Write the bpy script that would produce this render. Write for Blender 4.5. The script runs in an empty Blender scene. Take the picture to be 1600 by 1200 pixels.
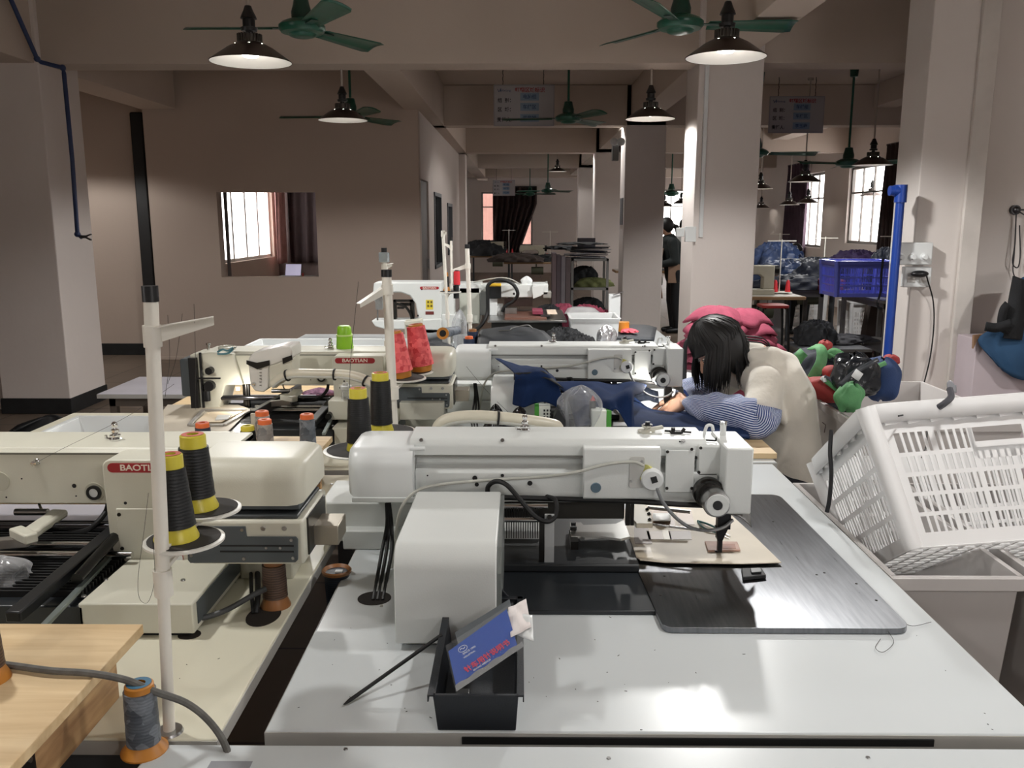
import bpy, bmesh, math, random
from mathutils import Vector, Matrix, Euler
random.seed(7)
scn = bpy.context.scene
COL = scn.collection
PI = math.pi
R = math.radians

# ---------------- camera ----------------
FPX = 1350.0
PITCH = R(10.7)
YAW = R(0.5)
CAMZ = 1.58
cd = bpy.data.cameras.new('camera')
cam = bpy.data.objects.new('camera', cd)
COL.objects.link(cam)
cam.location = (0, 0, CAMZ)
cam.rotation_euler = (PI/2 - PITCH, 0, YAW)
cd.sensor_width = 36.0
cd.lens = FPX/1600*36
cd.clip_start = 0.02
cd.clip_end = 200
scn.camera = cam
# ---------------- colour management ----------------
vs = scn.view_settings
vs.view_transform = 'Standard'
vs.look = 'None'
vs.gamma = 1
vs.use_curve_mapping = False
vs.exposure = 0.14
# ---------------- daylight outside the windows ----------------
world = bpy.data.worlds.new('world')
scn.world = world
world.use_nodes = True
_nt = world.node_tree
_bg = _nt.nodes['Background']
_bg.inputs['Color'].default_value = (1.0, 0.95, 0.92, 1)
_bg.inputs['Strength'].default_value = 6.5
LAMP_W = 52.0

# ---------------- pixel -> place ----------------
_rot = Euler(cam.rotation_euler).to_matrix()
def ray(px, py):
    return _rot @ Vector(((px-800)/FPX, (600-py)/FPX, -1.0))
def W(px, py, Y=None, Z=None, X=None):
    if py == 0 and Y is not None: py = 620 if Y < 4.7 else 450   # only x wanted: typical height
    d = ray(px, py)
    if Y is not None: t = Y/d.y
    elif Z is not None: t = (Z-CAMZ)/d.z
    else: t = X/d.x
    return Vector((d.x*t, d.y*t, CAMZ+d.z*t))
TZ = 0.78
def T(px, py, z=TZ): return W(px, py, Z=z)

# ---------------- materials ----------------
def lin(c):
    return tuple(((v/255)/12.92 if v/255 <= .04045 else ((v/255+.055)/1.055)**2.4) for v in c)
MATS = {}
def mat(name, rgb, rough=.5, metal=0.0, var=.06, scale=6.0, bump=0.0, bscale=60., emit=0, alpha=1.0, trans=0.0, spec=.5, aniso=0, sheen=0, stretch=None, dark=None, coat=0):
    if name in MATS: return MATS[name]
    m = bpy.data.materials.new(name); MATS[name] = m
    m.use_nodes = True
    nt = m.node_tree; N = nt.nodes; L = nt.links
    b = N['Principled BSDF']
    c = lin(rgb)
    b.inputs['Roughness'].default_value = rough
    b.inputs['Metallic'].default_value = metal
    b.inputs['Specular IOR Level'].default_value = spec
    if coat: b.inputs['Coat Weight'].default_value = coat
    if aniso: b.inputs['Anisotropic'].default_value = aniso
    if sheen: b.inputs['Sheen Weight'].default_value = sheen
    if trans: b.inputs['Transmission Weight'].default_value = trans
    if alpha < 1: b.inputs['Alpha'].default_value = alpha
    tc = N.new('ShaderNodeTexCoord')
    src = tc.outputs['Object']
    if stretch:
        mp = N.new('ShaderNodeMapping'); mp.inputs['Scale'].default_value = stretch
        L.new(src, mp.inputs['Vector']); src = mp.outputs['Vector']
    nz = N.new('ShaderNodeTexNoise'); nz.inputs['Scale'].default_value = scale; nz.inputs['Detail'].default_value = 5
    L.new(src, nz.inputs['Vector'])
    rp = N.new('ShaderNodeValToRGB')
    d = lin(dark) if dark else tuple(v*(1-2*var) for v in c)
    rp.color_ramp.elements[0].color = (*d, 1); rp.color_ramp.elements[0].position = .3
    rp.color_ramp.elements[1].color = (*c, 1); rp.color_ramp.elements[1].position = .65
    L.new(nz.outputs['Fac'], rp.inputs['Fac'])
    L.new(rp.outputs['Color'], b.inputs['Base Color'])
    if bump:
        n2 = N.new('ShaderNodeTexNoise'); n2.inputs['Scale'].default_value = bscale; n2.inputs['Detail'].default_value = 4
        L.new(src, n2.inputs['Vector'])
        bp = N.new('ShaderNodeBump'); bp.inputs['Strength'].default_value = bump; bp.inputs['Distance'].default_value = .01
        L.new(n2.outputs['Fac'], bp.inputs['Height']); L.new(bp.outputs['Normal'], b.inputs['Normal'])
    if emit:
        b.inputs['Emission Color'].default_value = (*c, 1); b.inputs['Emission Strength'].default_value = emit
    return m
wall_m = mat('wall_plaster', (206, 196, 190), .85, var=.03, scale=.8, bump=.12, bscale=25)
wallb_m = mat('wall_plaster_brown', (186, 170, 158), .85, var=.03, scale=.7, bump=.12, bscale=25)
ceil_m = mat('ceiling_plaster', (196, 182, 170), .9, var=.03, scale=.8, bump=.1, bscale=20)
colm_m = mat('column_plaster', (222, 213, 208), .75, var=.03, scale=1.5, bump=.15, bscale=22)
black_m = mat('black_paint', (22, 23, 25), .55, var=.2)
base_m = mat('baseboard_paint', (30, 32, 34), .6, var=.25, scale=10)
mwhite = mat('machine_white', (212, 215, 213), .38, var=.012, scale=9, bump=.05, bscale=350)
mcream = mat('machine_cream', (205, 203, 188), .4, var=.03, scale=7, bump=.05, bscale=350)
pwhite = mat('plastic_white', (220, 223, 223), .35, var=.01)
table_m = mat('laminate_white', (210, 215, 217), .28, var=.015, scale=3)
tcream_m = mat('laminate_cream', (224, 220, 200), .3, var=.03, scale=3)
edge_m = mat('edge_band', (184, 182, 177), .5)
steel = mat('steel', (175, 175, 175), .28, metal=1, var=.1, scale=30)
steel_d = mat('dark_steel', (95, 95, 98), .35, metal=1, var=.2, scale=20)
chrome = mat('chrome', (225, 225, 225), .12, metal=1, var=.02)
blackp = mat('black_plastic', (19, 21, 24), .4, var=.1)
blackr = mat('black_rubber', (14, 14, 16), .6, var=.1)
pole_m = mat('pole_white', (226, 222, 212), .4, var=.03, scale=15)
ply_m = None
def screwm(): return steel

# ---------------- mesh builder ----------------
class MB:
    def __init__(s): s.bm = bmesh.new()
    def box(s, x0, x1, y0, y1, z0, z1, rot=None, piv=None):
        if x0 > x1: x0, x1 = x1, x0
        if y0 > y1: y0, y1 = y1, y0
        if z0 > z1: z0, z1 = z1, z0
        P = [Vector(p) for p in ((x0,y0,z0),(x1,y0,z0),(x1,y1,z0),(x0,y1,z0),(x0,y0,z1),(x1,y0,z1),(x1,y1,z1),(x0,y1,z1))]
        if rot is not None:
            pv = Vector(piv) if piv is not None else sum(P, Vector())/8
            P = [rot @ (p-pv) + pv for p in P]
        return s.hexa(P)
    def hexa(s, P):
        v = [s.bm.verts.new(p) for p in P]
        for f in ((0,3,2,1),(4,5,6,7),(0,1,5,4),(1,2,6,5),(2,3,7,6),(3,0,4,7)):
            try: s.bm.faces.new([v[i] for i in f])
            except ValueError: pass
        return s
    def bar(s, a, b, w, h, up=(0,0,1)):
        a = Vector(a); b = Vector(b); d = (b-a).normalized(); u = Vector(up)
        if abs(d.dot(u)) > .98: u = Vector((0,1,0))
        sx = d.cross(u).normalized()*(w/2); uz = sx.cross(d).normalized()*(h/2)
        return s.hexa([a-sx-uz, a+sx-uz, b+sx-uz, b-sx-uz, a-sx+uz, a+sx+uz, b+sx+uz, b-sx+uz])
    def ring(s, c, ax, r, n, ref=None, ry=None):
        ax = Vector(ax).normalized(); c = Vector(c)
        u = Vector(ref) if ref is not None else (Vector((0,0,1)) if abs(ax.z) < .9 else Vector((1,0,0)))
        x = (u - ax*u.dot(ax)).normalized(); y = ax.cross(x)
        ry = r if ry is None else ry
        return [s.bm.verts.new(c + x*(r*math.cos(2*PI*i/n)) + y*(ry*math.sin(2*PI*i/n))) for i in range(n)]
    def skin(s, rings, cap0=True, cap1=True):
        n = len(rings[0])
        for a, b in zip(rings, rings[1:]):
            for i in range(n):
                j = (i+1) % n
                try: s.bm.faces.new((a[i], a[j], b[j], b[i]))
                except ValueError: pass
        if cap0: s.bm.faces.new(list(reversed(rings[0])))
        if cap1: s.bm.faces.new(rings[-1])
        return s
    def cyl(s, a, b, r, r2=None, n=16, cap=True):
        a = Vector(a); b = Vector(b); r2 = r if r2 is None else r2
        return s.skin([s.ring(a, b-a, r, n), s.ring(b, b-a, r2, n)], cap, cap)
    def lathe(s, prof, c=(0,0,0), ax=(0,0,1), n=24, cap=True):
        c = Vector(c); a = Vector(ax).normalized()
        return s.skin([s.ring(c+a*z, a, max(r,1e-4), n) for r, z in prof], cap, cap)
    def tube(s, pts, r, n=8, taper=None):
        P = [Vector(p) for p in pts]
        rings = []; ref = None
        for i, p in enumerate(P):
            d = (P[min(i+1,len(P)-1)] - P[max(i-1,0)]).normalized()
            if ref is None: ref = Vector((0,0,1)) if abs(d.z) < .9 else Vector((1,0,0))
            ref = (ref - d*ref.dot(d)).normalized()
            rr = r if taper is None else taper[i] if hasattr(taper,'__len__') else r
            rings.append(s.ring(p, d, rr, n, ref=ref))
        return s.skin(rings)
    def curve(s, pts, r, n=8, seg=6):
        return s.tube(cr(pts, seg), r, n)
    def prism(s, poly, d, o=None):
        """poly: list of 3d points, extruded by vector d"""
        d = Vector(d)
        a = [s.bm.verts.new(Vector(p)) for p in poly]; b = [s.bm.verts.new(Vector(p)+d) for p in poly]
        n = len(a)
        s.bm.faces.new(a); s.bm.faces.new(list(reversed(b)))
        for i in range(n):
            j = (i+1) % n
            s.bm.faces.new((a[j], a[i], b[i], b[j]))
        return s
    def rbox(s, x0, x1, y0, y1, z0, z1, r, n=5):
        """box with its vertical edges rounded"""
        pts = []
        for cx, cy, a0 in ((x1-r,y1-r,0),(x0+r,y1-r,90),(x0+r,y0+r,180),(x1-r,y0+r,270)):
            for k in range(n+1):
                a = R(a0+90*k/n); pts.append((cx+r*math.cos(a), cy+r*math.sin(a), z0))
        return s.prism(pts, (0,0,z1-z0))
    def grid(s, f, nu, nv, close_u=False):
        V = [[s.bm.verts.new(Vector(f(i/nu, j/nv))) for j in range(nv+1)] for i in range(nu+(0 if close_u else 1))]
        m = len(V)
        for i in range(nu):
            for j in range(nv):
                s.bm.faces.new((V[i][j], V[(i+1)%m][j], V[(i+1)%m][j+1], V[i][j+1]))
        return s
    def ball(s, c, r, sx=1, sy=1, sz=1, n=12):
        c = Vector(c)
        rg = []
        for i in range(1, n):
            a = PI*i/n
            z = -math.cos(a)*r*sz; q = math.sin(a)*r
            rg.append([s.bm.verts.new(c+Vector((q*sx*math.cos(2*PI*k/(2*n)), q*sy*math.sin(2*PI*k/(2*n)), z))) for k in range(2*n)])
        return s.skin(rg)
    def build(s, name, m, parent=None, world=True, origin=None, bevel=0, bseg=2, smooth=True, solid=0, sub=0, remesh=0, smoothit=0):
        me = bpy.data.meshes.new(name)
        bmesh.ops.recalc_face_normals(s.bm, faces=s.bm.faces[:])
        off = Vector((0,0,0))
        if parent is not None and world:
            q = parent
            while q is not None: off += Vector(q.location); q = q.parent
        if origin is not None: off = Vector(origin)
        if off.length > 0: bmesh.ops.translate(s.bm, verts=s.bm.verts[:], vec=-off)
        s.bm.to_mesh(me); s.bm.free()
        ms = m if isinstance(m, (list, tuple)) else [m]
        for q in ms: me.materials.append(q)
        o = bpy.data.objects.new(name, me); COL.objects.link(o)
        if parent is not None: o.parent = parent
        elif origin is not None: o.location = origin
        if solid:
            md = o.modifiers.new('solid','SOLIDIFY'); md.thickness = solid; md.offset = 0
        if remesh:
            md = o.modifiers.new('remesh','REMESH'); md.mode = 'VOXEL'; md.voxel_size = remesh; md.use_smooth_shade = True
            if smoothit:
                md = o.modifiers.new('smooth','SMOOTH'); md.factor = .6; md.iterations = smoothit
        if bevel:
            md = o.modifiers.new('bevel','BEVEL'); md.width = bevel; md.segments = bseg; md.limit_method = 'ANGLE'; md.angle_limit = R(35); md.harden_normals = False
        if sub:
            md = o.modifiers.new('sub','SUBSURF'); md.levels = sub; md.render_levels = sub
        if smooth:
            for p in me.polygons: p.use_smooth = True
            if not (remesh or sub):
                _autosmooth(o, me)
        return o
def _autosmooth(o, me, ang=40):
    b = bmesh.new(); b.from_mesh(me)
    for e in b.edges:
        if len(e.link_faces) == 2 and e.calc_face_angle(0) > R(ang): e.smooth = False
    b.to_mesh(me); b.free()
def cr(pts, seg=6):
    P = [Vector(p) for p in pts]
    if len(P) < 3: return P
    Q = [P[0]*2-P[1]] + P + [P[-1]*2-P[-2]]
    out = []
    for i in range(1, len(Q)-2):
        a, b, c, d = Q[i-1:i+3]
        for k in range(seg):
            t = k/seg
            out.append(.5*((2*b)+(c-a)*t+(2*a-5*b+4*c-d)*t*t+(3*b-a-3*c+d)*t**3))
    out.append(P[-1]); return out

def tag(o, label, cat, group=None, kind=None):
    o['label'] = label; o['category'] = cat
    if group: o['group'] = group
    if kind: o['kind'] = kind
    return o
def struct(o, label=None):
    o['kind'] = 'structure'
    if label: o['label'] = label
    return o
def thing(name, loc, label, cat, group=None, rz=0):
    o = bpy.data.objects.new(name, None); COL.objects.link(o)
    o.empty_display_size = .05
    o.location = loc; o.rotation_euler = (0,0,rz)
    return tag(o, label, cat, group)
def kids(o): return [c for c in bpy.data.objects if c.parent == o]
def copy_tree(o, parent=None):
    c = o.copy(); COL.objects.link(c); c.parent = parent
    for ch in kids(o): copy_tree(ch, c)
    return c
def dup(o, loc=None, label=None, rot=None, group=None, drop=()):
    c = copy_tree(o)
    if loc is not None: c.location = loc
    if rot is not None: c.rotation_euler = rot
    if label: c['label'] = label
    if group: c['group'] = group
    return c
def text(body, size, m, parent=None, loc=(0,0,0), rot=(PI/2,0,0), ext=.0006, name='lettering', align='CENTER', sx=1.0, bold=0.0, world=True):
    cu = bpy.data.curves.new(name, 'FONT'); cu.body = body; cu.size = size; cu.extrude = ext; cu.align_x = align; cu.align_y = 'CENTER'; cu.offset = bold
    t = bpy.data.objects.new('tmp', cu); COL.objects.link(t)
    bpy.context.view_layer.update()
    me = bpy.data.meshes.new_from_object(t.evaluated_get(bpy.context.evaluated_depsgraph_get()))
    bpy.data.objects.remove(t)
    me.materials.clear(); me.materials.append(m)
    M_ = Matrix.Translation(Vector(loc)) @ Euler(rot).to_matrix().to_4x4() @ Matrix.Diagonal((sx,1,1,1))
    off = Vector((0,0,0))
    if parent is not None and world:
        q = parent
        while q is not None: off += Vector(q.location); q = q.parent
    me.transform(Matrix.Translation(-off) @ M_)
    me.name = name
    o = bpy.data.objects.new(name, me); COL.objects.link(o)
    if parent is not None: o.parent = parent
    return o
# ================= ROOM =================
HC = 3.28      # slab height
HB = 2.78      # underside of the beams
def sbox(name, x0,x1,y0,y1,z0,z1, m, bevel=.004, **k):
    return struct(MB().box(x0,x1,y0,y1,z0,z1).build(name, m, bevel=bevel, smooth=False, **k))
# floor with faint tile joints
fm = bpy.data.materials.new('floor_tile'); fm.use_nodes = True
N_ = fm.node_tree.nodes; L_ = fm.node_tree.links
b_ = N_['Principled BSDF']; b_.inputs['Roughness'].default_value = .45
tc_ = N_.new('ShaderNodeTexCoord'); br_ = N_.new('ShaderNodeTexBrick')
br_.offset = 0; br_.inputs['Scale'].default_value = 1; br_.inputs['Brick Width'].default_value = .6; br_.inputs['Row Height'].default_value = .6
br_.inputs['Mortar Size'].default_value = .006
br_.inputs['Color1'].default_value = (*lin((128,112,98)),1); br_.inputs['Color2'].default_value = (*lin((116,102,90)),1); br_.inputs['Mortar'].default_value = (*lin((66,58,52)),1)
nz_ = N_.new('ShaderNodeTexNoise'); nz_.inputs['Scale'].default_value = 2.5; nz_.inputs['Detail'].default_value = 6
mx_ = N_.new('ShaderNodeMixRGB'); mx_.blend_type = 'MULTIPLY'; mx_.inputs['Fac'].default_value = .5
L_.new(tc_.outputs['Object'], br_.inputs['Vector']); L_.new(tc_.outputs['Object'], nz_.inputs['Vector'])
L_.new(br_.outputs['Color'], mx_.inputs['Color1']); L_.new(nz_.outputs['Fac'], mx_.inputs['Color2']); L_.new(mx_.outputs['Color'], b_.inputs['Base Color'])
XL, XR, YB, YF = -6.0, 5.9, -3.0, 27.0
XO = -4.6
plan = [(XL-.2,YB-.2),(XR+.24,YB-.2),(XR+.24,YF+.2),(XO-.15,YF+.2),(XO-.15,10.35),(XL-.2,10.35)]
struct(MB().prism([(x,y,-.1) for x,y in plan],(0,0,.1)).build('floor', fm, smooth=False))
struct(MB().prism([(x,y,HC) for x,y in plan],(0,0,.15)).build('ceiling', ceil_m, smooth=False))
def wall_holes(name, axis, c0, c1, a0, a1, holes, m, z1=HC):
    """wall slab along an axis with rectangular holes (a, b, z0, z1), one mesh"""
    mb = MB()
    def bx(p, q, r, s):
        if q-p < 1e-4 or s-r < 1e-4: return
        if axis == 'x': mb.box(p,q,c0,c1,r,s)
        else: mb.box(c0,c1,p,q,r,s)
    cur = a0
    for (p, q, r, s) in sorted(holes):
        bx(cur, p, 0, z1); bx(p, q, 0, r); bx(p, q, s, z1); cur = q
    bx(cur, a1, 0, z1)
    return struct(mb.build(name, m, smooth=False))
# unseen opening added behind the camera to let daylight onto the foreground
wall_holes('wall_near', 'x', YB-.2, YB, XL, XR, [(3.0,5.2,.95,2.2)], wall_m)
# columns (grid of 4.5 m)
def column(x0, x1, y0, y1, name='column', m=None):
    return struct(MB().box(x0,x1,y0,y1,0,HC).build(name, m or colm_m, bevel=.008, smooth=False))
for i, y in enumerate((7.0, 11.5, 16.0, 20.5)):
    column(1.38 if i == 0 else 1.36, 1.88, y, y+.5)
column(-4.3, -3.73, 7.0, 7.62)
column(-4.48, -4.3, 7.15, 7.62, m=wall_m)
# transverse beams
for i, y in enumerate((7.05, 11.5, 16.0, 20.5, 25.0)):
    sbox('ceiling_beam', XL if y < 10 else XO, XR, y, y+.3, HB, HC-.005, ceil_m)
sbox('ceiling_beam', XL, XR, 2.35, 2.65, HB+.1, HC-.005, ceil_m)
# longitudinal beams
for (x0,x1,y0,y1,z) in ((-1.27,-.97,7.36,26.9,HB),(1.42,1.70,7.36,26.9,HB+.06),(1.42,1.70,-3,7.04,HB),(4.5,4.8,7.36,26.9,3.0),(4.5,4.8,-3,7.04,HB),(-4.15,-3.76,7.36,9.8,HB),(-4.15,-3.76,-3,7.04,HB)):
    sbox('ceiling_beam', x0,x1,y0,y1,z,HC-.006, ceil_m)
# office block on the left
YO = 9.85
c_a = W(338,300,Y=YO); c_b = W(498,433,Y=YO)
wall_holes('wall_office', 'x', YO, YO+.16, -4.15, -1.12, [(c_a.x, c_b.x, c_b.z, c_a.z)], wallb_m)
wall_holes('wall_back_left', 'x', YO+.35, YO+.5, XL, -4.1, [], wallb_m)
wo = (13.55, 16.35, .92, 2.45)
wall_holes('wall_left_far', 'y', XO-.15, XO, YO+.5, YF, [wo, (18.5,20.5,.95,2.5)], wallb_m)
wall_holes('wall_left_near', 'x', 7.62, 7.75, XL, -4.3, [], wallb_m)
wall_holes('wall_left', 'y', XL-.15, XL, YB, 10.2, [(-1.8,.0,.95,2.0)], wallb_m)  # unseen opening added in this wall for more daylight
# corridor side of the office block with a door and two dark windows
wall_holes('wall_corridor', 'y', -1.28, -1.12, YO+.16, 16.7, [(9.98,10.85,0,2.05),(11.5,12.5,.95,1.95),(13.6,14.5,1.05,1.85)], wall_m)
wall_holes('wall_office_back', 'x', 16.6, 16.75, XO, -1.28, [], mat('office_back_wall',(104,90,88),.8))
sbox('wall_corridor_end', -1.4,-1.0,16.3,16.8,0,HC, colm_m)
# baseboards
sbox('baseboard_left', -6,-4.15,YO+.335,YO+.35,0,.14, base_m)
sbox('baseboard_back', -4.15,-1.12,YO-.012,YO,0,.035, wallb_m)
sbox('baseboard_near', -6,-4.3,7.605,7.62,0,.16, base_m)
mb = MB()
mb.box(-4.31,-3.72,6.985,7.63,0,.13)
struct(mb.build('baseboard_column', base_m, bevel=.004, smooth=False))
# door and dark panes in the corridor wall
dk = mat('dark_door', (52,38,32), .5, var=.15)
d = struct(MB().box(-1.2,-1.14,9.99,10.84,0,2.04).build('door_1', dk, bevel=.004, smooth=False))
MB().box(-1.135,-1.11,10.72,10.76,1.0,1.12).build('door_handle', steel, d)
glass_dk = mat('dark_glass', (34,36,38), .12, var=.1)
frm_b = mat('frame_grey', (92,96,100), .5)
for i,(y0,y1,z0,z1) in enumerate(((11.5,12.5,.95,1.95),(13.6,14.5,1.05,1.85))):
    w = MB()
    for a in ((y0,y0+.05,z0,z1),(y1-.05,y1,z0,z1),(y0,y1,z0,z0+.05),(y0,y1,z1-.05,z1)): w.box(-1.2,-1.105,*a)
    w = struct(w.build('window_%d' % (i+1), frm_b, smooth=False))
    MB().box(-1.18,-1.17,y0+.04,y1-.04,z0+.04,z1-.04).build('pane', glass_dk, w)
# far wall and right wall with the bright windows
XW = 5.9
g = W(1030,296,Y=YF); h = W(1076,380,Y=YF)
g2 = W(752,300,Y=YF); h2 = W(832,384,Y=YF)
wall_holes('wall_far', 'x', YF, YF+.2, XO, XR+.2, [(g2.x,h2.x,h2.z,g2.z),(g.x,g.x+1.9,h.z,g.z)], wall_m)
def yat(px, x): return x/ (ray(px,345).x/ray(px,345).y)
rw = []
for pa, pb, zt, zb in ((1394,1322,2.52,1.18),(1284,1236,2.52,1.05),(1168,1135,2.52,1.05)):
    rw.append((yat(pa,XW), yat(pb,XW), zb, zt))
wall_holes('wall_right', 'y', XW, XW+.24, 5.4, YF, [(a,b,r,s) for a,b,r,s in rw], wall_m)
wall_holes('wall_right_near', 'y', XW, XW+.24, YB, 5.4, [], wall_m)
def window(n, axis, a0, a1, z0, z1, c, m, cols=4, trans=None, w=.03):
    mb = MB()
    def bx(p,q,r,s,d0=0,d1=.05):
        if axis == 'x': mb.box(p,q,c+d0,c+d1,r,s)
        else: mb.box(c+d0,c+d1,p,q,r,s)
    bx(a0,a0+.05,z0,z1); bx(a1-.05,a1,z0,z1); bx(a0,a1,z0,z0+.05); bx(a0,a1,z1-.05,z1)
    for k in range(1,cols):
        x = a0+(a1-a0)*k/cols; bx(x-w/2,x+w/2,z0,z1,.01,.04)
    for t in (trans or []):
        bx(a0,a1,t-w/2,t+w/2,.005,.045)
    o = struct(mb.build('window_%d' % n, m, smooth=False))
    gm = MB()
    if axis == 'x': gm.box(a0+.04,a1-.04,c+.022,c+.026,z0+.04,z1-.04)
    else: gm.box(c+.022,c+.026,a0+.04,a1-.04,z0+.04,z1-.04)
    gm.build('pane', glass_w, o)
    return o
# clear glass (plain transparent + gloss so daylight passes cheaply)
glass_w = bpy.data.materials.new('window_glass'); glass_w.use_nodes = True
_n = glass_w.node_tree.nodes; _l = glass_w.node_tree.links; _n.clear()
_o = _n.new('ShaderNodeOutputMaterial'); _m = _n.new('ShaderNodeMixShader'); _t = _n.new('ShaderNodeBsdfTransparent'); _g = _n.new('ShaderNodeBsdfGlossy')
_g.inputs['Roughness'].default_value = .03; _m.inputs['Fac'].default_value = .06
_l.new(_t.outputs[0], _m.inputs[1]); _l.new(_g.outputs[0], _m.inputs[2]); _l.new(_m.outputs[0], _o.inputs[0])
wfr = mat('window_frame_grey', (120,116,112), .5)
wfr2 = mat('window_frame_white', (205,202,198), .5)
k = 3
for (a,b,r,s) in rw:
    window(k, 'y', a, b, r, s, XW+.05, wfr, 4, [r+(s-r)*.66]); k += 1
window(6, 'x', g2.x, h2.x, h2.z, g2.z, YF+.05, wfr, 3, [g2.z-.45])
window(7, 'x', g.x, g.x+1.9, h.z, g.z, YF+.05, wfr, 5, [g.z-.5])
window(8, 'y', wo[0], wo[1], wo[2], wo[3], XO-.11, wfr2, 4, [], w=.07)
window(9, 'y', 18.5,20.5,.95,2.5, XO-.11, wfr2, 4)
# pink building seen through the middle window
pk = mat('pink_render', (140,106,98), .9, emit=0)
tag(MB().box(-3.5,2.0,29.2,29.5,0,5).build('neighbouring_building', pk, origin=(-.7,29.2,0)), 'pink rendered building outside beyond the far curtained window', 'building')
# ---- right block: the partition wall close on the right, with a pilaster edge
YP = 5.5
pa = W(1425,0,Y=YP).x
XA = 2.47
pm = mat('partition_plaster', (222,215,210), .75, var=.025, scale=1.2, bump=.15, bscale=22)
struct(MB().box(XA,2.82,YP,YP+.35,0,HC).build('wall_partition_end', pm, bevel=.006, smooth=False))
struct(MB().box(2.82,XR,YP+.12,YP+.3,0,HC).build('wall_partition', pm, bevel=0, smooth=False))
struct(MB().box(2.75,2.86,YP-.03,YP+.0,0,HC).build('trim_1', mat('trunking_white',(214,208,202),.5), bevel=.004, smooth=False))
# conduit on the middle column
struct(MB().box(1.425,1.455,6.975,7.0,1.45,HC).build('trim_2', pwhite, bevel=.003, smooth=False))
# ================= PENDANT LAMPS =================
shade_out = mat('shade_brown', (72,58,52), .3, metal=.6, var=.05)
shade_in = mat('shade_inside', (235,232,228), .4, var=.01)
bulb_m = mat('led_bulb', (255,250,240), .3, emit=14)
vent_m = mat('lamp_vent_light', (255,250,240), .3, emit=25)  # glowing discs imitate bulb light through vent holes that are not cut
cord_m = mat('lamp_tube', (176,166,156), .5)
def make_lamp(watt, full=True, ztop=HC, z=2.38):
    """z = rim height; origin on the rim plane"""
    t = thing('pendant_lamp', (0,0,0), 'x', 'lamp', 'pendant lamps with dark metal cone shades')
    s = .2
    m = MB(); n = 40
    prof = [(s,0),(s*.985,.008),(s*.55,.062),(s*.3,.088),(s*.28,.092),(s*.28,.086),(s*.53,.056),(s*.97,.004)]
    m.lathe([(s*.29,.09),(s*.31,.09),(s*.56,.064),(s,.002),(s,-.002)], n=n, cap=False).build('shade', shade_out, t, solid=.0)
    m = MB(); m.lathe([(s*.27,.086),(s*.54,.058),(s*.985,-.001)], n=n, cap=False).build('shade_lining', shade_in, t)
    m = MB(); m.lathe([(.0001,.125),(.05,.125),(.052,.088),(.0001,.088)], n=n)
    for k in range(22):
        a = 2*PI*k/22; c_, s_ = math.cos(a), math.sin(a)
        m.bar((c_*.05,s_*.05,.088),(c_*.05,s_*.05,.13),.005,.022, up=(c_,s_,0))
    m.build('heat_sink', mat('heat_sink_grey',(92,88,84),.4,metal=.5), t, smooth=False)
    m = MB(); m.lathe([(.001,.145),(.038,.145),(.04,.155),(.042,.16),(.03,.163),(.03,.2),(.04,.203),(.036,.215),(.024,.24),(.016,.262),(.001,.262)], n=20)
    m.cyl((0,0,.128),(0,0,.15),.018); m.build('lamp_holder', blackp, t)
    m = MB(); m.cyl((0,0,.25),(0,0,ztop-z),.009,n=10); m.cyl((0,0,ztop-z-.03),(0,0,ztop-z-.001),.035,n=14); m.build('tube', cord_m, t)
    m = MB(); m.lathe([(.0001,.02),(.035,.024),(.05,.045),(.052,.08),(.0001,.082)], n=20).build('bulb', bulb_m, t)
    m = MB()
    for a in (-130,-75,-30,150,90):
        a = R(a); c_ = Vector((math.cos(a)*.079, math.sin(a)*.079, .0785)); nrm = Vector((math.cos(a)*.42, math.sin(a)*.42, 1)).normalized()
        m.lathe([(.006,0),(.006,.002)], c=c_, ax=nrm, n=10)
    m.build('vent_light', vent_m, t)
    if watt:
        ld = bpy.data.lights.new('lamp_light', 'SPOT'); ld.energy = watt; ld.color = (1,.985,.955); ld.shadow_soft_size = .06; ld.spot_size = R(158); ld.spot_blend = .25
        lo = bpy.data.objects.new('lamp_light', ld); COL.objects.link(lo); lo.parent = t; lo.location = (0,0,.012)
    t.location = (0,0,z)
    return t
def lamp_at(px, py, Y, watt, label, ztop=HC):
    p = W(px, py, Y=Y)
    t = make_lamp(watt, True, ztop, p.z); t.location = p; t['label'] = label
    return t
lamp_at(392, 97, 4.5, LAMP_W*1.6, 'large lit pendant lamp at upper left beside the nearest left ceiling fan')
lamp_at(1134, 90, 4.55, LAMP_W*3.4, 'brightest pendant lamp, lit white inside, in front of the white middle column')
lamp_at(536, 188, 7.3, LAMP_W*1.5, 'pendant lamp hanging before the brown office wall, in front of a fan')
lamp_at(1016, 186, 7.3, LAMP_W*1.3, 'pendant lamp on a long tube just left of the white middle column', ztop=HB+.06)
lamp_at(941, 174, 12.2, LAMP_W*2, 'small pendant lamp partly behind the fan blade right of the hanging sign')
lamp_at(895, 234, 16.3, LAMP_W*2, 'small lit pendant lamp in mid hall below the second beam')
lamp_at(871, 268, 19.5, LAMP_W*.5, 'tiny pendant lamp over the far end of the middle aisle')
lamp_at(1363, 258, 9.2, LAMP_W*1.6, 'pendant lamp hanging in front of the large right window', ztop=HC)
lamp_at(1257, 284, 11.0, LAMP_W*1.4, 'pendant lamp hanging before the purple curtain on the right')
lamp_at(1188, 295, 14.5, LAMP_W*1.2, 'pendant lamp just right of the white middle column, upper of two there')
lamp_at(1189, 325, 20.5, 0, 'tiny far pendant lamp below another, right of the middle column')
lamp_at(1362, 306, 15.5, 0, 'small dark pendant lamp seen against the large right window panes')
lamp_at(1262, 317, 16.8, 0, 'small far pendant lamp right of the purple curtain')
lamp_at(1233, 320, 17.8, 0, 'small far pendant lamp in front of the purple curtain')
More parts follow.
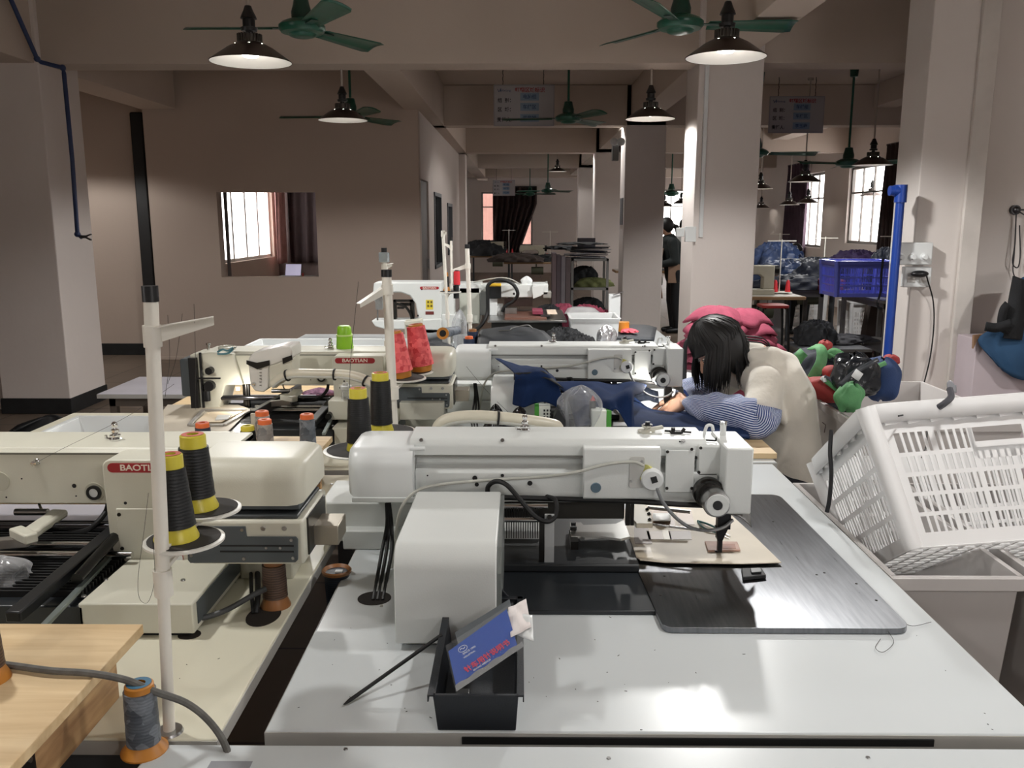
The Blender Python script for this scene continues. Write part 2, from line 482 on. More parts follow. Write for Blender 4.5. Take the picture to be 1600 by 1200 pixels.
lamp_at(1038, 322, 21.0, 0, 'far pendant lamp, left of two against the bright far window')
lamp_at(1064, 318, 22.0, 0, 'far pendant lamp, right of two against the bright far window')
# the same rows continued unseen to light the foreground, plus an added recess lamp
for x, y, w in ((-1.37,1.75,1.0),(1.06,1.55,.95),(-1.2,-.9,.8),(1.1,-.9,.8),(3.9,2.9,2.2),(3.9,4.9,0),(-5.1,8.9,1.3),(4.3,-.9,.5)):
    if w:
        t = make_lamp(LAMP_W*w, True, HC, 2.38); t.location = (x,y,2.38); t['label'] = 'pendant lamp overhead, outside the frame above the camera' if y < 6 else 'unseen pendant lamp added behind the left column to brighten the recess'
# ================= CEILING FANS =================
fan_m = mat('fan_green', (34,92,74), .28, var=.12, scale=12)
fan_d = mat('fan_green_dark', (24,66,54), .3, var=.12)
def make_fan(rod, ang, R_=.7, pitch=10):
    t = thing('ceiling_fan', (0,0,0), 'x', 'ceiling fan', 'green three-blade ceiling fans')
    m = MB(); m.lathe([(.0001,-.055),(.05,-.055),(.075,-.048),(.085,-.035),(.125,-.028),(.14,-.01),(.14,.012),(.12,.03),(.085,.045),(.06,.05),(.055,.06),(.0001,.062)], n=36).build('motor', fan_m, t)
    m = MB(); m.lathe([(.06,.055),(.062,.09),(.05,.13),(.042,.17),(.02,.175)], n=24); m.build('canopy_lower', fan_d, t)
    m = MB(); m.cyl((0,0,.16),(0,0,rod),.013,n=12); m.build('down_rod', fan_m, t)
    m = MB(); m.lathe([(.02,rod-.12),(.042,rod-.11),(.05,rod-.02),(.05,rod)], n=20); m.build('canopy_upper', fan_d, t)
    for k in range(3):
        a = R(ang+120*k); rt = Matrix.Rotation(a, 3, 'Z')
        tl = Matrix.Rotation(R(pitch), 3, 'X')
        def f(u, v):
            x = .17+u*(R_-.17)
            w = (.055+.035*u)*(1 if u < .97 else .8)
            y = (v-.5)*2*w
            return rt @ (tl @ Vector((0,y,.012*math.cos((v-.5)*PI))) + Vector((x,0,-.005)))
        b = MB().grid(f, 10, 5).build('blade', fan_m, t, solid=.003)
        m = MB(); m.bar(rt@Vector((.1,0,.0)), rt@Vector((.26,0,.0)), .045, .006); m.build('blade_bracket', fan_d, b)
    return t
def fan_at(px, py, Y, ang, label, ztop=HC, pitch=-13, R_=.7):
    p = W(px, py, Y=Y); t = make_fan(ztop-p.z, ang, R_, pitch); t.location = p; t['label'] = label
    return t
fan_at(472, 44, 5.55, 180, 'nearest left green ceiling fan, above and right of the big pendant lamp')
fan_at(1063, 38, 5.55, 3, 'nearest right green ceiling fan, partly behind the brightest pendant lamp')
fan_at(548, 182, 8.9, 178, 'green ceiling fan hanging before the brown office wall behind a lamp')
fan_at(888, 185, 9.6, 175, 'green ceiling fan to the right of the nearer hanging sign')
fan_at(856, 298, 19.0, 160, 'small far ceiling fan deep in the dark middle aisle')
fan_at(828, 303, 23.5, 100, 'tiny far ceiling fan above the dark curtain')
fan_at(1182, 239, 10.6, 5, 'green ceiling fan right of the middle column, one long blade pointing right', R_=.75)
fan_at(1325, 255, 10.2, 200, 'green ceiling fan seen edge-on left of the large right window')
fan_at(1049, 302, 16.5, 95, 'dark far ceiling fan against the bright far window')
# ================= HANGING AREA SIGNS =================
sign_w = mat('sign_board', (168,165,168), .45, var=.02)
sign_e = mat('sign_edge', (150,148,152), .5)
s_red = mat('sign_red', (150,36,44), .6); s_blk = mat('sign_black', (30,30,34), .6); s_blu = mat('sign_blue_panel', (128,150,172), .5); s_dblu = mat('sign_blue_ink', (52,78,112), .6)
def make_sign(c, w, h, lines, ztop, label, hang=True):
    t = thing('hanging_sign', c, label, 'sign', 'hanging area identification signs')
    x0, z0 = c.x-w/2, c.z-h/2
    y = c.y
    MB().box(x0,x0+w,y,y+.012,z0,z0+h).build('board', sign_w, t, bevel=.004)
    e = MB()
    for a in ((x0+.008*w,x0+.018*w,z0+.02*h,z0+.98*h),(x0+.982*w,x0+.992*w,z0+.02*h,z0+.98*h),(x0+.008*w,x0+.992*w,z0+.015*h,z0+.03*h),(x0+.008*w,x0+.992*w,z0+.97*h,z0+.985*h)): e.box(a[0],a[1],y-.002,y,a[2],a[3])
    e.build('border', sign_e, t, smooth=False)
    def tx(s, u, v, size, m, sx=1): text(s, size*h, m, t, (x0+u*w, y-.002, z0+v*h), sx=sx, ext=.001, bold=.0009)
    tx('虹翔区域标识', .595, .86, .125, s_red)
    tx('组  别：', .2, .615, .115, s_blk); tx('区  域：', .2, .395, .115, s_blk); tx('责任人:', .175, .15, .115, s_blk)
    lg = MB(); lx, lz = x0+.065*w, z0+.86*h
    for a,b in (((0,.03),(.025,-.04)),((.025,-.04),(.045,.02)),((.045,.02),(.06,-.04)),((.06,-.04),(.055,.05))):
        lg.bar((lx+a[0]*w,y-.002,lz+a[1]*h),(lx+b[0]*w,y-.002,lz+b[1]*h),.008*w,.002, up=(0,1,0))
    lg.build('logo', s_dblu, t, smooth=False)
    text('Hixiang', .075*h, s_dblu, t, (x0+.2*w,y-.002,z0+.855*h), sx=1.1)
    for k, (v, s) in enumerate(zip((.71,.5,.25) if False else (.70,.455,.19), lines)):
        p = MB().box(x0+.44*w, x0+.745*w, y-.003, y, z0+(v-.085)*h, z0+(v+.10)*h).build('name_panel', s_blu, t, smooth=False)
        text(s, .115*h, s_dblu, p, (x0+.592*w, y-.0045, z0+v*h), bold=.0008)
    for u in (.155,.82):
        q = MB(); zz = z0+h*.99; n = int((ztop-zz)/.035)
        for k in range(n+1):
            a = (x0+u*w, y+.006, zz-.03+k*.035)
            q.cyl(a, (a[0]+(.003 if k%2 else -.003), a[1], a[2]+.04), .004, n=6)
        q.build('chain', mat('chain_dark',(60,54,50),.5,metal=.4), t)
    return t
a, b = W(771,132,Y=10.3), W(866,197,Y=10.3)
make_sign((a+b)/2, b.x-a.x, a.z-b.z, ('电脑组','车缝区','梁丽娟'), HC, 'nearer white hanging sign left of the green fan, red heading')
a, b = W(1203,150,Y=10.8), W(1286,208,Y=10.8)
make_sign((a+b)/2, b.x-a.x, a.z-b.z, ('车缝组','车缝区','李玉梅'), HC, 'white hanging sign right of the middle column, red heading')
a, b = W(770,281,Y=22.5), W(805,306,Y=22.5)
make_sign((a+b)/2, b.x-a.x, a.z-b.z, ('电脑组','车缝区','李玉梅'), HC, 'small far hanging sign in front of the dark curtain')
# ================= PIPES AND ELECTRICS =================
navy = mat('pipe_navy', (34,52,92), .4); bluep = mat('pipe_blue', (24,62,146), .35, var=.05)
pts = [W(12,-12,Y=6.6), W(58,92,Y=6.9), W(64,97,Y=6.92), W(98,106,Y=6.96), W(100,115,Y=6.96), W(113,250,Y=6.96), W(121,366,Y=6.96), W(128,371,Y=6.95)]
m = MB(); m.tube(pts, .017, n=10)
for i in (1,3,6): m.ball(pts[i], .024)
o = m.build('air_pipe', navy, origin=pts[6]); tag(o, 'dark blue air pipe running down the left column, ending in a tap', 'pipe')
q = MB(); c = W(132,370,Y=6.94); q.cyl(c-Vector((.03,0,0)), c+Vector((.02,0,0)), .012); q.bar(c, c+Vector((.06,-.01,.02)), .02,.008); q.bar(c, c+Vector((.055,-.01,-.025)), .02,.008)
q2 = q.build('tap', steel_d, o)
m = MB(); rng = random.Random(3)
p0, p1 = W(199,152,Y=YO+.2), W(238,600,Y=YO+.2)
m.box(p0.x, p0.x+.15, YO+.2, YO+.34, 0, HC-.5)
tag(m.build('drain_pipe', black_m, bevel=.02, origin=((p0.x+.07, YO+.27, 0))), 'black painted vertical pipe boxing in the corner left of the office wall', 'pipe')
# blue water pipe in front of the right partition
m = MB(); a = W(1408,298,Y=5.38); b = Vector((a.x, a.y, 0.0))
m.tube([a+Vector((-.045,0,.0)), a+Vector((-.01,0,0)), a+Vector((.0,0,-.0))], .034, n=16); m.tube([a+Vector((.0,0,0)), b], .026, n=16)
m.cyl(a+Vector((0,0,.035)), a+Vector((0,0,-.07)), .036, n=16); m.cyl(a+Vector((-.07,0,0)), a+Vector((-.035,0,0)), .03, n=16)
o = m.build('water_pipe', bluep, origin=b); tag(o, 'bright blue vertical pipe with an elbow at its top beside the right wall', 'pipe')
def wall_box(px0,py0,px1,py1,name,label,cat,dep=.06,Y=YP):
    a, b = W(px0,py0,Y=Y-dep), W(px1,py1,Y=Y-dep)
    t = thing(name, ((a.x+b.x)/2, Y, b.z), label, cat)
    MB().box(a.x,b.x,Y-dep,Y-.001,b.z,a.z).build('case', pwhite, t, bevel=.006)
    return t, a, b
t, a, b = wall_box(1399,379,1456,414,'fan_regulator','white box of three rotary fan controls beside the blue pipe','fan control',.07)
for k in range(3):
    x = a.x+(b.x-a.x)*(.17+.30*k)
    kn = MB().lathe([(.024,0),(.024,.006),(.016,.008),(.014,.03),(.0001,.03)], c=(x,YP-.07,(a.z*.35+b.z*.65)), ax=(0,-1,0)).build('knob', pwhite, t)
t, a, b = wall_box(1414,417,1454,449,'wall_socket','white double wall socket below the fan controls','socket',.05)
for k in range(2): MB().box(a.x+.02+k*.075,a.x+.07+k*.075,YP-.053,YP-.05,b.z+.03,b.z+.07).build('switch', mat('socket_grey',(200,198,194),.4), t, bevel=.002)
c = W(1437,428,Y=YP-.09)
pl = thing('plug_adaptor', c, 'black oval plug adaptor in the wall socket with a long hanging cord', 'plug')
MB().ball(c, .055, 1, .55, .4).build('body', blackp, pl)
MB().curve([c+Vector((.045,0,0)), W(1449,436,Y=YP-.08), W(1458,470,Y=YP-.03), W(1459,510,Y=YP-.02), W(1453,560,Y=YP-.02), W(1441,610,Y=YP-.02), W(1432,650,Y=YP-.03), W(1428,760,Y=YP-.03)], .0045).build('cord', blackr, pl)
# trunking box on the middle column
t = thing('junction_box', W(1079,375,Y=6.95), 'small white junction box on the left edge of the middle column', 'junction box')
c = W(1080,366,Y=6.93); MB().box(c.x-.045,c.x+.04,6.93,6.975,c.z-.06,c.z+.06).build('case', pwhite, t, bevel=.004)
MB().box(c.x-.11,c.x-.05,6.96,6.99,c.z-.02,c.z+.05).build('side_box', pwhite, t, bevel=.004)
# wall hook with a hanging steel wire, far right
c = W(1588,328,Y=YP+.09)
t = thing('wall_hook', c, 'steel wall hook with loose wire loops at the right edge', 'hook')
MB().ball(c, .022).cyl(c, c+Vector((0,.035,0)), .03).bar(c, c+Vector((.045,-.02,.0)), .01,.01).bar(c, c+Vector((.04,-.02,-.03)), .008,.008).build('hook', steel_d, t)
MB().curve([c, W(1586,380,Y=YP+.07), W(1582,410,Y=YP+.07), W(1590,418,Y=YP+.07), W(1594,400,Y=YP+.07), W(1593,352,Y=YP+.08)], .004).build('wire', steel_d, t)
MB().curve([c, W(1585,395,Y=YP+.09), W(1583,425,Y=YP+.09), W(1592,440,Y=YP+.09), W(1600,436,Y=YP+.09)], .0035).build('wire', steel_d, t)
# exit-type lamp box on the second column
c = W(970,238,Y=11.45)
t = thing('emergency_lamp', c, 'small twin-head emergency lamp high on the second white column', 'emergency lamp')
MB().box(c.x-.1,c.x-.02,11.5,11.62,c.z-.1,c.z+.12).build('case', mat('lamp_case_grey',(120,120,118),.4), t, bevel=.006)
for dx in (-.09,.0): MB().ball((c.x+dx, 11.44, c.z+.13), .05).build('head', pwhite, t)
c = W(978,333,Y=11.3)
o = MB().box(1.352,1.36,11.6,11.9,c.z-.15,c.z+.2).build('notice_plate', mat('notice_grey',(110,112,116),.5), origin=(1.355,11.75,c.z)); tag(o,'small grey notice plate on the left side of the second column','notice')
# ================= TABLES =================
ply = bpy.data.materials.new('plywood'); ply.use_nodes = True
def _wood(m, c1, c2, sc=(1,14,14), rough=.5):
    N = m.node_tree.nodes; L = m.node_tree.links; b = N['Principled BSDF']; b.inputs['Roughness'].default_value = rough
    tc = N.new('ShaderNodeTexCoord'); mp = N.new('ShaderNodeMapping'); mp.inputs['Scale'].default_value = sc
    nz = N.new('ShaderNodeTexNoise'); nz.inputs['Scale'].default_value = 2.2; nz.inputs['Detail'].default_value = 8; nz.inputs['Distortion'].default_value = .6
    rp = N.new('ShaderNodeValToRGB'); rp.color_ramp.elements[0].position = .35; rp.color_ramp.elements[1].position = .62
    rp.color_ramp.elements[0].color = (*lin(c1),1); rp.color_ramp.elements[1].color = (*lin(c2),1)
    L.new(tc.outputs['Object'], mp.inputs['Vector']); L.new(mp.outputs['Vector'], nz.inputs['Vector']); L.new(nz.outputs['Fac'], rp.inputs['Fac']); L.new(rp.outputs['Color'], b.inputs['Base Color'])
_wood(ply, (206,176,132), (226,200,158), (1.2,16,16))
plydark = bpy.data.materials.new('plywood_side'); plydark.use_nodes = True
_wood(plydark, (150,112,76), (196,160,116), (2,2,18))
ply_m = ply
dgrey = mat('frame_dark_grey', (70,74,78), .45, metal=.3)
def work_table(x0, x1, y0, y1, top, label, group=None, z=TZ, legs=True, leg_m=dgrey, th=.028, name='work_table', shelf=None, holes=(), edge=edge_m):
    t = thing(name, ((x0+x1)/2, (y0+y1)/2, 0), label, 'table', group)
    tp = MB().box(x0,x1,y0,y1,z-th,z).build('tabletop', top, t, bevel=.003)
    MB().box(x0-.0015,x1+.0015,y0-.0015,y1+.0015,z-th+.001,z-.003).build('edge_band', edge, t)
    f = MB(); q = .05
    for (a,b,c,d) in ((x0+q,x1-q,y0+q,y0+q+.04),(x0+q,x1-q,y1-q-.04,y1-q),(x0+q,x0+q+.04,y0+q,y1-q),(x1-q-.04,x1-q,y0+q,y1-q)):
        f.box(a,b,c,d,z-th-.06,z-th)
    f.build('frame', leg_m, t, smooth=False)
    if legs:
        for a in (x0+q, x1-q-.045):
            for b in (y0+q, y1-q-.045):
                MB().box(a,a+.045,b,b+.045,0,z-th-.05).build('leg', leg_m, t, bevel=.003)
    if shelf: MB().box(x0+q,x1-q,y0+q,y1-q,shelf-.02,shelf).build('shelf', leg_m, t, bevel=.002)
    return t
def dark_hole(c, rx, ry, parent, name='cable_hole'):
    m = MB(); m.lathe([(.0001,0),(rx,0),(rx,.0012),(.0001,.0012)], c=(0,0,0), n=28)
    for v in m.bm.verts: v.co.y *= ry/rx
    bmesh.ops.translate(m.bm, verts=m.bm.verts[:], vec=Vector(c))
    return m.build(name, mat('cable_hole_dark',(34,26,20),.9), parent)
# near table under the camera
xl = -.568
tA = work_table(xl, 1.7, .55, 1.212, table_m, 'white table edge running along the bottom of the photo, nearest of all', z=TZ)
for px, py in ((540,1171),(951,1185),(1356,1184)):
    p = T(px,py); MB().lathe([(.0001,0),(.0035,0),(.003,.0015),(.0001,.0015)], c=p, n=10).build('screw', steel, tA)
a, b = T(322,1198), T(412,1190)
MB().box(T(330,1190).x, T(395,1190).x, 1.14, T(365,1190).y, TZ, TZ+.001).build('sticker', mat('sticker_grey',(150,152,158),.5), tA)
# right column of tables
XR0, XR1 = -.405, .848
t1 = work_table(XR0, XR1, 1.25, 2.80, table_m, 'white table carrying the nearest right sewing machine and black bin', 'white machine tables of the right row')
hx = T(585,935); dark_hole((hx.x-.0, hx.y, TZ), .036, .034, t1)
rng = random.Random(11)
specks = MB()
t2 = work_table(XR0+.0, XR1+.02, 2.82, 4.12, table_m, 'white table in front of the seated woman, second of the right row', 'white machine tables of the right row')
# dark strip on the front edge of the nearest right table
a = W(722,1160,Y=1.249); b = W(1458,1160,Y=1.249)
MB().box(a.x, b.x, 1.2455, 1.249, TZ-.020, TZ-.008).build('black_strip', black_m, t1)
# left column of tables
XLr = -.475
t3 = work_table(-2.1, XLr, 1.225, 2.66, tcream_m, 'cream-white table carrying the left nearest machine and thread stand', 'cream machine tables of the left row')
hp = T(412,962); dark_hole((hp.x, hp.y, TZ), .034, .05, t3)
hp = T(296,992); dark_hole((hp.x, hp.y, TZ), .022, .02, t3)
t4 = work_table(-1.52, XLr+.03, 2.72, 4.12, tcream_m, 'cream-white table under the left machine with the corrugated hose', 'cream machine tables of the left row')
work_table(-1.90, -1.54, 3.02, 3.58, tcream_m, 'narrow side table carrying the shallow white tray', z=TZ-.004)
# third row tables
t5 = work_table(-1.5, 0, 4.16, 6.0, table_m, 'white table of the small bartack machine, third row', 'machine tables of the third row', z=.80)
t6 = work_table(.02, 1.0, 4.16, 6.3, table_m, 'cluttered white table behind the second right machine', 'machine tables of the third row', z=.80)
# ---- plywood table extensions
def ply_box(x0,x1,y0,y1,z,label):
    t = thing('plywood_stand', ((x0+x1)/2,(y0+y1)/2,TZ), label, 'wooden stand', 'plywood extension stands')
    MB().box(x0,x1,y0,y1,z-.018,z).build('board', ply, t, bevel=.0015)
    MB().box(x1-.055,x1-.037,y0+.03,y1-.03,TZ,z-.018).build('side_panel', plydark, t, bevel=.001)
    MB().box(x0+.04,x1-.055,y0+.2,y0+.218,TZ,z-.018).build('cross_panel', plydark, t, bevel=.001)
    return t
pb = ply_box(-1.9, -.645, .80, 1.375, .90, 'pale plywood stand in the lower left corner of the photo')
hg = thing('hinge', (-.68,1.1,.83), 'black steel angle hinge screwed to the side of the plywood stand', 'hinge')
MB().box(-.682,-.679,1.01,1.09,.80,.86).build('leaf', steel_d, hg, bevel=.001)
MB().box(-.682,-.63,1.01,1.09,.798,.801).build('leaf', steel_d, hg, bevel=.001)
q = MB()
for y in (1.025,1.05,1.075):
    for z in (.815,.845): q.cyl((-.679,y,z),(-.676,y,z),.004,n=8)
q.build('screws', steel, hg)
hp = T(150,1155); 
dark_hole((-.56,1.09,TZ+.0002), .03, .06, t3)
pb2 = ply_box(-1.9, -.60, 2.28, 2.69, .90, 'plywood stand holding the row of small thread cones, second row')
MB().box(-.64,-.60,2.5,2.52,TZ,.88).build('foot_panel', plydark, pb2, bevel=.001)
pb3 = tag(MB().box(.42,.88,2.86,3.05,.781,.80).build('plywood_board', ply, bevel=.001, origin=(.65,2.95,.78)), 'pale plywood board along the front edge of the table beside the woman', 'board')
pb4 = tag(MB().box(-1.75,-.60,4.1,4.14,.6,.74).build('plywood_board', ply, origin=(-1.2,4.1,.6)), 'plywood strip', 'board')
bpy.data.objects.remove(pb4)
o = MB().box(-1.5,-.75,3.62,4.08,TZ,.80).build('plywood_board', ply, bevel=.001, origin=(-1.2,3.85,TZ)); tag(o, 'pale plywood board under and behind the far left machine head', 'board')
# left background trestle table with white top
t = work_table(-2.68, -1.85, 5.35, 5.97, mat('laminate_lilac',(206,204,214),.35), 'low white-topped wooden table on the floor left of the machines', z=.5, leg_m=mat('legs_grey_wood',(122,112,102),.7), th=.03)
# ================= PATTERN SEWING MACHINES =================
def Zp(py, Y): return W(812, py, Y=Y).z
def Xp(px, py, Y): return W(px, py, Y=Y).x
def profX(poly, x0, x1, mb=None):
    mb = mb or MB()
    return mb.prism([(x0, y, z) for y, z in poly], (x1-x0, 0, 0))
def rprof(y0, y1, z0, z1, r, corners='abcd', n=5):
    """rounded rectangle in YZ: a=front-bottom b=back-bottom c=back-top d=front-top"""
    out = []
    for k, cy, cz, a0, fy, fz in (('a',y0+r,z0+r,180,y0,z0),('b',y1-r,z0+r,270,y1,z0),('c',y1-r,z1-r,0,y1,z1),('d',y0+r,z1-r,90,y0,z1)):
        if k in corners:
            for i in range(n+1):
                a = R(a0+90*i/n); out.append((cy+r*math.cos(a), cz+r*math.sin(a)))
        else: out.append((fy,fz))
    return out
def screw(mb, c, ax=(0,-1,0), r=.004, h=.002):
    mb.lathe([(.0001,0),(r,0),(r*.85,h),(.0001,h)], c=c, ax=ax, n=10)
red_plate = mat('badge_red', (158,34,44), .35); cream_ink = mat('badge_lettering', (232,220,205), .5)
def badge(c, w, h, parent, sz=None, Y=None):
    """capsule-shaped red badge with the maker's lettering, centred at c facing -Y"""
    pts = []; r = h/2
    for cx, a0 in ((c.x+w/2-r,-90),(c.x-w/2+r,90)):
        for k in range(9):
            a = R(a0+180*k/8); pts.append((cx+r*math.cos(a), c.y, c.z+r*math.sin(a)))
    b = MB().prism(pts, (0,-.0012,0)).build('badge', red_plate, parent, smooth=False)
    text('BAOTIAN', h*.88, cream_ink, b, (c.x, c.y-.0015, c.z), sx=1.22, bold=.0003)
    return b
teal = mat('cap_slate_blue', (86,108,122), .5)
gunmetal = mat('gunmetal', (70,68,66), .3, metal=1, var=.15)
needle_dk = mat('needle_bar_dark', (44,44,46), .4, metal=.7)
cable_grey = mat('cable_grey', (186,186,178), .5)
def tension(p, parent, s=1.0):
    m = MB(); m.lathe([(.0001,0),(.012*s,0),(.013*s,.004*s),(.006*s,.007*s),(.011*s,.009*s),(.011*s,.012*s),(.004*s,.014*s),(.008*s,.018*s),(.008*s,.023*s),(.003*s,.026*s),(.006*s,.03*s),(.006*s,.036*s),(.003*s,.04*s),(.0001,.04*s)], c=p, n=18)
    m.cyl(Vector(p)+Vector((-.02*s,0,.004*s)), Vector(p)+Vector((0,0,.004*s)), .002*s, n=8)
    m.cyl(Vector(p)+Vector((-.02*s,0,.004*s)), Vector(p)+Vector((-.02*s,0,.011*s)), .003*s, n=8)
    return m.build('tension_post', chrome, parent)
def pattern_machine(label):
    Yf = 1.92
    t = thing('sewing_machine', (0.05, 2.0, TZ), label, 'sewing machine', 'white pattern sewing machines of the right row')
    zb, zt = Zp(785,1.95), Zp(700,1.95)
    xa, xb = Xp(648,740,1.95), Xp(1122,740,1.95)
    xs = Xp(914,740,1.94)
    # arm casting with chamfered upper edge
    poly = [(1.95,zb),(2.09,zb),(2.09,zt+.004),(1.975,zt+.004),(1.975,Zp(724,1.975)),(1.955,Zp(736,1.955)),(1.95,Zp(738,1.95))]
    profX(poly, xa, xb).build('arm', mwhite, t, bevel=.003)
    # rounded lid on top
    z0, z1 = Zp(712,1.955), Zp(676,2.02)-.001
    profX(rprof(1.955,2.10,z0,z1,.018,'cd'), xa-.012, Xp(1104,690,1.96)).build('top_cover', mwhite, t, bevel=.0015)
    m = MB(); 
    for px in (658,785,1068): 
        c = Vector((Xp(px,684,1.957),1.958,Zp(688,1.958))); screw(m, c, (0,-.7,.7), .005,.002)
    m.build('screw', steel, t)
    # thin seam under the lid
    profX([(1.953,z0-.004),(2.0,z0-.004),(2.0,z0),(1.953,z0)], xa, Xp(1100,700,1.955)).build('seam', mat('seam_grey',(120,120,116),.6), t, smooth=False)
    # front box
    fb = profX(rprof(1.925,1.97,Zp(780,1.925),Zp(700,1.925),.006,'ad'), Xp(912,740,1.925), Xp(1032,740,1.925)).build('front_cover', mwhite, t, bevel=.002)
    m = MB(); c0 = Vector((Xp(982,712,1.924),1.9245,0)); 
    x0,x1,za,zc = Xp(983,740,1.924),Xp(1007,740,1.924),Zp(762,1.924),Zp(713,1.924)
    pts = []
    for cx,cz,a0 in ((x1-.006,zc-.006,0),(x0+.006,zc-.006,90),(x0+.006,za+.006,180),(x1-.006,za+.006,270)):
        for k in range(5):
            a = R(a0+90*k/4); pts.append((cx+.006*math.cos(a),1.925,cz+.006*math.sin(a)))
    m.prism(pts,(0,-.002,0)).build('cover_plate', mat('plate_light_grey',(196,196,192),.4), t, bevel=.0008)
    m = MB()
    for px,py in ((986,721),(1003,721),(986,752),(1003,752)): screw(m, W(px,py,Y=1.923), r=.0035)
    m.build('screw', steel, t)
    MB().lathe([(.0001,0),(.0125,0),(.011,.002),(.0001,.002)], c=W(931,762,Y=1.925), ax=(0,-1,0)).build('hole_cap', teal, t)
    # flat panels right of it
    MB().box(Xp(1039,740,1.949),Xp(1084,740,1.949),1.944,1.95,Zp(769,1.944),Zp(703,1.944)).build('side_panel', mwhite, t, bevel=.0015)
    m = MB()
    for px,py in ((1043,706),(1081,702),(1042,763),(1081,763),(1095,700),(1092,738)): screw(m, W(px,py,Y=1.944), r=.004)
    m.build('screw', gunmetal, t)
    m = MB()
    for px,py,r in ((668,743,.002),(742,747,.006),(785,743,.004),(828,755,.006),(745,757,.005),(1009,772,.002),(1087,715,.004),(1062,690,.002)):
        m.lathe([(.0001,0),(r,0),(r,.0006),(.0001,.0006)], c=W(px,py,Y=1.949), ax=(0,-1,0), n=12)
    m.build('holes', blackr, t)
    # head: nose casting
    xh0, xh1 = Xp(1088,740,1.95), Xp(1168,740,1.95)
    nose = [(xh0,Zp(745,1.95)),(xh1,Zp(745,1.95)),(xh1,Zp(712,1.95)),(Xp(1155,690,1.95),Zp(696,1.95)),(xh0,Zp(694,1.95))]
    MB().prism([(x,1.95,z) for x,z in nose],(0,.14,0)).build('head_casting', mwhite, t, bevel=.006)
    MB().box(xh0+.03,xh1,1.955,2.09,zb-.02,Zp(745,1.95)).build('head_lower', mwhite, t, bevel=.004)
    m = MB(); m.box(Xp(1132,750,1.90),Xp(1175,750,1.90),1.895,2.06,Zp(803,1.895),Zp(700,1.895)); m.build('face_cover', mwhite, t, bevel=.004)
    # hand pulley
    c = W(1111,775,Y=1.93); 
    m = MB(); m.lathe([(.0001,0),(.036,0),(.036,.016),(.032,.02),(.032,.028),(.030,.032),(.0001,.032)], c=c+Vector((-.006,.01,.008)), ax=(0,-1,0), n=32); m.build('pulley_housing', gunmetal, t)
    m = MB(); m.lathe([(.0001,.02),(.030,.02),(.031,.034),(.031,.06),(.029,.066),(.024,.067),(.0001,.067)], c=c, ax=(0,-1,0), n=32).build('hand_pulley', steel, t)
    m = MB(); m.lathe([(.011,0),(.026,0),(.025,.003),(.0115,.003)], c=c+Vector((0,-.066,0)), ax=(0,-1,0), n=32, cap=False).build('pulley_disc', mwhite, t)
    m = MB(); m.lathe([(.0001,0),(.0105,0),(.0105,.002),(.0001,.002)], c=c+Vector((0,-.067,0)), ax=(0,-1,0), n=24).build('pulley_hub', blackp, t)
    # needle bar, presser foot, finger guard
    nx = Xp(1121,850,1.97); m = MB()
    m.cyl((nx,1.97,zb+.02),(nx,1.97,.835),.006,n=12); m.cyl((nx,1.97,.835),(nx,1.97,.803),.0015,n=8)
    m.build('needle_bar', needle_dk, t)
    m = MB(); zf = .802
    m.box(nx-.008,nx+.022,1.94,1.965,.865,.945); m.hexa([Vector(p) for p in ((nx-.006,1.945,.835),(nx+.006,1.945,.835),(nx+.006,1.96,.835),(nx-.006,1.96,.835),(nx-.012,1.945,.87),(nx+.02,1.945,.87),(nx+.02,1.96,.87),(nx-.012,1.96,.87))])
    m.box(nx-.004,nx+.006,1.945,1.96,zf+.004,.84); m.lathe([(.004,0),(.009,0),(.009,.003),(.004,.003)], c=(nx,1.965,zf), n=16, cap=False)
    m.build('presser_foot', needle_dk, t, bevel=.001)
    m = MB(); m.grid(lambda u,v: (nx+.018+.05*u, 1.93+.03*v, .925-.03*u*u+.01*math.sin(v*3)-.02*(v<.5)), 6, 4); m.build('finger_guard', mat('guard_smoke',(130,130,128),.15,trans=.3), t, solid=.002)
    # lower tube (dark) under arm
    m = MB(); m.box(xa+.13,xh0,1.99,2.08,zb-.006,zb); m.build('arm_underside', blackr, t)
    # motor cover at the back end
    x0, x1 = Xp(545,735,1.93), Xp(646,735,1.93)
    r = rprof(1.905,2.13,Zp(778,1.905),Zp(686,1.98)-.008,.045,'cd',6)
    mb = MB(); rings = []
    for xx, sc in ((x0,.80),(x0+.004,.90),(x0+.012,.965),(x0+.026,1.0),(x1,1.0)):
        cy, cz = 2.015, (Zp(778,1.905)+Zp(686,1.98))/2
        rings.append([mb.bm.verts.new((xx, cy+(y-cy)*sc, cz+(z-cz)*sc)) for y, z in r])
    mb.skin(rings); mb.build('motor_cover', pwhite, t)
    MB().box(x0+.01,x1+.012,1.903,2.12,Zp(786,1.903),Zp(778,1.903)).build('motor_plate', mwhite, t, bevel=.002)
    MB().cyl(W(640,701,Y=1.93), W(664,701,Y=1.93), .005, n=12).build('fitting', pwhite, t)
    MB().lathe([(.001,0),(.018,0),(.018,.002)], c=W(654,740,Y=1.95)).bm.free()
    # base housing
    x0, x1 = Xp(616,920,1.52), Xp(776,900,1.52)
    zt2 = .982
    profX([(1.515,TZ+.012)]+[(1.515,zt2-.045)]+[(1.515+.045*(1-math.cos(R(a))), zt2-.045+.045*math.sin(R(a))) for a in range(15,91,15)]+[(1.90,zt2-.012),(1.90,TZ+.012)], x0, x1).build('base_housing', mwhite, t, bevel=.003)
    MB().box(x0+.02,x1-.01,1.54,1.88,TZ,TZ+.014).build('base_foot', blackr, t)
    profX([(1.52,.80),(1.52,zt2-.05),(1.56,zt2-.012),(1.90,zt2-.02),(1.90,.80)], x1+.0005, x1+.008).build('housing_side', mat('smoke_side',(120,124,122),.3), t)
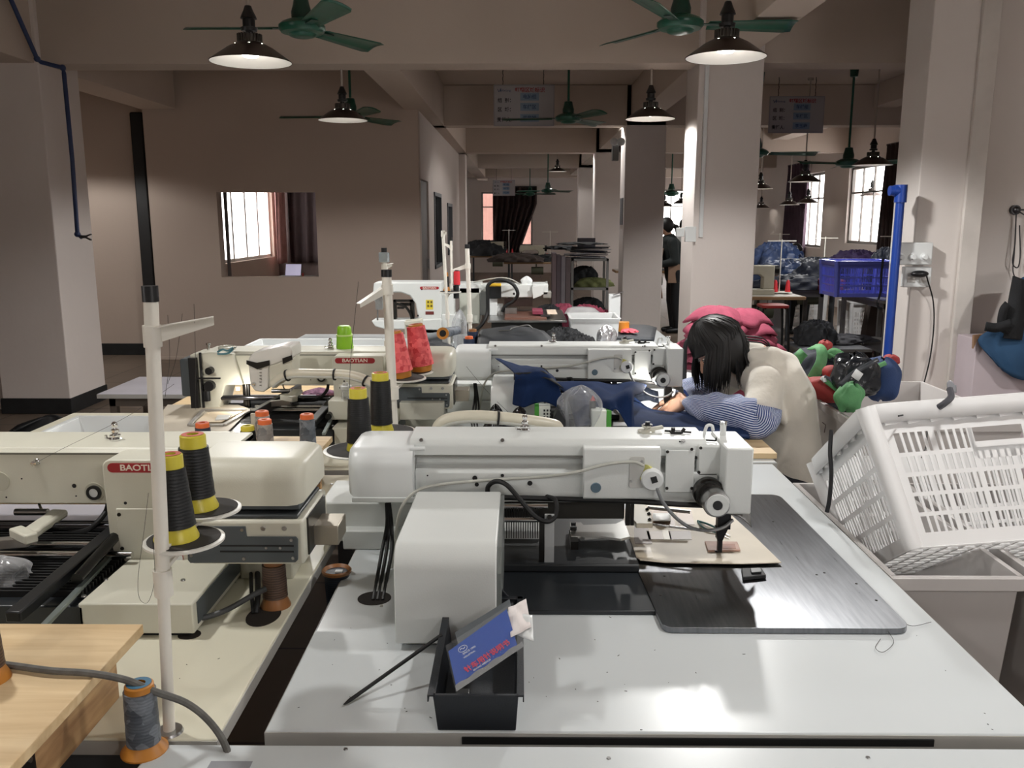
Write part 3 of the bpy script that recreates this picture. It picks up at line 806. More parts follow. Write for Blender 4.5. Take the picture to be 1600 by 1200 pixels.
    # low rear casting behind
    bx0 = Xp(500,800,2.05)
    MB().box(bx0, xa+.2, 2.05,2.24,TZ+.01,.892).build('rear_casting', mwhite, t, bevel=.004)
    MB().box(bx0+.06, xa+.3, 2.02,2.3,TZ,.83).build('bed_casting', mwhite, t, bevel=.004)
    MB().box(xa+.0,xa+.16,1.955,2.07,TZ,zb+.002).build('column', mwhite, t, bevel=.004)
    m = MB(); 
    for px,py in ((505,772),(508,783)): screw(m, Vector((Xp(px,py,2.1),2.08 if py>775 else 2.2,.892)), (0,0,1), .004)
    m.build('screw', steel, t)
    # feed unit
    fx0, fx1 = Xp(782,900,1.68), Xp(1034,950,1.67)
    MB().box(fx0,fx1,1.665,2.36,TZ,TZ+.010).build('feed_base', mat('feed_plate_dark',(38,42,46),.35,var=.1), t, bevel=.002)
    MB().box(fx0,fx1-.02,1.86,2.3,TZ+.010,TZ+.03).build('feed_block', mat('feed_block_dark',(30,33,36),.4,var=.1), t, bevel=.004)
    m = MB(); m.box(fx0+.0,Xp(975,800,2.0),1.99,2.08,zb-.055,zb-.012); m.build('feed_carriage', mat('carriage_dark',(52,50,46),.5,metal=.4), t, bevel=.003)
    m = MB()
    for py, yy in ((791,1.90),(812,1.885)): m.cyl((x1-.01,yy,Zp(py,yy)),(Xp(856,py,yy),yy,Zp(py,yy)),.006,n=14)
    m.build('guide_rod', chrome, t)
    m = MB()
    for k in range(14):
        xx = x1+.012+k*.0055; m.box(xx,xx+.002,1.895,1.93,Zp(840,1.9),Zp(798,1.9))
    m.build('bellows', blackr, t, smooth=False)
    bx = Xp(851,800,1.875)
    m = MB(); m.box(bx,bx+.022,1.872,1.876,TZ+.012,zb-.002); m.build('bracket_strip', mat('strip_galvanised',(176,178,178),.4,metal=.2), t, bevel=.0006)
    m = MB(); screw(m, (bx+.011,1.871,zb-.008), r=.006, h=.008); m.box(bx-.012,bx,1.874,1.886,TZ+.02,zb-.01); m.build('bracket_screw', gunmetal, t)
    # silver feed arm
    m = MB(); za = TZ+.052
    c0 = W(892,828,Z=za)
    m.prism([T(890,816,za),T(908,816,za),T(912,820,za),T(962,818,za),T(975,812,za),T(985,838,za),T(970,842,za),T(940,838,za),T(914,840,za),T(908,838,za),T(892,838,za)],(0,0,-.006)); m.build('feed_arm', mat('feed_arm_steel',(205,205,202),.25,metal=.55), t, bevel=.001)
    m = MB(); c = T(896,828,za); m.cyl(c,c+Vector((0,0,.008)),.008,n=6); c = T(896,821,za); m.cyl(c,c+Vector((0,0,.008)),.006,n=6); m.build('bolt', blackr, t)
    m = MB(); m.box(Xp(893,830,1.93),Xp(905,830,1.93),1.95,2.03,TZ+.03,TZ+.05); m.build('arm_support', gunmetal, t)
    m = MB(); m.box(Xp(976,800,2.0),Xp(983,800,2.0),1.98,1.99,.86,.945); m.box(Xp(983,800,2.0)+.001,Xp(989,800,2.0),1.98,1.99,.86,.945); m.build('clamp_post', gunmetal, t)
    # white clamp bracket with bars
    zc_ = .862
    m = MB(); m.prism([T(991,788,zc_),T(1006,787,zc_),T(1018,800,zc_),T(1020,818,zc_),T(994,818,zc_),T(986,808,zc_)],(0,0,-.012)); m.build('clamp_bracket', mat('clamp_ivory',(224,216,196),.4), t, bevel=.002)
    m = MB(); 
    for px,py in ((1009,797),(1012,804),(1013,813)):
        c = T(px,py,zc_); m.cyl(c,c+Vector((.006,0,.004)),.004,n=8)
    m.build('clamp_screw', blackr, t)
    m = MB(); m.cyl(T(1012,793,zc_-.006),T(1078,800,zc_-.012),.0045,n=12); m.cyl(T(1008,818,zc_-.008),T(1096,829,zc_-.008),.0028,n=10); m.build('clamp_rod', steel, t)
    # top fittings
    tension((Xp(820,670,2.04),2.04,z1), t, 1.05)
    m = MB(); c = Vector((Xp(1010,668,2.03),2.03,z1)); m.lathe([(.0001,0),(.02,0),(.021,.005),(.006,.007),(.005,.011),(.011,.013),(.0115,.018),(.0001,.019)], c=c, n=24); m.bar(c+Vector((.0,0,.006)),c+Vector((.04,.006,.012)),.012,.007); m.build('bobbin_winder', mat('winder_ivory',(200,198,186),.35,metal=.3), t)
    m = MB(); c = Vector((Xp(1012,660,2.03),2.03,z1+.018)); m.lathe([(.0001,0),(.012,.0),(.012,.002),(.0001,.002)], c=c, n=20).cyl(c,c+Vector((0,0,.008)),.006,n=12); m.build('winder_cap', blackp, t)
    m = MB(); c = Vector((Xp(1130,668,2.02),2.02,z1-.012)); m.lathe([(.0001,0),(.011,0),(.011,.005),(.0075,.007),(.0075,.03),(.009,.032),(.009,.042),(.0001,.043)], c=c, n=20); m.build('chrome_post', chrome, t)
    m = MB(); c = Vector((Xp(1108,668,2.0),2.0,z1-.006)); m.curve([c+Vector((-.012,0,.0)),c+Vector((-.006,0,.028)),c+Vector((.006,0,.03)),c+Vector((.01,0,.018))],.004,n=8); m.build('thread_lever', pwhite, t)
    m = MB(); m.curve([c+Vector((-.012,-.02,.0)),c+Vector((-.002,-.02,-.0005)),c+Vector((.012,-.022,-.0005)),c+Vector((.013,-.02,.006))],.002,n=6)
    m.box(Xp(1048,665,2.02),Xp(1064,665,2.02),2.01,2.03,z1,z1+.006); m.cyl((Xp(1052,665,2.02),2.02,z1),(Xp(1052,665,2.02),2.02,z1+.014),.005); m.cyl((Xp(1064,665,2.02),2.02,z1),(Xp(1070,665,2.02),2.02,z1+.012),.004); m.bar((Xp(1040,665,2.02),2.03,z1+.004),(Xp(1080,665,2.02),2.015,z1+.004),.004,.004)
    m.build('thread_guides', blackr, t)
    # sensor button with label square and hose
    c = W(1019,746,Y=1.925); MB().lathe([(.0001,0),(.024,0),(.0255,.006),(.0255,.018),(.022,.023),(.0001,.023)], c=c, ax=(-.12,-1,-.05), n=28).build('sensor_cap', pwhite, t)
    m = MB(); m.box(c.x-.006,c.x+.008,c.y-.0245,c.y-.0225,c.z-.006,c.z+.009, rot=Matrix.Rotation(R(-18),3,'Y')); m.build('sensor_mark', blackp, t)
    MB().lathe([(.0001,0),(.019,0),(.019,.014),(.0001,.014)], c=W(1012,739,Y=1.93), ax=(-.5,-.6,.2)).build('sensor_ring', mat('ring_yellowish',(206,202,120),.5), t)
    P = lambda px,py,Y: W(px,py,Y=Y)
    MB().curve([P(1006,728,1.915),P(990,722,1.92),P(950,725,1.92),P(900,738,1.915),P(850,745,1.94),P(800,748,1.94),P(740,752,1.94),P(690,757,1.93),P(655,765,1.91),P(632,785,1.90),P(622,810,1.90),P(618,845,1.92),P(610,900,1.9),P(602,932,1.85),T(596,948)],.0038,seg=5).build('signal_cable', cable_grey, t)
    MB().curve([P(1026,762,1.905),P(1036,785,1.9),P(1055,808,1.89),P(1078,824,1.90),P(1105,829,1.92),P(1130,824,1.93),P(1145,812,1.94)],.0042,seg=5).build('air_hose', mat('hose_grey',(120,122,124),.3), t)
    MB().curve([P(762,774,1.93),P(763,760,1.93),P(775,752,1.92),P(792,758,1.90),P(812,780,1.89),P(835,806,1.87),P(855,815,1.86),P(868,805,1.88),P(868,782,1.9),P(855,776,1.95)],.0058,seg=5).build('loop_hose', blackr, t)
    MB().box(Xp(758,770,1.92),Xp(768,770,1.92),1.93,1.945,zb-.0,zb+.02).build('hose_clip', blackr, t)
    MB().curve([P(780,777,1.93),P(850,779,1.94),P(920,781,1.94),P(1000,784,1.935),P(1060,788,1.93),P(1105,790,1.94)],.0065,seg=4).build('bottom_cable', blackr, t)
    for k,(dx) in enumerate((0,8,-7)):
        MB().curve([P(606+dx*.3,786,1.98),P(608+dx*.5,820,1.95),P(604+dx,860,1.9),P(596+dx,905,1.84),T(590+dx,938)],.0042,seg=4).build('power_cable', blackr, t)
    return t
m1 = pattern_machine('nearest white pattern sewing machine on the right, with a large white square housing')
m2 = dup(m1, Vector(m1.location)+Vector((.13,1.55,0)), 'white pattern sewing machine being used by the seated woman')

# ================= CREAM MACHINES OF THE LEFT ROW =================
slate = mat('cover_slate', (74,80,84), .45); slate2 = mat('cover_dark_slate', (58,62,64), .4)
def cream_machine(label):
    t = thing('sewing_machine', (-.9, 1.9, TZ), label, 'sewing machine', 'cream pattern sewing machines of the left row')
    Yf = 1.86
    zb, zt = Zp(789,Yf), Zp(704,Yf)
    xe, xl = Xp(350,740,Yf), -1.46
    profX([(Yf,zb),(2.02,zb),(2.02,zt),(Yf+.01,zt),(Yf,zt-.01)], xl+.06, xe).build('arm', mcream, t, bevel=.003)
    ztop = Zp(686,1.95)
    profX(rprof(Yf+.006,2.02,zt-.004,ztop,.012,'cd'), xl+.05, xe+.02).build('top_cover', mcream, t, bevel=.0015)
    profX([(Yf-.001,zt-.012),(2.0,zt-.012),(2.0,zt-.008),(Yf-.001,zt-.008)], xl+.06, xe).build('seam', mat('seam_dark',(110,108,98),.6), t, smooth=False)
    # pillar
    Yp = 1.785
    x0, x1 = Xp(160,740,Yp), Xp(302,740,Yp)
    zp = Zp(720,Yp); pts=[]
    for cx,cz,a0 in ((x1-.004,zp-.004,0),(x0+.018,zp-.018,90)):
        for k in range(6):
            a = R(a0+90*k/5); r = .004 if a0==0 else .018; pts.append((cx+r*math.cos(a),Yp,cz+r*math.sin(a)))
    pts += [(x0+.003,Yp,.9),(x0+.012,Yp,.84),(x1,Yp,.84)]
    MB().prism(pts,(0,.26,0)).build('pillar', mcream, t, bevel=.003)
    q0,q1 = Xp(182,800,Yp),Xp(262,800,Yp)
    MB().box(q0,q1,Yp-.003,Yp+.002,Zp(870,Yp),Zp(796,Yp)).build('inspection_panel', mcream, t, bevel=.002)
    m = MB()
    for px,py in ((186,804),(191,857)): screw(m, W(px,py,Y=Yp-.003), r=.0045)
    m.build('screw', gunmetal, t)
    m = MB()
    for px,py,r,Y in ((196,786,.0035,Yp),(203,865,.0025,Yp),(116,759,.005,Yf),(119,775,.002,Yf),(34,748,.002,Yf),(10,777,.002,Yf)):
        m.lathe([(.0001,0),(r,0),(r,.0006),(.0001,.0006)], c=W(px,py,Y=Y), ax=(0,-1,0), n=12)
    m.build('holes', blackr, t)
    c = W(223,731,Y=Yp); badge(Vector((c.x,Yp,c.z)), .152, .021, t)
    c = W(148,769,Y=Yf); MB().lathe([(.0001,0),(.022,0),(.022,.002),(.0001,.002)], c=c, ax=(0,-1,0), n=28).build('dial_recess', mat('recess_cream',(186,184,168),.5), t)
    MB().lathe([(.010,0),(.0165,0),(.0165,.005),(.010,.005)], c=c+Vector((0,-.002,0)), ax=(0,-1,0), n=28, cap=False).build('dial_ring', blackp, t)
    MB().lathe([(.0001,0),(.0105,0),(.0105,.003),(.0001,.003)], c=c+Vector((0,-.002,0)), ax=(0,-1,0), n=28).build('dial_face', pwhite, t)
    c = W(0,752,Y=Yf); MB().lathe([(.0001,0),(.022,0),(.022,.002),(.0001,.002)], c=c, ax=(0,-1,0), n=28).build('round_cap', mat('recess_cream',(186,184,168),.5), t)
    c = W(57,722,Y=Yf); MB().lathe([(.0001,0),(.008,0),(.005,.004),(.004,.01),(.006,.012),(.006,.014),(.0001,.015)], c=c, ax=(0,-1,0), n=16).build('thread_nipple', chrome, t)
    tension((Xp(181,690,1.93),1.93,ztop), t, 1.1)
    # wide rounded motor cover
    x0, x1 = Xp(299,740,1.64), Xp(473,740,1.64)
    z0, z1 = Zp(792,1.64), Zp(692,1.80)
    r = rprof(1.64,1.85,z0,z1,.045,'cd',6); mb = MB(); rings = []
    cy, cz = 1.745, (z0+z1)/2
    for xx, sc in ((x0,1),(x1-.035,1.0),(x1-.015,.96),(x1-.004,.88),(x1,.75)):
        rings.append([mb.bm.verts.new((xx, cy+(y-cy)*sc, cz-.01+(z-cz+.01)*sc)) for y, z in r])
    mb.skin(rings).build('motor_cover', mcream, t)
    MB().box(x0,x1-.012,1.646,1.84,z0-.010,z0+.004).build('motor_plate', slate, t, bevel=.002)
    # gear box with slate plate
    gx0, gx1 = Xp(296,840,1.62), Xp(474,840,1.62)
    gz0, gz1 = Zp(884,1.62), Zp(815,1.62)
    MB().box(gx0,gx1,1.62,1.83,gz0,gz1).build('drive_box', mcream, t, bevel=.006)
    MB().box(gx0+.012,gx1-.012,1.63,1.82,gz1,gz1+.008).build('drive_lid', slate2, t, bevel=.003)
    a = [W(px,py,Y=1.619) for px,py in ((297,822),(384,822),(386,838),(463,838),(466,842),(466,874),(462,878),(298,879),(294,874),(294,826))]
    MB().prism(a,(0,-.003,0)).build('slate_plate', slate, t, bevel=.0008)
    m = MB()
    for py in (853,862): 
        p,q = W(344,py+1,Y=1.6155),W(459,py-1,Y=1.6155); m.box(p.x,q.x,1.6150,1.6165,p.z,q.z)
    m.build('slots', blackr, t, smooth=False)
    m = MB()
    for px,py,r in ((378,828,.0035),(455,844,.0035),(299,868,.0035),(381,873,.0035),(458,872,.0035),(411,826,.005),(444,826,.005),(416,856,.003),(438,856,.003)): screw(m, W(px,py,Y=1.616), r=r)
    m.build('screw', steel, t)
    MB().box(Xp(480,830,1.70),Xp(530,830,1.70),1.69,1.77,Zp(853,1.69),Zp(823,1.69)).build('end_block', mat('block_brushed',(168,160,146),.4,metal=.8), t, bevel=.002)
    MB().box(gx1-.002,gx1+.004,1.65,1.8,gz0+.01,gz1-.005).build('end_plate', gunmetal, t)
    # base casting
    x0, x1 = Xp(118,1000,1.54), Xp(298,1000,1.54)
    MB().box(x0,x1,1.56,2.0,TZ+.008,.85).build('base_casting', mcream, t, bevel=.003)
    MB().box(x0+.01,x1-.01,1.57,1.98,TZ,TZ+.01).build('base_foot', blackr, t)
    MB().box(x1,x1+.002,1.58,1.98,TZ+.02,.845).build('base_side', slate, t)
    m = MB()
    for px,py in ((165,906),(131,932),(286,907)): screw(m, T(px,py,.85), (0,0,1), .005,.003)
    m.build('screw', steel, t)
    MB().box(x1+.0,x1+.12,1.84,2.0,TZ,gz0+.02).build('rear_leg', mcream, t, bevel=.004)
    p,q = W(275,868,Y=1.782),W(287,890,Y=1.782)
    st = MB().box(p.x,q.x,1.7815,1.786,q.z,p.z).build('warning_label', mat('label_red',(170,40,44),.5), t, smooth=False)
    MB().box(p.x,q.x,1.781,1.7815,p.z-.012,p.z).build('label_top', pwhite, st, smooth=False)
    # feed mechanism to the left
    xk = Xp(170,920,1.6)
    MB().box(-1.42,x0+.01,1.56,2.1,TZ,.845).build('feed_base', mat('feed_plate_dark',(38,42,46),.35,var=.1), t, bevel=.003)
    m = MB()
    for k in range(30):
        yy = 1.60+k*.014; m.box(-1.30,x0-.01,yy,yy+.005,.845,.858)
    m.build('bellows', blackr, t, smooth=False)
    MB().bar(W(62,985,Z=.86),W(172,870,Z=.86),.012,.008).build('metal_strip', mat('strip_grey',(140,150,148),.35,metal=.6), t, bevel=.001)
    a, b = Vector((-1.33,1.50,.885)), Vector((-.98,1.93,.885))
    MB().bar(W(20,965,Z=.87),W(185,825,Z=.90),.03,.022).build('carriage_bar', blackp, t, bevel=.003)
    MB().cyl(W(120,905,Z=.88),W(180,838,Z=.90),.012,n=12).build('carriage_tube', mat('tube_black',(26,26,28),.2,metal=.5), t)
    m = MB(); m.cyl(Vector((-1.35,1.85,.90)),Vector((x0+.02,1.85,.90)),.010,n=14); m.build('slide_rod', mat('rod_dark_steel',(90,90,94),.2,metal=1), t)
    m = MB(); m.cyl(W(24,800,Y=1.9),W(75,800,Y=1.9),.008,n=14); m.build('clamp_cylinder', steel, t)
    MB().bar(W(-10,850,Y=1.75),W(46,845,Y=1.75),.022,.022).build('clamp_rail', mat('rail_steel',(170,165,158),.3,metal=.7), t, bevel=.002)
    MB().bar(W(40,838,Y=1.78),W(95,800,Y=1.9),.04,.018).build('clamp_arm', mcream, t, bevel=.006)
    MB().bar(W(24,830,Y=1.76),W(50,842,Y=1.72),.028,.022).build('clamp_end', mcream, t, bevel=.004)
    MB().box(-1.40,-1.05,1.98,2.15,.845,.852).build('pallet_sheet', mat('sheet_lilac',(176,174,182),.4), t, bevel=.001)
    MB().curve([W(60,770,Y=1.95),W(62,790,Y=1.93),W(74,808,Y=1.92),W(82,815,Y=1.92)],.003).build('wire', mat('wire_olive',(120,116,96),.4), t)
    MB().curve([W(85,830,Y=1.86),W(130,830,Y=1.84),W(150,818,Y=1.84),W(165,800,Y=1.86),W(170,785,Y=1.88)],.006).build('black_hose', blackr, t)
    # sewing head at the far left end
    hx = xl
    pts = [(hx+.10,zb-.1),(hx+.0,zb-.1),(hx-.01,zb-.02),(hx,ztop-.01),(hx+.08,ztop),(hx+.17,ztop-.006),(hx+.2,zb),(hx+.13,zb)]
    MB().prism([(x,Yf-.02,z) for x,z in pts],(0,.15,0)).build('head_casting', mcream, t, bevel=.006)
    MB().box(hx-.05,hx+.0,Yf+.0,Yf+.10,zb-.05,ztop-.03).build('end_motor', slate, t, bevel=.008)
    m = MB(); m.box(hx+.0,hx+.03,Yf-.04,Yf-.02,zb-.11,ztop-.02); m.cyl((hx+.045,Yf-.03,zb-.14),(hx+.045,Yf-.03,ztop),.005); m.cyl((hx+.06,Yf-.03,zb-.06),(hx+.06,Yf-.03,zb-.02),.014,n=12); m.cyl((hx+.075,Yf-.02,zb-.0),(hx+.075,Yf-.045,zb-.0),.02,n=14); m.cyl((hx+.08,Yf-.02,zb+.06),(hx+.08,Yf-.05,zb+.06),.014,n=14)
    m.bar((hx+.02,Yf-.035,zb+.03),(hx+.12,Yf-.035,zb+.03),.004,.006)
    m.build('needle_mechanism', needle_dk, t, smooth=True)
    m = MB(); m.cyl((hx+.05,Yf+.02,zb-.1),(hx+.05,Yf+.02,TZ+.03),.005); m.cyl((hx+.2,Yf+.02,zb),(hx+.2,Yf+.02,TZ+.05),.014); m.cyl((hx+.215,Yf,zb),(hx+.215,Yf,TZ+.04),.006); m.box(hx+.17,hx+.25,Yf,Yf+.03,TZ+.03,TZ+.042); m.build('needle_bar', gunmetal, t)
    MB().cyl((hx+.05,Yf+.05,ztop),(hx+.05,Yf+.05,ztop+.02),.006).cyl((hx+.05,Yf+.05,ztop+.018),(hx+.05,Yf+.05,ztop+.026),.009).build('chrome_post', chrome, t)
    m = MB(); m.lathe([(.03,0),(.033,.004),(.033,.008),(.03,.012)], c=(hx+.12,Yf+.06,ztop), n=24, cap=False); m.build('thread_ring', mat('winder_ivory',(200,198,186),.35,metal=.3), t, solid=.002)
    # rods right of head
    m = MB(); 
    for yy in (Yf-.1,Yf-.04): m.cyl((hx+.25,yy,.87),(x0+.02,yy,.87),.008,n=12)
    m.build('guide_rod', chrome, t)
    return t
m3 = cream_machine('nearest cream sewing machine with a red badge behind the tall white thread stand')
m4 = dup(m3, Vector(m3.location)+Vector((.185,1.45,0)), 'cream sewing machine with a red badge and thick corrugated hose, before the green cup')
# ================= THREAD STANDS AND CONES =================
disc_top = mat('felt_pad_black', (44,40,38), .8, var=.2, scale=20)
rim_m = mat('disc_rim_white', (224,222,214), .4)
def thread_stand(label, base, h, discs, bracket_z, bracket_to, r=.0105, group='white tubular thread stands', cap=True, lean=(0,0)):
    t = thing('thread_stand', base, label, 'thread stand', group)
    b = Vector(base); top = b+Vector((lean[0],lean[1],h)); mid = b+(top-b)*.38
    MB().lathe([(.0001,0),(.022,0),(.02,.004),(.0001,.004)], c=b).build('foot', steel, t)
    MB().cyl(b, mid, r*.86, n=20).build('lower_pole', pole_m, t)
    MB().cyl(mid-Vector((0,0,.02)), top, r, n=20).build('upper_pole', pole_m, t)
    MB().cyl(mid-Vector((0,0,.03)), mid+Vector((0,0,.012)), r*1.35, n=20).build('collar', pole_m, t)
    if cap: MB().cyl(top-Vector((0,0,.001)), top+Vector((0,0,.022)), r*1.12, n=20).build('end_cap', blackp, t)
    zb = b+(top-b)*bracket_z; bt = zb+Vector(bracket_to)
    MB().cyl(zb-Vector((0,0,.016)), zb+Vector((0,0,.016)), r*1.25, n=20).build('bracket_clamp', pole_m, t)
    d = (bt-zb); side = d.cross(Vector((0,0,1))).normalized()*.006
    m = MB(); a0 = zb+d*.06
    m.prism([a0+Vector((0,0,-.012)),bt+Vector((0,0,-.004)),bt+Vector((0,0,.008)),a0+Vector((0,0,.012))], side*.3)
    m.prism([a0+Vector((0,0,.012)),bt+Vector((0,0,.008)),bt+Vector((0,0,.0095)),a0+Vector((0,0,.0135))], side*3)
    m.build('thread_bracket', pole_m, t)
    k = 0
    for (dx,dy,dz,rr) in discs:
        c = b+Vector((dx,dy,dz))
        ds = MB().lathe([(.0001,-.002),(rr*.9,-.002),(rr,.0005),(rr,.004),(rr*.93,.005),(.0001,.003)], c=c, n=40).build('cone_plate', rim_m, t)
        MB().lathe([(.0001,.0032),(rr*.9,.0055),(rr*.9,.0065),(.0001,.005)], c=c, n=36).build('felt_pad', disc_top, ds)
        m = MB(); q = b+(top-b)*(dz/h)
        m.bar(q-Vector((0,0,.01)), c-Vector((0,0,.006)), .014, .005); m.bar(q-Vector((0,0,.03)), c-Vector((0,0,.006)), .006,.006); m.cyl(c, c+Vector((0,0,.05)), .003, n=8)
        m.build('plate_arm', pole_m, t)
    return t
WIND = {}
def thread_mat(name, c1, c2, patch=False):
    """wound thread: fine diagonal winding bands"""
    if name in WIND: return WIND[name]
    m = bpy.data.materials.new(name); WIND[name] = m; m.use_nodes = True
    N = m.node_tree.nodes; L = m.node_tree.links; b = N['Principled BSDF']; b.inputs['Roughness'].default_value = .5
    tc = N.new('ShaderNodeTexCoord')
    w = N.new('ShaderNodeTexWave'); w.wave_type = 'BANDS'; w.bands_direction = 'Z'; w.inputs['Scale'].default_value = 60; w.inputs['Distortion'].default_value = 3
    ck = N.new('ShaderNodeTexChecker'); ck.inputs['Scale'].default_value = 62
    rp = N.new('ShaderNodeMixRGB'); rp.inputs['Color1'].default_value = (*lin(c1),1); rp.inputs['Color2'].default_value = (*lin(c2),1)
    L.new(tc.outputs['Object'], w.inputs['Vector']); L.new(tc.outputs['Object'], ck.inputs['Vector'])
    if patch:
        nz = N.new('ShaderNodeTexVoronoi'); nz.inputs['Scale'].default_value = 75; nz.feature = 'F1'
        L.new(tc.outputs['Object'], nz.inputs['Vector'])
        sep = N.new('ShaderNodeSeparateColor'); L.new(nz.outputs['Color'], sep.inputs['Color']); L.new(sep.outputs[0], rp.inputs['Fac'])
    else: L.new(w.outputs['Color'], rp.inputs['Fac'])
    L.new(rp.outputs['Color'], b.inputs['Base Color'])
    bp = N.new('ShaderNodeBump'); bp.inputs['Strength'].default_value = .18; bp.inputs['Distance'].default_value = .002
    L.new(w.outputs['Color'], bp.inputs['Height']); L.new(bp.outputs['Normal'], b.inputs['Normal'])
    return m
yel = mat('cone_yellow', (214,200,70), .3, var=.04); orng = mat('cone_orange', (226,112,62), .4); brn = mat('cone_brown', (150,100,58), .4); ochre = mat('cone_ochre', (190,124,44), .45)
redl = mat('cone_label_red', (198,84,60), .5); bluel = mat('cone_label_blue', (58,110,140), .5)
def cone(label, loc, thread, core, h=.15, r0=.031, r1=.021, base_r=.034, cap_r=.0185, cap_h=.022, base_h=.02, top=redl, rot=(0,0,0), group='thread cones'):
    t = thing('thread_cone', (0,0,0), label, 'thread cone', group)
    zb, zt = base_h, h-cap_h
    MB().lathe([(.008,0),(base_r,0),(base_r*1.0,.002),(r0*.86,zb+.002),(r0*.8,zb+.002)], n=28, cap=False).build('cone_base', core, t, solid=.0015)
    pr = [(r0*.8,zb)]+[(r0+(r1-r0)*k/8+.0002*((-1)**k), zb+(zt-zb)*k/8+(.002 if k==0 else 0)) for k in range(9)]+[(r1*.5,zt+.001)]
    MB().lathe(pr, n=32).build('thread', thread, t)
    MB().lathe([(cap_r*.92,zt-.002),(cap_r*1.02,zt),(cap_r,h-.002),(cap_r*.9,h),(cap_r*.5,h),(cap_r*.45,h-.015)], n=28, cap=False).build('cone_top', core, t)
    MB().lathe([(cap_r*.46,h+.0006),(cap_r*.86,h+.0006)], n=24, cap=False).build('top_label', top, t)
    MB().lathe([(.0001,h-.008),(cap_r*.5,h-.008)], n=16, cap=False).build('bore', blackr, t)
    t.location = loc; t.rotation_euler = rot
    return t
tb = thread_mat('thread_black', (9,11,13), (20,22,25)); tgrey = thread_mat('thread_grey', (66,72,80), (120,126,134), True)
tnavy = thread_mat('thread_navy', (24,32,52), (40,54,82)); tred = thread_mat('thread_red', (190,44,52), (232,104,104), True)
tbrown = thread_mat('thread_brown', (58,42,34), (92,70,56)); tpink = thread_mat('thread_pinkgrey', (112,112,114), (168,164,160), True)
# --- nearest stand
b = T(264,1168); b.y = 1.245; b.x = Xp(266,1160,1.245); b.z = TZ
top = W(237,470,Y=1.26)
dA = W(288,846,Y=1.30); dB = W(322,798,Y=1.40)
thread_stand('tall white thread stand at the left front with two black cones', b, top.z-b.z, [(dA.x-b.x,dA.y-b.y,dA.z-b.z,.062),(dB.x-b.x,dB.y-b.y,dB.z-b.z,.058)], .925, (.085,.02,.018), lean=(top.x-b.x, .012))
cone('left black thread cone on the plate of the nearest thread stand', dA+Vector((-.012,0,.006)), tb, yel, h=.138)
cone('right black thread cone, taller looking, on the rear plate of the nearest stand', dB+Vector((-.014,-.0,.006)), tb, yel, h=.128, r0=.030, r1=.024, cap_r=.021)
# --- second stand (red cones), offset one row
b2 = Vector((Xp(617,660,2.80),2.80,TZ+.02)); top2 = W(604,432,Y=2.80)
dA2 = W(632,592,Y=2.92); dB2 = W(640,582,Y=3.05)
thread_stand('white thread stand with two red cones in the middle of the photo', b2, top2.z-b2.z, [(dA2.x-b2.x,.12,dA2.z-b2.z,.075),(dB2.x-b2.x,.25,dB2.z-b2.z,.085)], .93, (-.07,-.1,-.045), r=.0155, lean=(top2.x-b2.x,0))
cone('front red patterned thread cone leaning on the middle thread stand', dA2+Vector((-.01,0,.006)), tred, ochre, h=.16, r0=.043, r1=.03, cap_r=.024, cap_h=.008, rot=(0,R(-8),0))
cone('rear red patterned thread cone behind the pole of the middle thread stand', dB2+Vector((.045,0,.006)), tred, ochre, h=.17, r0=.046, r1=.032, cap_r=.026, cap_h=.008, rot=(0,R(-7),0))
# lower plates with the two black cones in the middle
b3 = W(660,660,Y=2.35); 
dA3 = W(560,705,Y=2.22); dB3 = W(603,676,Y=2.42)
t = thing('thread_stand', (b3.x,2.35,TZ), 'low thread stand with two white-rimmed plates behind the nearest right machine', 'thread stand', 'white tubular thread stands')
MB().cyl((Xp(640,680,2.35),2.35,TZ),(Xp(640,680,2.35),2.35,dB3.z),.008).build('lower_pole', pole_m, t)
for c,rr in ((dA3,.092),(dB3,.088)):
    ds = MB().lathe([(.0001,-.002),(rr*.9,-.002),(rr,.0005),(rr,.004),(rr*.93,.005),(.0001,.003)], c=c, n=40).build('cone_plate', rim_m, t)
    MB().lathe([(.0001,.0032),(rr*.9,.0055),(rr*.9,.0065),(.0001,.005)], c=c, n=36).build('felt_pad', disc_top, ds)
    MB().bar((Xp(640,680,2.35),2.35,c.z-.008), c-Vector((0,0,.008)), .03,.006).build('plate_arm', pole_m, t)
cone('front-left of the two black cones behind the nearest right machine', dA3+Vector((.004,0,.006)), tb, yel, h=.165, r0=.034, r1=.027, cap_r=.023, cap_h=.026)
cone('rear-right of the two black cones behind the nearest right machine', dB3+Vector((-.012,0,.006)), tb, yel, h=.170, r0=.032, r1=.028, cap_r=.024, cap_h=.022)
# --- stand behind, with square clamp head
b4 = Vector((Xp(606,520,3.9),3.9,TZ+.0)); top4 = W(600,388,Y=3.9)
t4s = thread_stand('white thread stand pole with a clear clamp just behind the red-cone stand', b4, top4.z-b4.z-.02, [], .90, (.03,.02,.01), r=.0115, lean=(top4.x-b4.x,0))
c = W(600,402,Y=3.89); MB().box(c.x-.022,c.x+.022,3.875,3.91,c.z-.022,c.z+.022).build('clear_clamp', mat('clear_clamp',(190,200,206),.15,trans=.6), t4s, bevel=.004)
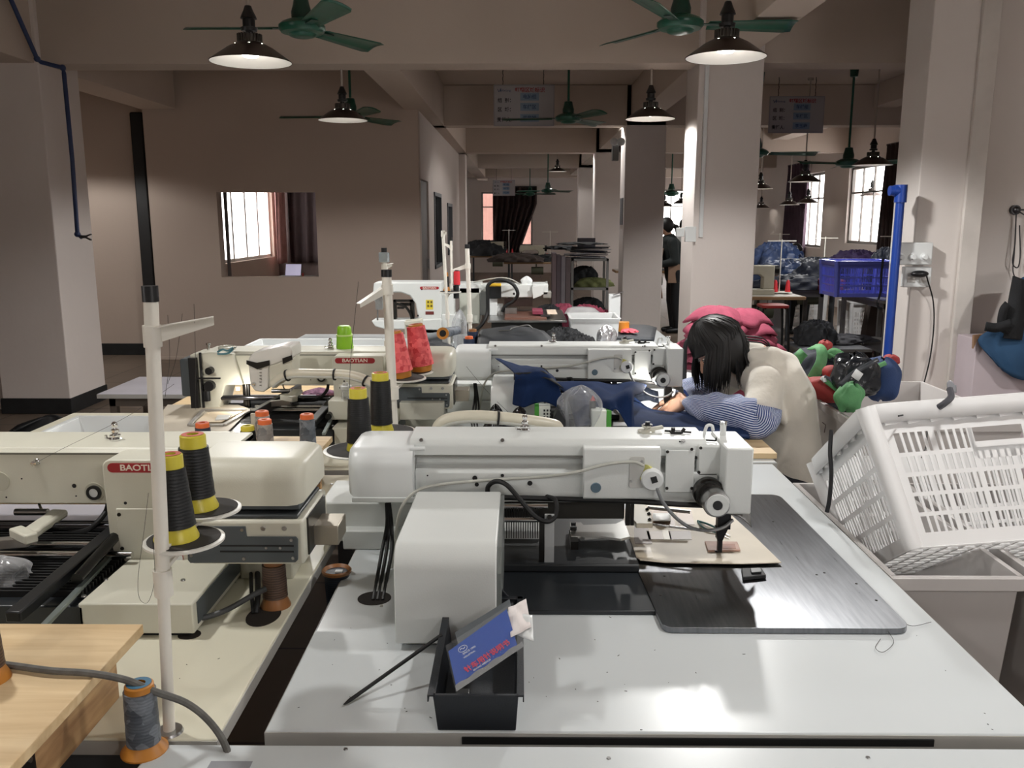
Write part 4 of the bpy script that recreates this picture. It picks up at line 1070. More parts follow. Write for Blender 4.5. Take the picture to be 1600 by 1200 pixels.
# --- third row thin stands
b5 = Vector((Xp(703,518,4.75),4.75,.80)); top5 = W(692,362,Y=4.75)
t5s = thread_stand('thin white thread stand with a red spool, beside the bartack machine', b5, top5.z-b5.z, [(-.0,.05,W(705,458,Y=4.75).z-.80,.062)], .985, (.02,.0,.0), r=.0085, cap=False, lean=(top5.x-b5.x,0))
cone('small black cone on the thin stand beside the bartack machine', W(698,454,Y=4.80), tb, ochre, h=.1, r0=.014, r1=.012, base_r=.02, cap_r=.01)
cone('bright red upright spool hanging on the thin white stand', W(714,446,Y=4.85), thread_mat('thread_scarlet',(206,34,46),(226,64,70)), blackp, h=.085, r0=.019, r1=.017, base_r=.016, cap_r=.012, base_h=.004, cap_h=.006)
cone('black spool under the bright red spool on the thin white stand', W(713,466,Y=4.84), tb, blackp, h=.075, r0=.016, r1=.016, base_r=.016, cap_r=.01, base_h=.004, cap_h=.006)
b6 = Vector((Xp(736,500,4.95),4.95,.80)); top6 = W(730,388,Y=4.95)
thread_stand('white thread stand with a tilted flat bracket, right of the thin stands', b6, top6.z-b6.z, [], .84, (-.09,-.02,-.03), r=.0125, lean=(top6.x-b6.x,0))
b7 = Vector((Xp(716,440,6.2),6.2,0)); top7 = W(714,376,Y=6.2)
thread_stand('far thin thread stand between two nearer ones', Vector((b7.x,5.6,.80)), W(714,376,Y=5.6).z-.80, [], .93, (-.04,0,.02), r=.008)
# --- row of small cones on the second plywood stand
zz = .90
for (px,py,th,co,h,lab,tl) in ((319,705,tnavy,orng,.088,'dark navy cone with orange top, leftmost on the second plywood stand',redl),
    (389,707,tb,yel,.082,'short black cone with yellow top on the second plywood stand',yel),
    (412,694,tpink,orng,.105,'rear of two pinkish grey cones touching each other',orng),
    (416,706,tpink,orng,.100,'front of two pinkish grey cones touching each other',orng),
    (482,706,tgrey,orng,.116,'grey cone with orange top at the right end of the plywood stand',orng)):
    p = T(px,py,zz); cone(lab, p, th, co, h=h, r0=.025, r1=.022, base_r=.027, cap_r=.020, cap_h=.014, base_h=.008, top=tl)
# --- front grey cone
p = T(224,1186); p = Vector((Xp(224,1170,1.24),1.24,TZ)); 
p = T(226,1172)
cone('dark grey cone with orange base in front, beside the foot of the tall stand', Vector((p.x,p.y,TZ)), tgrey, ochre, h=.112, r0=.025, r1=.0235, base_r=.034, cap_r=.021, cap_h=.011, base_h=.014, top=bluel)
p = T(-22,1062,.90)
cone('cone with ochre base at the left edge on the pale plywood stand', p, tbrown, ochre, h=.12, r0=.028, r1=.024)
# --- brown cone on the left table, below the slate drive box; inverted cone in the gap
p = T(431,946)
cone('translucent brown cone standing on the left table under the slate-covered box', p, tbrown, brn, h=.115, r0=.026, r1=.024, base_r=.031, cap_r=.02)
p = W(526,893,Y=1.86)
t = thing('thread_cone', (p.x,1.86,.62), 'upside-down dark cone with a brown rim poking out of the gap between tables', 'thread cone', 'thread cones')
MB().cyl((p.x,1.86,.62),(p.x,1.86,p.z),.021,.029,n=28).build('thread', thread_mat('thread_midnight',(16,24,34),(30,40,54)), t)
MB().lathe([(.026,-.004),(.033,-.002),(.034,.004),(.031,.007),(.028,.004),(.02,-.006)], c=(p.x,1.86,p.z), n=32, cap=False).build('cone_base', brn, t)
MB().box(p.x-.002,p.x+.014,1.85,1.862,p.z-.002,p.z+.004).build('paper_label', pwhite, t, smooth=False)
MB().lathe([(.0001,0),(.02,0)], c=(p.x,1.86,p.z-.002), n=20, cap=False).build('bore', brn, t)
# grey cable over the plywood stand
o = MB().curve([T(-30,1034,.912),T(20,1040,.908),T(80,1048,.908),T(140,1052,.906),T(195,1062,.90),T(240,1080,.88),T(290,1098,.85),T(325,1125,.82),T(350,1160,.79),T(362,1200,.76)],.0055,seg=5).build('cable', mat('cable_braided_grey',(104,102,98),.7,var=.2,scale=60), origin=T(20,1040,.90)); tag(o,'grey braided cable running over the plywood stand into the table gap','cable')
o = MB().curve([T(300,968,.80),T(330,962,.80),T(360,950,.81),T(395,930,.83),T(415,920,.835)],.006,seg=5).build('cable', mat('cable_dark_grey',(62,64,66),.5), origin=T(300,968,.80)); tag(o,'thick dark grey cable behind the cream machine base','cable')
for k,(a,b_) in enumerate(((392,4),(402,-2))):
    o = MB().curve([W(a,885,Y=1.9),T(a+1,925,.81),T(a+b_,958,.782)],.006 if k else .004,seg=4).build('cable', blackr, origin=W(a,885,Y=1.9)); tag(o,('left' if k==0 else 'right')+' of two black cables dropping into the oval table hole','cable')
# loose threads hanging from the bracket of the nearest stand
thr = mat('loose_thread_dark', (50,48,46), .8)
for i,pts in enumerate(([(303,475,1.27),(305,540,1.3),(306,640,1.6)],[(285,490,1.27),(275,560,1.3),(262,600,1.3)],[(262,492,1.27),(265,560,1.27),(258,620,1.25)],[(272,600,1.6),(200,650,1.7),(100,700,1.8),(58,722,1.84)],[(232,770,1.26),(225,830,1.24),(216,900,1.24),(218,935,1.24),(232,940,1.24),(242,900,1.24),(238,840,1.24)])):
    P = [W(x,y,Y=Y) for x,y,Y in pts]
    o = MB().curve(P,.00035,n=4,seg=6).build('thread_strand', thr, origin=P[0]); tag(o,'thin loose dark thread trailing near the tall front thread stand','thread','loose threads near the front stand')
for i,pts in enumerate(([(700,520,4.6),(720,560,3.6),(760,610,3.2),(800,650,2.9)],[(560,440,2.9),(556,480,2.85),(548,560,2.8),(546,620,2.8)])):
    P = [W(x,y,Y=Y) for x,y,Y in pts]
    o = MB().curve(P,.0008,n=4,seg=6).build('thread_strand', thr, origin=P[0]); tag(o,'thin loose dark thread strung between the middle stands and machines','thread','loose threads in the middle')
# bits of thread on the table and steel plate
for i,pts in enumerate(([(1352,970),(1372,968),(1390,990),(1396,1005),(1380,1019),(1368,1012),(1376,998)],[(1375,970),(1400,968),(1425,978),(1455,972)],[(1100,868),(1108,885),(1125,890)],[(1165,885),(1190,900),(1186,912)])):
    P = [T(x,y,.786) for x,y in pts]
    o = MB().curve(P,.0006,n=4,seg=6).build('thread_strand', thr, origin=P[0]); tag(o,'loose dark thread end lying on the steel plate and white table','thread','loose threads on the steel plate')
# ================= ON THE NEAREST RIGHT TABLE =================
plate_m = bpy.data.materials.new('brushed_steel_plate'); plate_m.use_nodes = True
N = plate_m.node_tree.nodes; L = plate_m.node_tree.links; b = N['Principled BSDF']
b.inputs['Metallic'].default_value = 1; b.inputs['Anisotropic'].default_value = .87; b.inputs['Roughness'].default_value = .28
tc = N.new('ShaderNodeTexCoord'); mp = N.new('ShaderNodeMapping'); mp.inputs['Scale'].default_value = (40,3,1); mp.inputs['Rotation'].default_value = (0,0,R(-40))
nz = N.new('ShaderNodeTexNoise'); nz.inputs['Scale'].default_value = 3; nz.inputs['Detail'].default_value = 8
L.new(tc.outputs['Object'], mp.inputs['Vector']); L.new(mp.outputs['Vector'], nz.inputs['Vector'])
rp = N.new('ShaderNodeValToRGB'); rp.color_ramp.elements[0].color = (*lin((116,118,122)),1); rp.color_ramp.elements[1].color = (*lin((134,136,140)),1); rp.color_ramp.elements[0].position = .3; rp.color_ramp.elements[1].position = .7
L.new(nz.outputs['Fac'], rp.inputs['Fac']); L.new(rp.outputs['Color'], b.inputs['Base Color'])
mr = N.new('ShaderNodeMapRange'); mr.inputs['To Min'].default_value = .26; mr.inputs['To Max'].default_value = .31; L.new(nz.outputs['Fac'], mr.inputs['Value']); L.new(mr.outputs['Result'], b.inputs['Roughness'])
cxyz = N.new('ShaderNodeCombineXYZ'); cxyz.inputs[0].default_value = 0.978; cxyz.inputs[1].default_value = -0.208; L.new(cxyz.outputs[0], b.inputs['Tangent'])
zp_ = TZ+.001
pl = []
def arc(c, r, a0, a1, n=6): return [(c[0]+r*math.cos(R(a0+(a1-a0)*k/n)), c[1]+r*math.sin(R(a0+(a1-a0)*k/n))) for k in range(n+1)]
A = T(1036,990); B = T(1425,992); C_ = T(1207,779); D = T(1000,775)
r = .022
pts = arc((A.x+r,A.y+r),r,180,270)+arc((B.x-r*1.4,B.y+r*1.4),r*1.4,270,360)+arc((B.x-.012-.03,C_.y-.03),.03,0,90)+[(fx_,C_.y) for fx_ in (T(1000,775).x,)]+[(A.x-.014,A.y+.3)]
t = thing('steel_plate', ((A.x+B.x)/2,(A.y+C_.y)/2,TZ), 'large brushed steel plate with rounded corners under the needle of the nearest machine', 'metal plate')
MB().prism([(x,y,zp_) for x,y in pts],(0,0,.012)).build('plate', plate_m, t, bevel=.001)
m = MB()
for px,py in ((1038,900),(1032,930),(1288,895),(1338,912),(1276,898),(1369,938),(1208,815)): m.lathe([(.0001,0),(.003,0),(.0025,.0008),(.0001,.0008)], c=T(px,py,zp_+.012), n=10)
m.build('rivet', gunmetal, t)
m1['label'] = 'nearest white pattern sewing machine on the right, with a large white square housing'
# plastic/cardboard sheet on the feed
zc = TZ+.018
card_m = mat('cardboard_grey_beige', (206,196,178), .55, var=.05, scale=8)
t = thing('cardboard_sheet', T(1090,840,zc), 'beige cardboard feeding sheet lying on the steel plate under the needle', 'cardboard sheet')
MB().prism([T(966,800,zc+.004),T(1000,787,zc),T(1121,786,zc),T(1175,835,zc),T(1221,880,zc),T(1160,882,zc),T(1040,880,zc),T(1000,876,zc),T(989,868,zc)],(0,0,.0022)).build('sheet', card_m, t, bevel=.0005)
bt = mat('tape_brown', (150,126,108), .4); bt2 = mat('tape_grey_beige', (190,178,158), .3)
def patch(px0,py0,px1,py1,m,zz,name='tape'):
    MB().prism([T(px0,py0,zz),T(px1,py0,zz),T(px1+(py1-py0)*.25,py1,zz),T(px0+(py1-py0)*.25,py1,zz)],(0,0,.0008)).build(name, m, t, smooth=False)
zq = zc+.0024
patch(1015,798,1050,822,bt,zq); patch(1055,798,1080,820,bt,zq); patch(1010,830,1034,843,bt,zq); patch(1044,830,1078,843,mat('tape_dark_brown',(106,84,70),.45),zq); patch(985,822,1012,850,mat('tape_dark_brown',(106,84,70),.45),zq); patch(990,855,1016,872,bt2,zq+.0002,'plastic_film')
patch(1034,829,1046,843,mat('tape_cream',(214,206,186),.4),zq)
# leather patch being sewn
lm = mat('leather_pinkish', (186,150,134), .6, var=.08, scale=40)
c = T(1127,856,zc+.003); t = thing('leather_patch', c, 'small pinkish leather patch under the presser foot', 'leather patch')
MB().prism([T(1101,848,zc+.0025),T(1152,849,zc+.0025),T(1157,862,zc+.0025),T(1106,863,zc+.0025)],(0,0,.005)).build('patch', lm, t, bevel=.0015)
MB().prism([T(1124,850,zc+.0076),T(1148,850,zc+.0076),T(1150,857,zc+.0076),T(1126,857,zc+.0076)],(0,0,.0008)).build('upper_layer', mat('leather_brown',(164,116,98),.6), t, smooth=False)
# white scrap under the clamp
o = MB().grid(lambda u,v: T(1020+u*28, 802+v*12, zc+.006+.012*math.sin(u*3)*v), 6, 4).build('paper_scrap', pwhite, solid=.0006, origin=T(1030,806,zc)); tag(o,'white paper scrap tucked under the clamp rods','paper scrap')
# thread snips
snm = mat('snips_teal', (40,92,92), .35); t = thing('thread_snips', T(1120,832,zc+.004), 'teal thread snips lying open behind the needle', 'snips')
zs = zc+.004
MB().curve([T(1090,814,zs),T(1106,819,zs+.004),T(1128,829,zs+.002)],.0028,n=8).build('handle', snm, t)
MB().curve([T(1091,816,zs),T(1100,825,zs+.004),T(1122,833,zs+.001)],.0028,n=8).build('handle', snm, t)
MB().prism([T(1122,826,zs),T(1142,839,zs),T(1126,832,zs)],(0,0,.0015)).build('blade', steel, t)
MB().prism([T(1120,831,zs),T(1140,842,zs),T(1124,836,zs)],(0,0,.0015)).build('blade', steel, t)
# small black magnet block
t = thing('magnet_block', T(1180,898,zp_+.012), 'small black block lying on the steel plate', 'block')
MB().prism([T(1158,893,zp_+.012),T(1190,893,zp_+.012),T(1197,904,zp_+.012),T(1160,908,zp_+.012)],(0,0,.009)).build('body', blackr, t, bevel=.002)
MB().prism([T(1172,890,zp_+.021),T(1188,889,zp_+.021),T(1190,896,zp_+.021),T(1174,897,zp_+.021)],(0,0,.004)).build('top_piece', blackp, t, bevel=.001)
# scattered lint on the white tables
lint = mat('lint_dark', (60,56,52), .9)
m = MB(); rng = random.Random(5)
for px,py in ((875,1030),(675,1122),(955,965),(1000,1140),(980,1080),(935,1096),(660,990),(1088,1052),(610,1070),(965,1025),(1545,1132),(1552,1140),(930,1000),(1160,1022),(634,1112)):
    p = T(px,py,TZ+.0005); a = rng.uniform(0,PI); l = rng.uniform(.002,.006)
    m.bar(p, p+Vector((math.cos(a)*l, math.sin(a)*l, 0)), .0009,.0006)
for k in range(26):
    p = Vector((rng.uniform(-.38,.8), rng.uniform(1.3,1.62), TZ+.0005)); a = rng.uniform(0,PI); l = rng.uniform(.001,.003)
    m.bar(p, p+Vector((math.cos(a)*l, math.sin(a)*l, 0)), .0007,.0005)
o = m.build('lint', lint, origin=(.2,1.4,TZ)); tag(o,'scattered lint and thread ends on the nearest white table','lint',kind='stuff')
m = MB()
for k in range(60):
    p = Vector((rng.uniform(-.9,-.5), rng.uniform(1.3,2.2), TZ+.0005)); a = rng.uniform(0,PI); l = rng.uniform(.001,.005)
    m.bar(p, p+Vector((math.cos(a)*l, math.sin(a)*l, 0)), .0008,.0005)
o = m.build('lint', lint, origin=(-.7,1.6,TZ)); tag(o,'scattered lint on the cream-white left table','lint',kind='stuff')
# ---- black bin, tilted slightly
bin_m = mat('bin_black', (22,27,34), .5, var=.05, bump=.1, bscale=400)
f0 = T(684,1142); f1 = T(806,1142)
x0, x1 = f0.x, f1.x; yf = f0.y
Y1 = T(700,1000).y
t = thing('storage_bin', ((x0+x1)/2, yf+.1, TZ), 'open black plastic bin on the white table holding blue leaflets', 'bin')
hb = .066
zt_ = TZ+hb
bxa, bxb = W(672,1085,Y=yf-.006).x, W(812,1078,Y=yf-.006).x
bk = W(705,932,Z=zt_); bk2 = W(808,934,Z=zt_)
def ring4(x0,x1,y0,y1,z): return [(x0,y0,z),(x1,y0,z),(x1,y1,z),(x0,y1,z)]
yb_ = bk.y
m = MB()
o4 = ring4(x0,x1,yf,yb_-.02,TZ+.001); t4 = ring4(x0-.006,x1+.004,yf-.008,yb_-.005,zt_-.001)
i4 = ring4(x0+.003,x1-.003,yf+.003,yb_-.023,TZ+.004); j4 = ring4(x0-.003,x1+.001,yf-.005,yb_-.008,zt_-.001)
V = [[m.bm.verts.new(p) for p in q] for q in (o4,t4,j4,i4)]
for a,b_ in ((0,1),(1,2),(2,3)):
    for k in range(4): m.bm.faces.new((V[a][k],V[a][(k+1)%4],V[b_][(k+1)%4],V[b_][k]))
m.bm.faces.new(V[0]); m.bm.faces.new(V[3])
m.build('tub', bin_m, t, bevel=.007, bseg=3)
m = MB(); e = .009
for a,b_,c_,d_ in ((x0-.006-e,x0-.002,yf-.008,yb_),(x1+.001,x1+.004+e,yf-.008,yb_),(x0-.006,x1+.004,yf-.008,yf-.002),(x0-.006-e,x1+.004+e,yb_-.012,yb_+.003)):
    m.box(a,b_,c_,d_,zt_-.002,zt_+.001)
m.box(x0-.006-e,x0-.006-e+.002,yf-.008,yb_,zt_-.011,zt_); m.box(x1+.004+e-.002,x1+.004+e,yf-.008,yb_,zt_-.011,zt_)
m.build('rim', bin_m, t, bevel=.0008)
MB().prism([(bk.x+.06,yb_-.002,zt_),(bk.x+.085,yb_-.002,zt_+.02),(bk.x+.10,yb_-.002,zt_+.018),(bk.x+.115,yb_-.002,zt_)],(0,.004,0)).build('hanging_tab', bin_m, t, bevel=.001)
# leaflets: a plane leaning in the bin
def leaf_plane(P00, P10, P01):
    P00,P10,P01 = Vector(P00),Vector(P10),Vector(P01)
    u = P10-P00; v = P01-P00; n = u.cross(v).normalized()
    return lambda a,b_,h=0: P00+u*a+v*b_+n*h
blue_bk = bpy.data.materials.new('leaflet_blue'); blue_bk.use_nodes = True
N = blue_bk.node_tree.nodes; L = blue_bk.node_tree.links; b = N['Principled BSDF']; b.inputs['Roughness'].default_value = .25; b.inputs['Coat Weight'].default_value = .5
tc = N.new('ShaderNodeTexCoord'); w = N.new('ShaderNodeTexWave'); w.wave_type='BANDS'; w.bands_direction='X'; w.inputs['Scale'].default_value = 22; w.inputs['Distortion'].default_value = 0
sp = N.new('ShaderNodeMapping'); sp.inputs['Rotation'].default_value = (0,0,0)
rp = N.new('ShaderNodeValToRGB'); rp.color_ramp.elements[0].color = (*lin((30,72,160)),1); rp.color_ramp.elements[1].color = (*lin((52,96,184)),1); rp.color_ramp.elements[0].position=.86; rp.color_ramp.elements[1].position=.93
L.new(tc.outputs['UV'], sp.inputs['Vector']); L.new(sp.outputs['Vector'], w.inputs['Vector']); L.new(w.outputs['Color'], rp.inputs['Fac']); L.new(rp.outputs['Color'], b.inputs['Base Color'])
c00 = W(714,1079,Z=TZ+.068); c10 = W(817,1010,Z=TZ+.112); c01 = W(701,1020,Z=TZ+.10)
# corners: bottom-left, bottom-right, top-left
F = leaf_plane(c00, c10, c01)
t = thing('leaflet', c00, 'blue ribbed leaflet in a clear sleeve leaning in the black bin', 'leaflet')
m = MB(); n_ = 1
V = [m.bm.verts.new(F(a,b_,0)) for a,b_ in ((0,0.12),(.93,.12),(.93,1.14),(0,1.03))]
f = m.bm.faces.new(V); uvl = m.bm.loops.layers.uv.new('UV')
for l_,uv in zip(f.loops, ((0,0),(0,1),(1,1),(1,0))): l_[uvl].uv = uv
o = m.build('leaf', blue_bk, t, solid=.0025, smooth=False)
# frame used for writing on the leaflet
u = (c10-c00); v = (c01-c00); n3 = u.cross(v).normalized(); 
if n3.y > 0 and n3.z < 0: n3 = -n3
ux = u.normalized(); uy = n3.cross(ux)
if uy.dot(v) < 0: uy = -uy; 
rotm = Matrix((ux, uy, ux.cross(uy))).transposed()
def leaftext(s, a, b_, size, mm, sx=1, bold=0.0):
    return text(s, size, mm, o, F(a,b_,0)+ux.cross(uy)*.0022, rotm.to_euler(), ext=.0003, sx=sx, bold=bold)
lr = mat('leaflet_red', (214,52,84), .4); lw = mat('leaflet_white', (214,222,236), .4)
leaftext('针车用针说明书', .50, .30, .0125, lr, bold=.0002)
leaftext('SEWING NEEDLES', .40, .18, .0042, lw)
leaftext('SINCE 1990', .28, .72, .005, lw); leaftext('INDUSTRIAL', .27, .62, .004, lw)
m = MB(); cc = F(.2,.86)+ux.cross(uy)*.002
m.bm.free(); m = MB(); ell = [cc+ux*(.008*math.cos(2*PI*k/24))+uy*(.0055*math.sin(2*PI*k/24)) for k in range(25)]
m.tube(ell,.0005,n=6); m.tube([cc-ux*.005+uy*.0005,cc-ux*.002+uy*.002,cc+ux*.001-uy*.001,cc+ux*.005+uy*.001],.0007,n=6); m.build('logo', lw, o)
film = mat('clear_film', (235,238,240), .08, trans=.0, alpha=.07, var=0)
m = MB(); m.grid(lambda p,q: F(-.02+1.06*p, -.06+1.24*q, .0045+.0012*math.sin(p*19+q*4)*(1 if q<.3 else .25)), 22, 8); m.build('clear_sleeve', film, t)
m = MB(); m.grid(lambda p,q: F(-.01+1.02*p, -.05+.15*q, .004+.002*math.sin(p*25)*q), 24, 3); m.build('sleeve_edge', mat('sleeve_fold',(150,152,154),.2,alpha=.8,trans=0), t)
G = leaf_plane(W(716,1008,Z=TZ+.118), W(798,965,Z=TZ+.128), W(707,990,Z=TZ+.124))
g0 = [W(717,1010,Z=TZ+.104), W(804,970,Z=TZ+.13), W(796,936,Z=TZ+.14), W(711,988,Z=TZ+.112)]
o2 = MB().prism(g0,(0,-.0005,-.002)).build('leaflet', mat('leaflet_slate',(92,98,102),.35), smooth=False, origin=g0[0]); tag(o2,'dark grey card behind the blue leaflet in the black bin','card')
pp = mat('paper_pinkish', (232,224,222), .6)
rr = random.Random(9)
def crumple(a,b_,c_,d_,amp,seed,name,label):
    r_ = random.Random(seed); ph = [r_.uniform(0,6) for _ in range(4)]
    A,B,C2,D2 = map(Vector,(a,b_,c_,d_))
    def f(u,v):
        p = (A*(1-u)+B*u)*(1-v)+(D2*(1-u)+C2*u)*v
        return p+Vector((0,-1,1)).normalized()*amp*(math.sin(u*7+ph[0])*math.cos(v*5+ph[1])+.5*math.sin(u*13+v*9+ph[2]))
    o = MB().grid(f,10,8).build(name, pp if seed%2 else pwhite, solid=.0008, origin=A); tag(o,label,'paper'); return o
crumple(W(794,986,Z=TZ+.118),W(834,1003,Z=TZ+.12),W(832,962,Z=TZ+.135),W(788,955,Z=TZ+.135),.002,4,'crumpled_paper','white crumpled paper sticking out right of the blue leaflet')
crumple(W(798,996,Z=TZ+.122),W(830,980,Z=TZ+.128),W(822,936,Z=TZ+.145),W(794,950,Z=TZ+.14),.002,7,'crumpled_paper','pinkish crumpled paper, upper one beside the blue leaflet')
# small things inside the bin
o = MB().box(-.105,-.08,yf+.02,yf+.06,TZ+.005,TZ+.04).build('black_box', blackp, bevel=.003, origin=(-.13,yf+.04,TZ+.005)); tag(o,'small black box lying inside the black bin','box')
# long black rod leaning on the bin
a, b_ = T(537,1101,TZ+.004), W(690,992,Z=TZ+.068)
t = thing('rod', a, 'long black rod leaning against the rim of the black bin', 'rod')
d_ = (b_-a).normalized()
MB().cyl(a+d_*.012, b_+d_*.0, .0034, n=12).build('shaft', blackr, t)
MB().cyl(a, a+d_*.012, .0012,.0034, n=12).build('tip', blackr, t)
# ================= SECOND AND THIRD ROWS =================
def patch3(rows, nu=24, nv=24, amp=0, seed=0, nrm=(0,-.6,.8)):
    """smooth surface through a grid of control points with soft wrinkles"""
    rows = [[Vector(p) for p in r] for r in rows]
    rr = random.Random(seed); ph = [rr.uniform(0,6.3) for _ in range(6)]
    def c1(P, t):
        n = len(P)-1; x = min(max(t,0),.9999)*n; i = int(x); f = x-i
        a = P[i-1] if i > 0 else P[0]*2-P[1]; b = P[i]; c = P[i+1]; d = P[i+2] if i+2 <= n else P[n]*2-P[n-1]
        return .5*((2*b)+(c-a)*f+(2*a-5*b+4*c-d)*f*f+(3*b-a-3*c+d)*f**3)
    N_ = Vector(nrm).normalized()
    def f(u, v):
        p = c1([c1(r, u) for r in rows], v)
        w = math.sin(u*11+v*5+ph[0])*.5+math.sin(u*23-v*9+ph[1])*.25+math.sin(v*17+u*4+ph[2])*.3
        return p + N_*amp*w
    return MB().grid(f, nu, nv)
def V3(px,py,Y): return W(px,py,Y=Y)
navy_c = mat('fabric_navy_blue', (24,43,80), .9, var=.12, scale=14, bump=.15, bscale=300, spec=.15)
navy_d = mat('fabric_dark_navy', (30,40,58), .85, var=.15, scale=10, bump=.15, bscale=200)
blk_c = mat('fabric_black', (24,26,30), .8, var=.2, scale=14, bump=.3, bscale=120)
pink_c = mat('fabric_rose', (140,56,78), .85, var=.12, scale=14, bump=.2, bscale=200)
# --- blue fabric over the housing
t = thing('fabric_piece', V3(830,632,3.0), 'blue fabric piece with black band draped over the housing of the second right machine', 'fabric')
patch3([[V3(774,560,3.45),V3(800,568,3.42),V3(826,573,3.38),V3(846,577,3.36)],[V3(802,582,3.06),V3(822,581,3.03),V3(848,579,3.03),V3(866,590,3.04)],[V3(803,604,3.03),V3(823,606,3.0),V3(850,602,3.01),V3(876,614,3.03)],[V3(801,630,3.03),V3(818,637,2.99),V3(845,628,3.02),V3(882,642,3.03)]], amp=.006, seed=2).build('cloth', navy_c, t, solid=.003)
patch3([[V3(803,583,3.035),V3(822,582,3.01),V3(848,580,3.01),V3(862,590,3.02)],[V3(803,593,3.02),V3(824,593,2.995),V3(850,591,2.995),V3(880,607,3.0)]], nv=4, amp=.003, seed=2).build('black_band', blk_c, t, solid=.003)
o = patch3([[V3(866,594,3.32),V3(910,596,3.36),V3(950,600,3.40),V3(990,597,3.4),V3(1010,604,3.46)],[V3(880,612,3.2),V3(930,606,3.2),V3(962,614,3.2),V3(985,606,3.2),V3(1004,612,3.3)],[V3(890,632,3.1),V3(930,622,3.06),V3(955,622,3.03),V3(985,614,3.0),V3(990,622,3.1)],[V3(900,668,2.98),V3(940,655,2.95),V3(962,640,2.94),V3(984,668,2.92),V3(991,672,2.95)]], amp=.010, seed=5).build('fabric_piece', navy_c, solid=.003, origin=V3(950,650,3.1)); tag(o,'blue fabric piece standing up in folds behind the clear plastic bag','fabric')
o = patch3([[V3(985,618,3.5),V3(1020,640,3.5),V3(1060,642,3.5),V3(1110,645,3.5)],[V3(985,640,3.3),V3(1030,646,3.3),V3(1080,650,3.3),V3(1130,655,3.3)],[V3(985,660,3.06),V3(1040,664,3.06),V3(1100,668,3.06),V3(1165,672,3.05)],[V3(985,676,2.96),V3(1040,680,2.96),V3(1100,684,2.96),V3(1172,684,2.96)]], amp=.006, seed=8).build('fabric_piece', navy_c, solid=.004, origin=V3(1080,660,3.2)); tag(o,'blue fabric lying flat on the table under the woman\'s striped sleeves','fabric')
o = patch3([[V3(985,608,3.56),V3(1010,606,3.56),V3(1028,612,3.56)],[V3(985,630,3.5),V3(1010,626,3.5),V3(1030,630,3.5)]], amp=.004, seed=9).build('fabric_piece', navy_d, solid=.003, origin=V3(1005,626,3.5)); tag(o,'dark navy fabric end bunched under the needle of the second right machine','fabric')
# --- big clear plastic bag on a black box and small boxes
t = thing('clear_plastic_bag', V3(900,668,2.95), 'upright clear plastic bag with thread inside, between the two right machines', 'plastic bag')
clear = bpy.data.materials.new('clear_plastic'); clear.use_nodes = True
n_ = clear.node_tree.nodes; l_ = clear.node_tree.links; n_.clear()
o_ = n_.new('ShaderNodeOutputMaterial'); mx = n_.new('ShaderNodeMixShader'); tr = n_.new('ShaderNodeBsdfTransparent'); tr.inputs[0].default_value=(.86,.87,.88,1); pb = n_.new('ShaderNodeBsdfPrincipled'); pb.inputs['Base Color'].default_value=(.75,.76,.78,1); pb.inputs['Roughness'].default_value=.15
lw_ = n_.new('ShaderNodeLayerWeight'); lw_.inputs['Blend'].default_value=.35; mr_ = n_.new('ShaderNodeMapRange'); mr_.inputs['To Min'].default_value=.14; mr_.inputs['To Max'].default_value=.8
nz_ = n_.new('ShaderNodeTexNoise'); nz_.inputs['Scale'].default_value=18; bp_ = n_.new('ShaderNodeBump'); bp_.inputs['Strength'].default_value=.8; bp_.inputs['Distance'].default_value=.02
tc_ = n_.new('ShaderNodeTexCoord'); l_.new(tc_.outputs['Object'], nz_.inputs['Vector']); l_.new(nz_.outputs['Fac'], bp_.inputs['Height']); l_.new(bp_.outputs['Normal'], pb.inputs['Normal'])
l_.new(lw_.outputs['Facing'], mr_.inputs['Value']); l_.new(mr_.outputs['Result'], mx.inputs['Fac']); l_.new(tr.outputs[0], mx.inputs[1]); l_.new(pb.outputs[0], mx.inputs[2]); l_.new(mx.outputs[0], o_.inputs[0])
def bag(cx, cy, z0, z1, rx, ry, seed, amp=.18, lean=(0,0), top=.55):
    rr = random.Random(seed); ph = [rr.uniform(0,6) for _ in range(5)]
    def f(u, v):
        a = 2*PI*u; k = (1 if v < top else math.cos((v-top)/(1-top)*PI/2)**.6)
        w = 1+amp*(math.sin(3*a+ph[0]+v*3)*.5+math.sin(7*a+ph[1]-v*6)*.3+math.sin(v*9+ph[2])*.3)
        return (cx+lean[0]*v+rx*k*w*math.cos(a), cy+lean[1]*v+ry*k*w*math.sin(a), z0+(z1-z0)*(v+.03*math.sin(5*a+ph[3])*v))
    return MB().grid(f, 40, 24, close_u=True)
p = V3(902,668,3.0); q = V3(902,602,3.0)
bag(p.x, 2.98, .80, q.z, .070, .055, 3, lean=(.01,0), top=.72, amp=.25).build('bag', clear, t)
t = thing('thread_roll', V3(928,668,3.0), 'dark spool with a red tip inside the clear plastic bag', 'spool')
p = V3(926,640,2.99); MB().cyl((p.x,2.99,.80),(p.x,2.99,V3(0,624,2.99).z),.012,n=16).build('spool', blackp, t)
MB().lathe([(.009,0),(.0001,.02)], c=(p.x,2.99,V3(0,624,2.99).z), n=14).build('tip', mat('tip_red',(200,40,40),.4), t)
def card_box(px0,py0,px1,Y,dep,label,m,name='carton',extra=None,z0=None):
    a = V3(px0,py0,Y); b = V3(px1,py0,Y); z0 = TZ if z0 is None else z0
    t = thing(name, ((a.x+b.x)/2,Y+dep/2,z0), label, 'box')
    MB().box(a.x,b.x,Y,Y+dep,z0,a.z).build('carton', m, t, bevel=.002)
    return t,a,b
gw = mat('carton_white',(222,226,216),.5); gg = mat('carton_green',(70,150,52),.5)
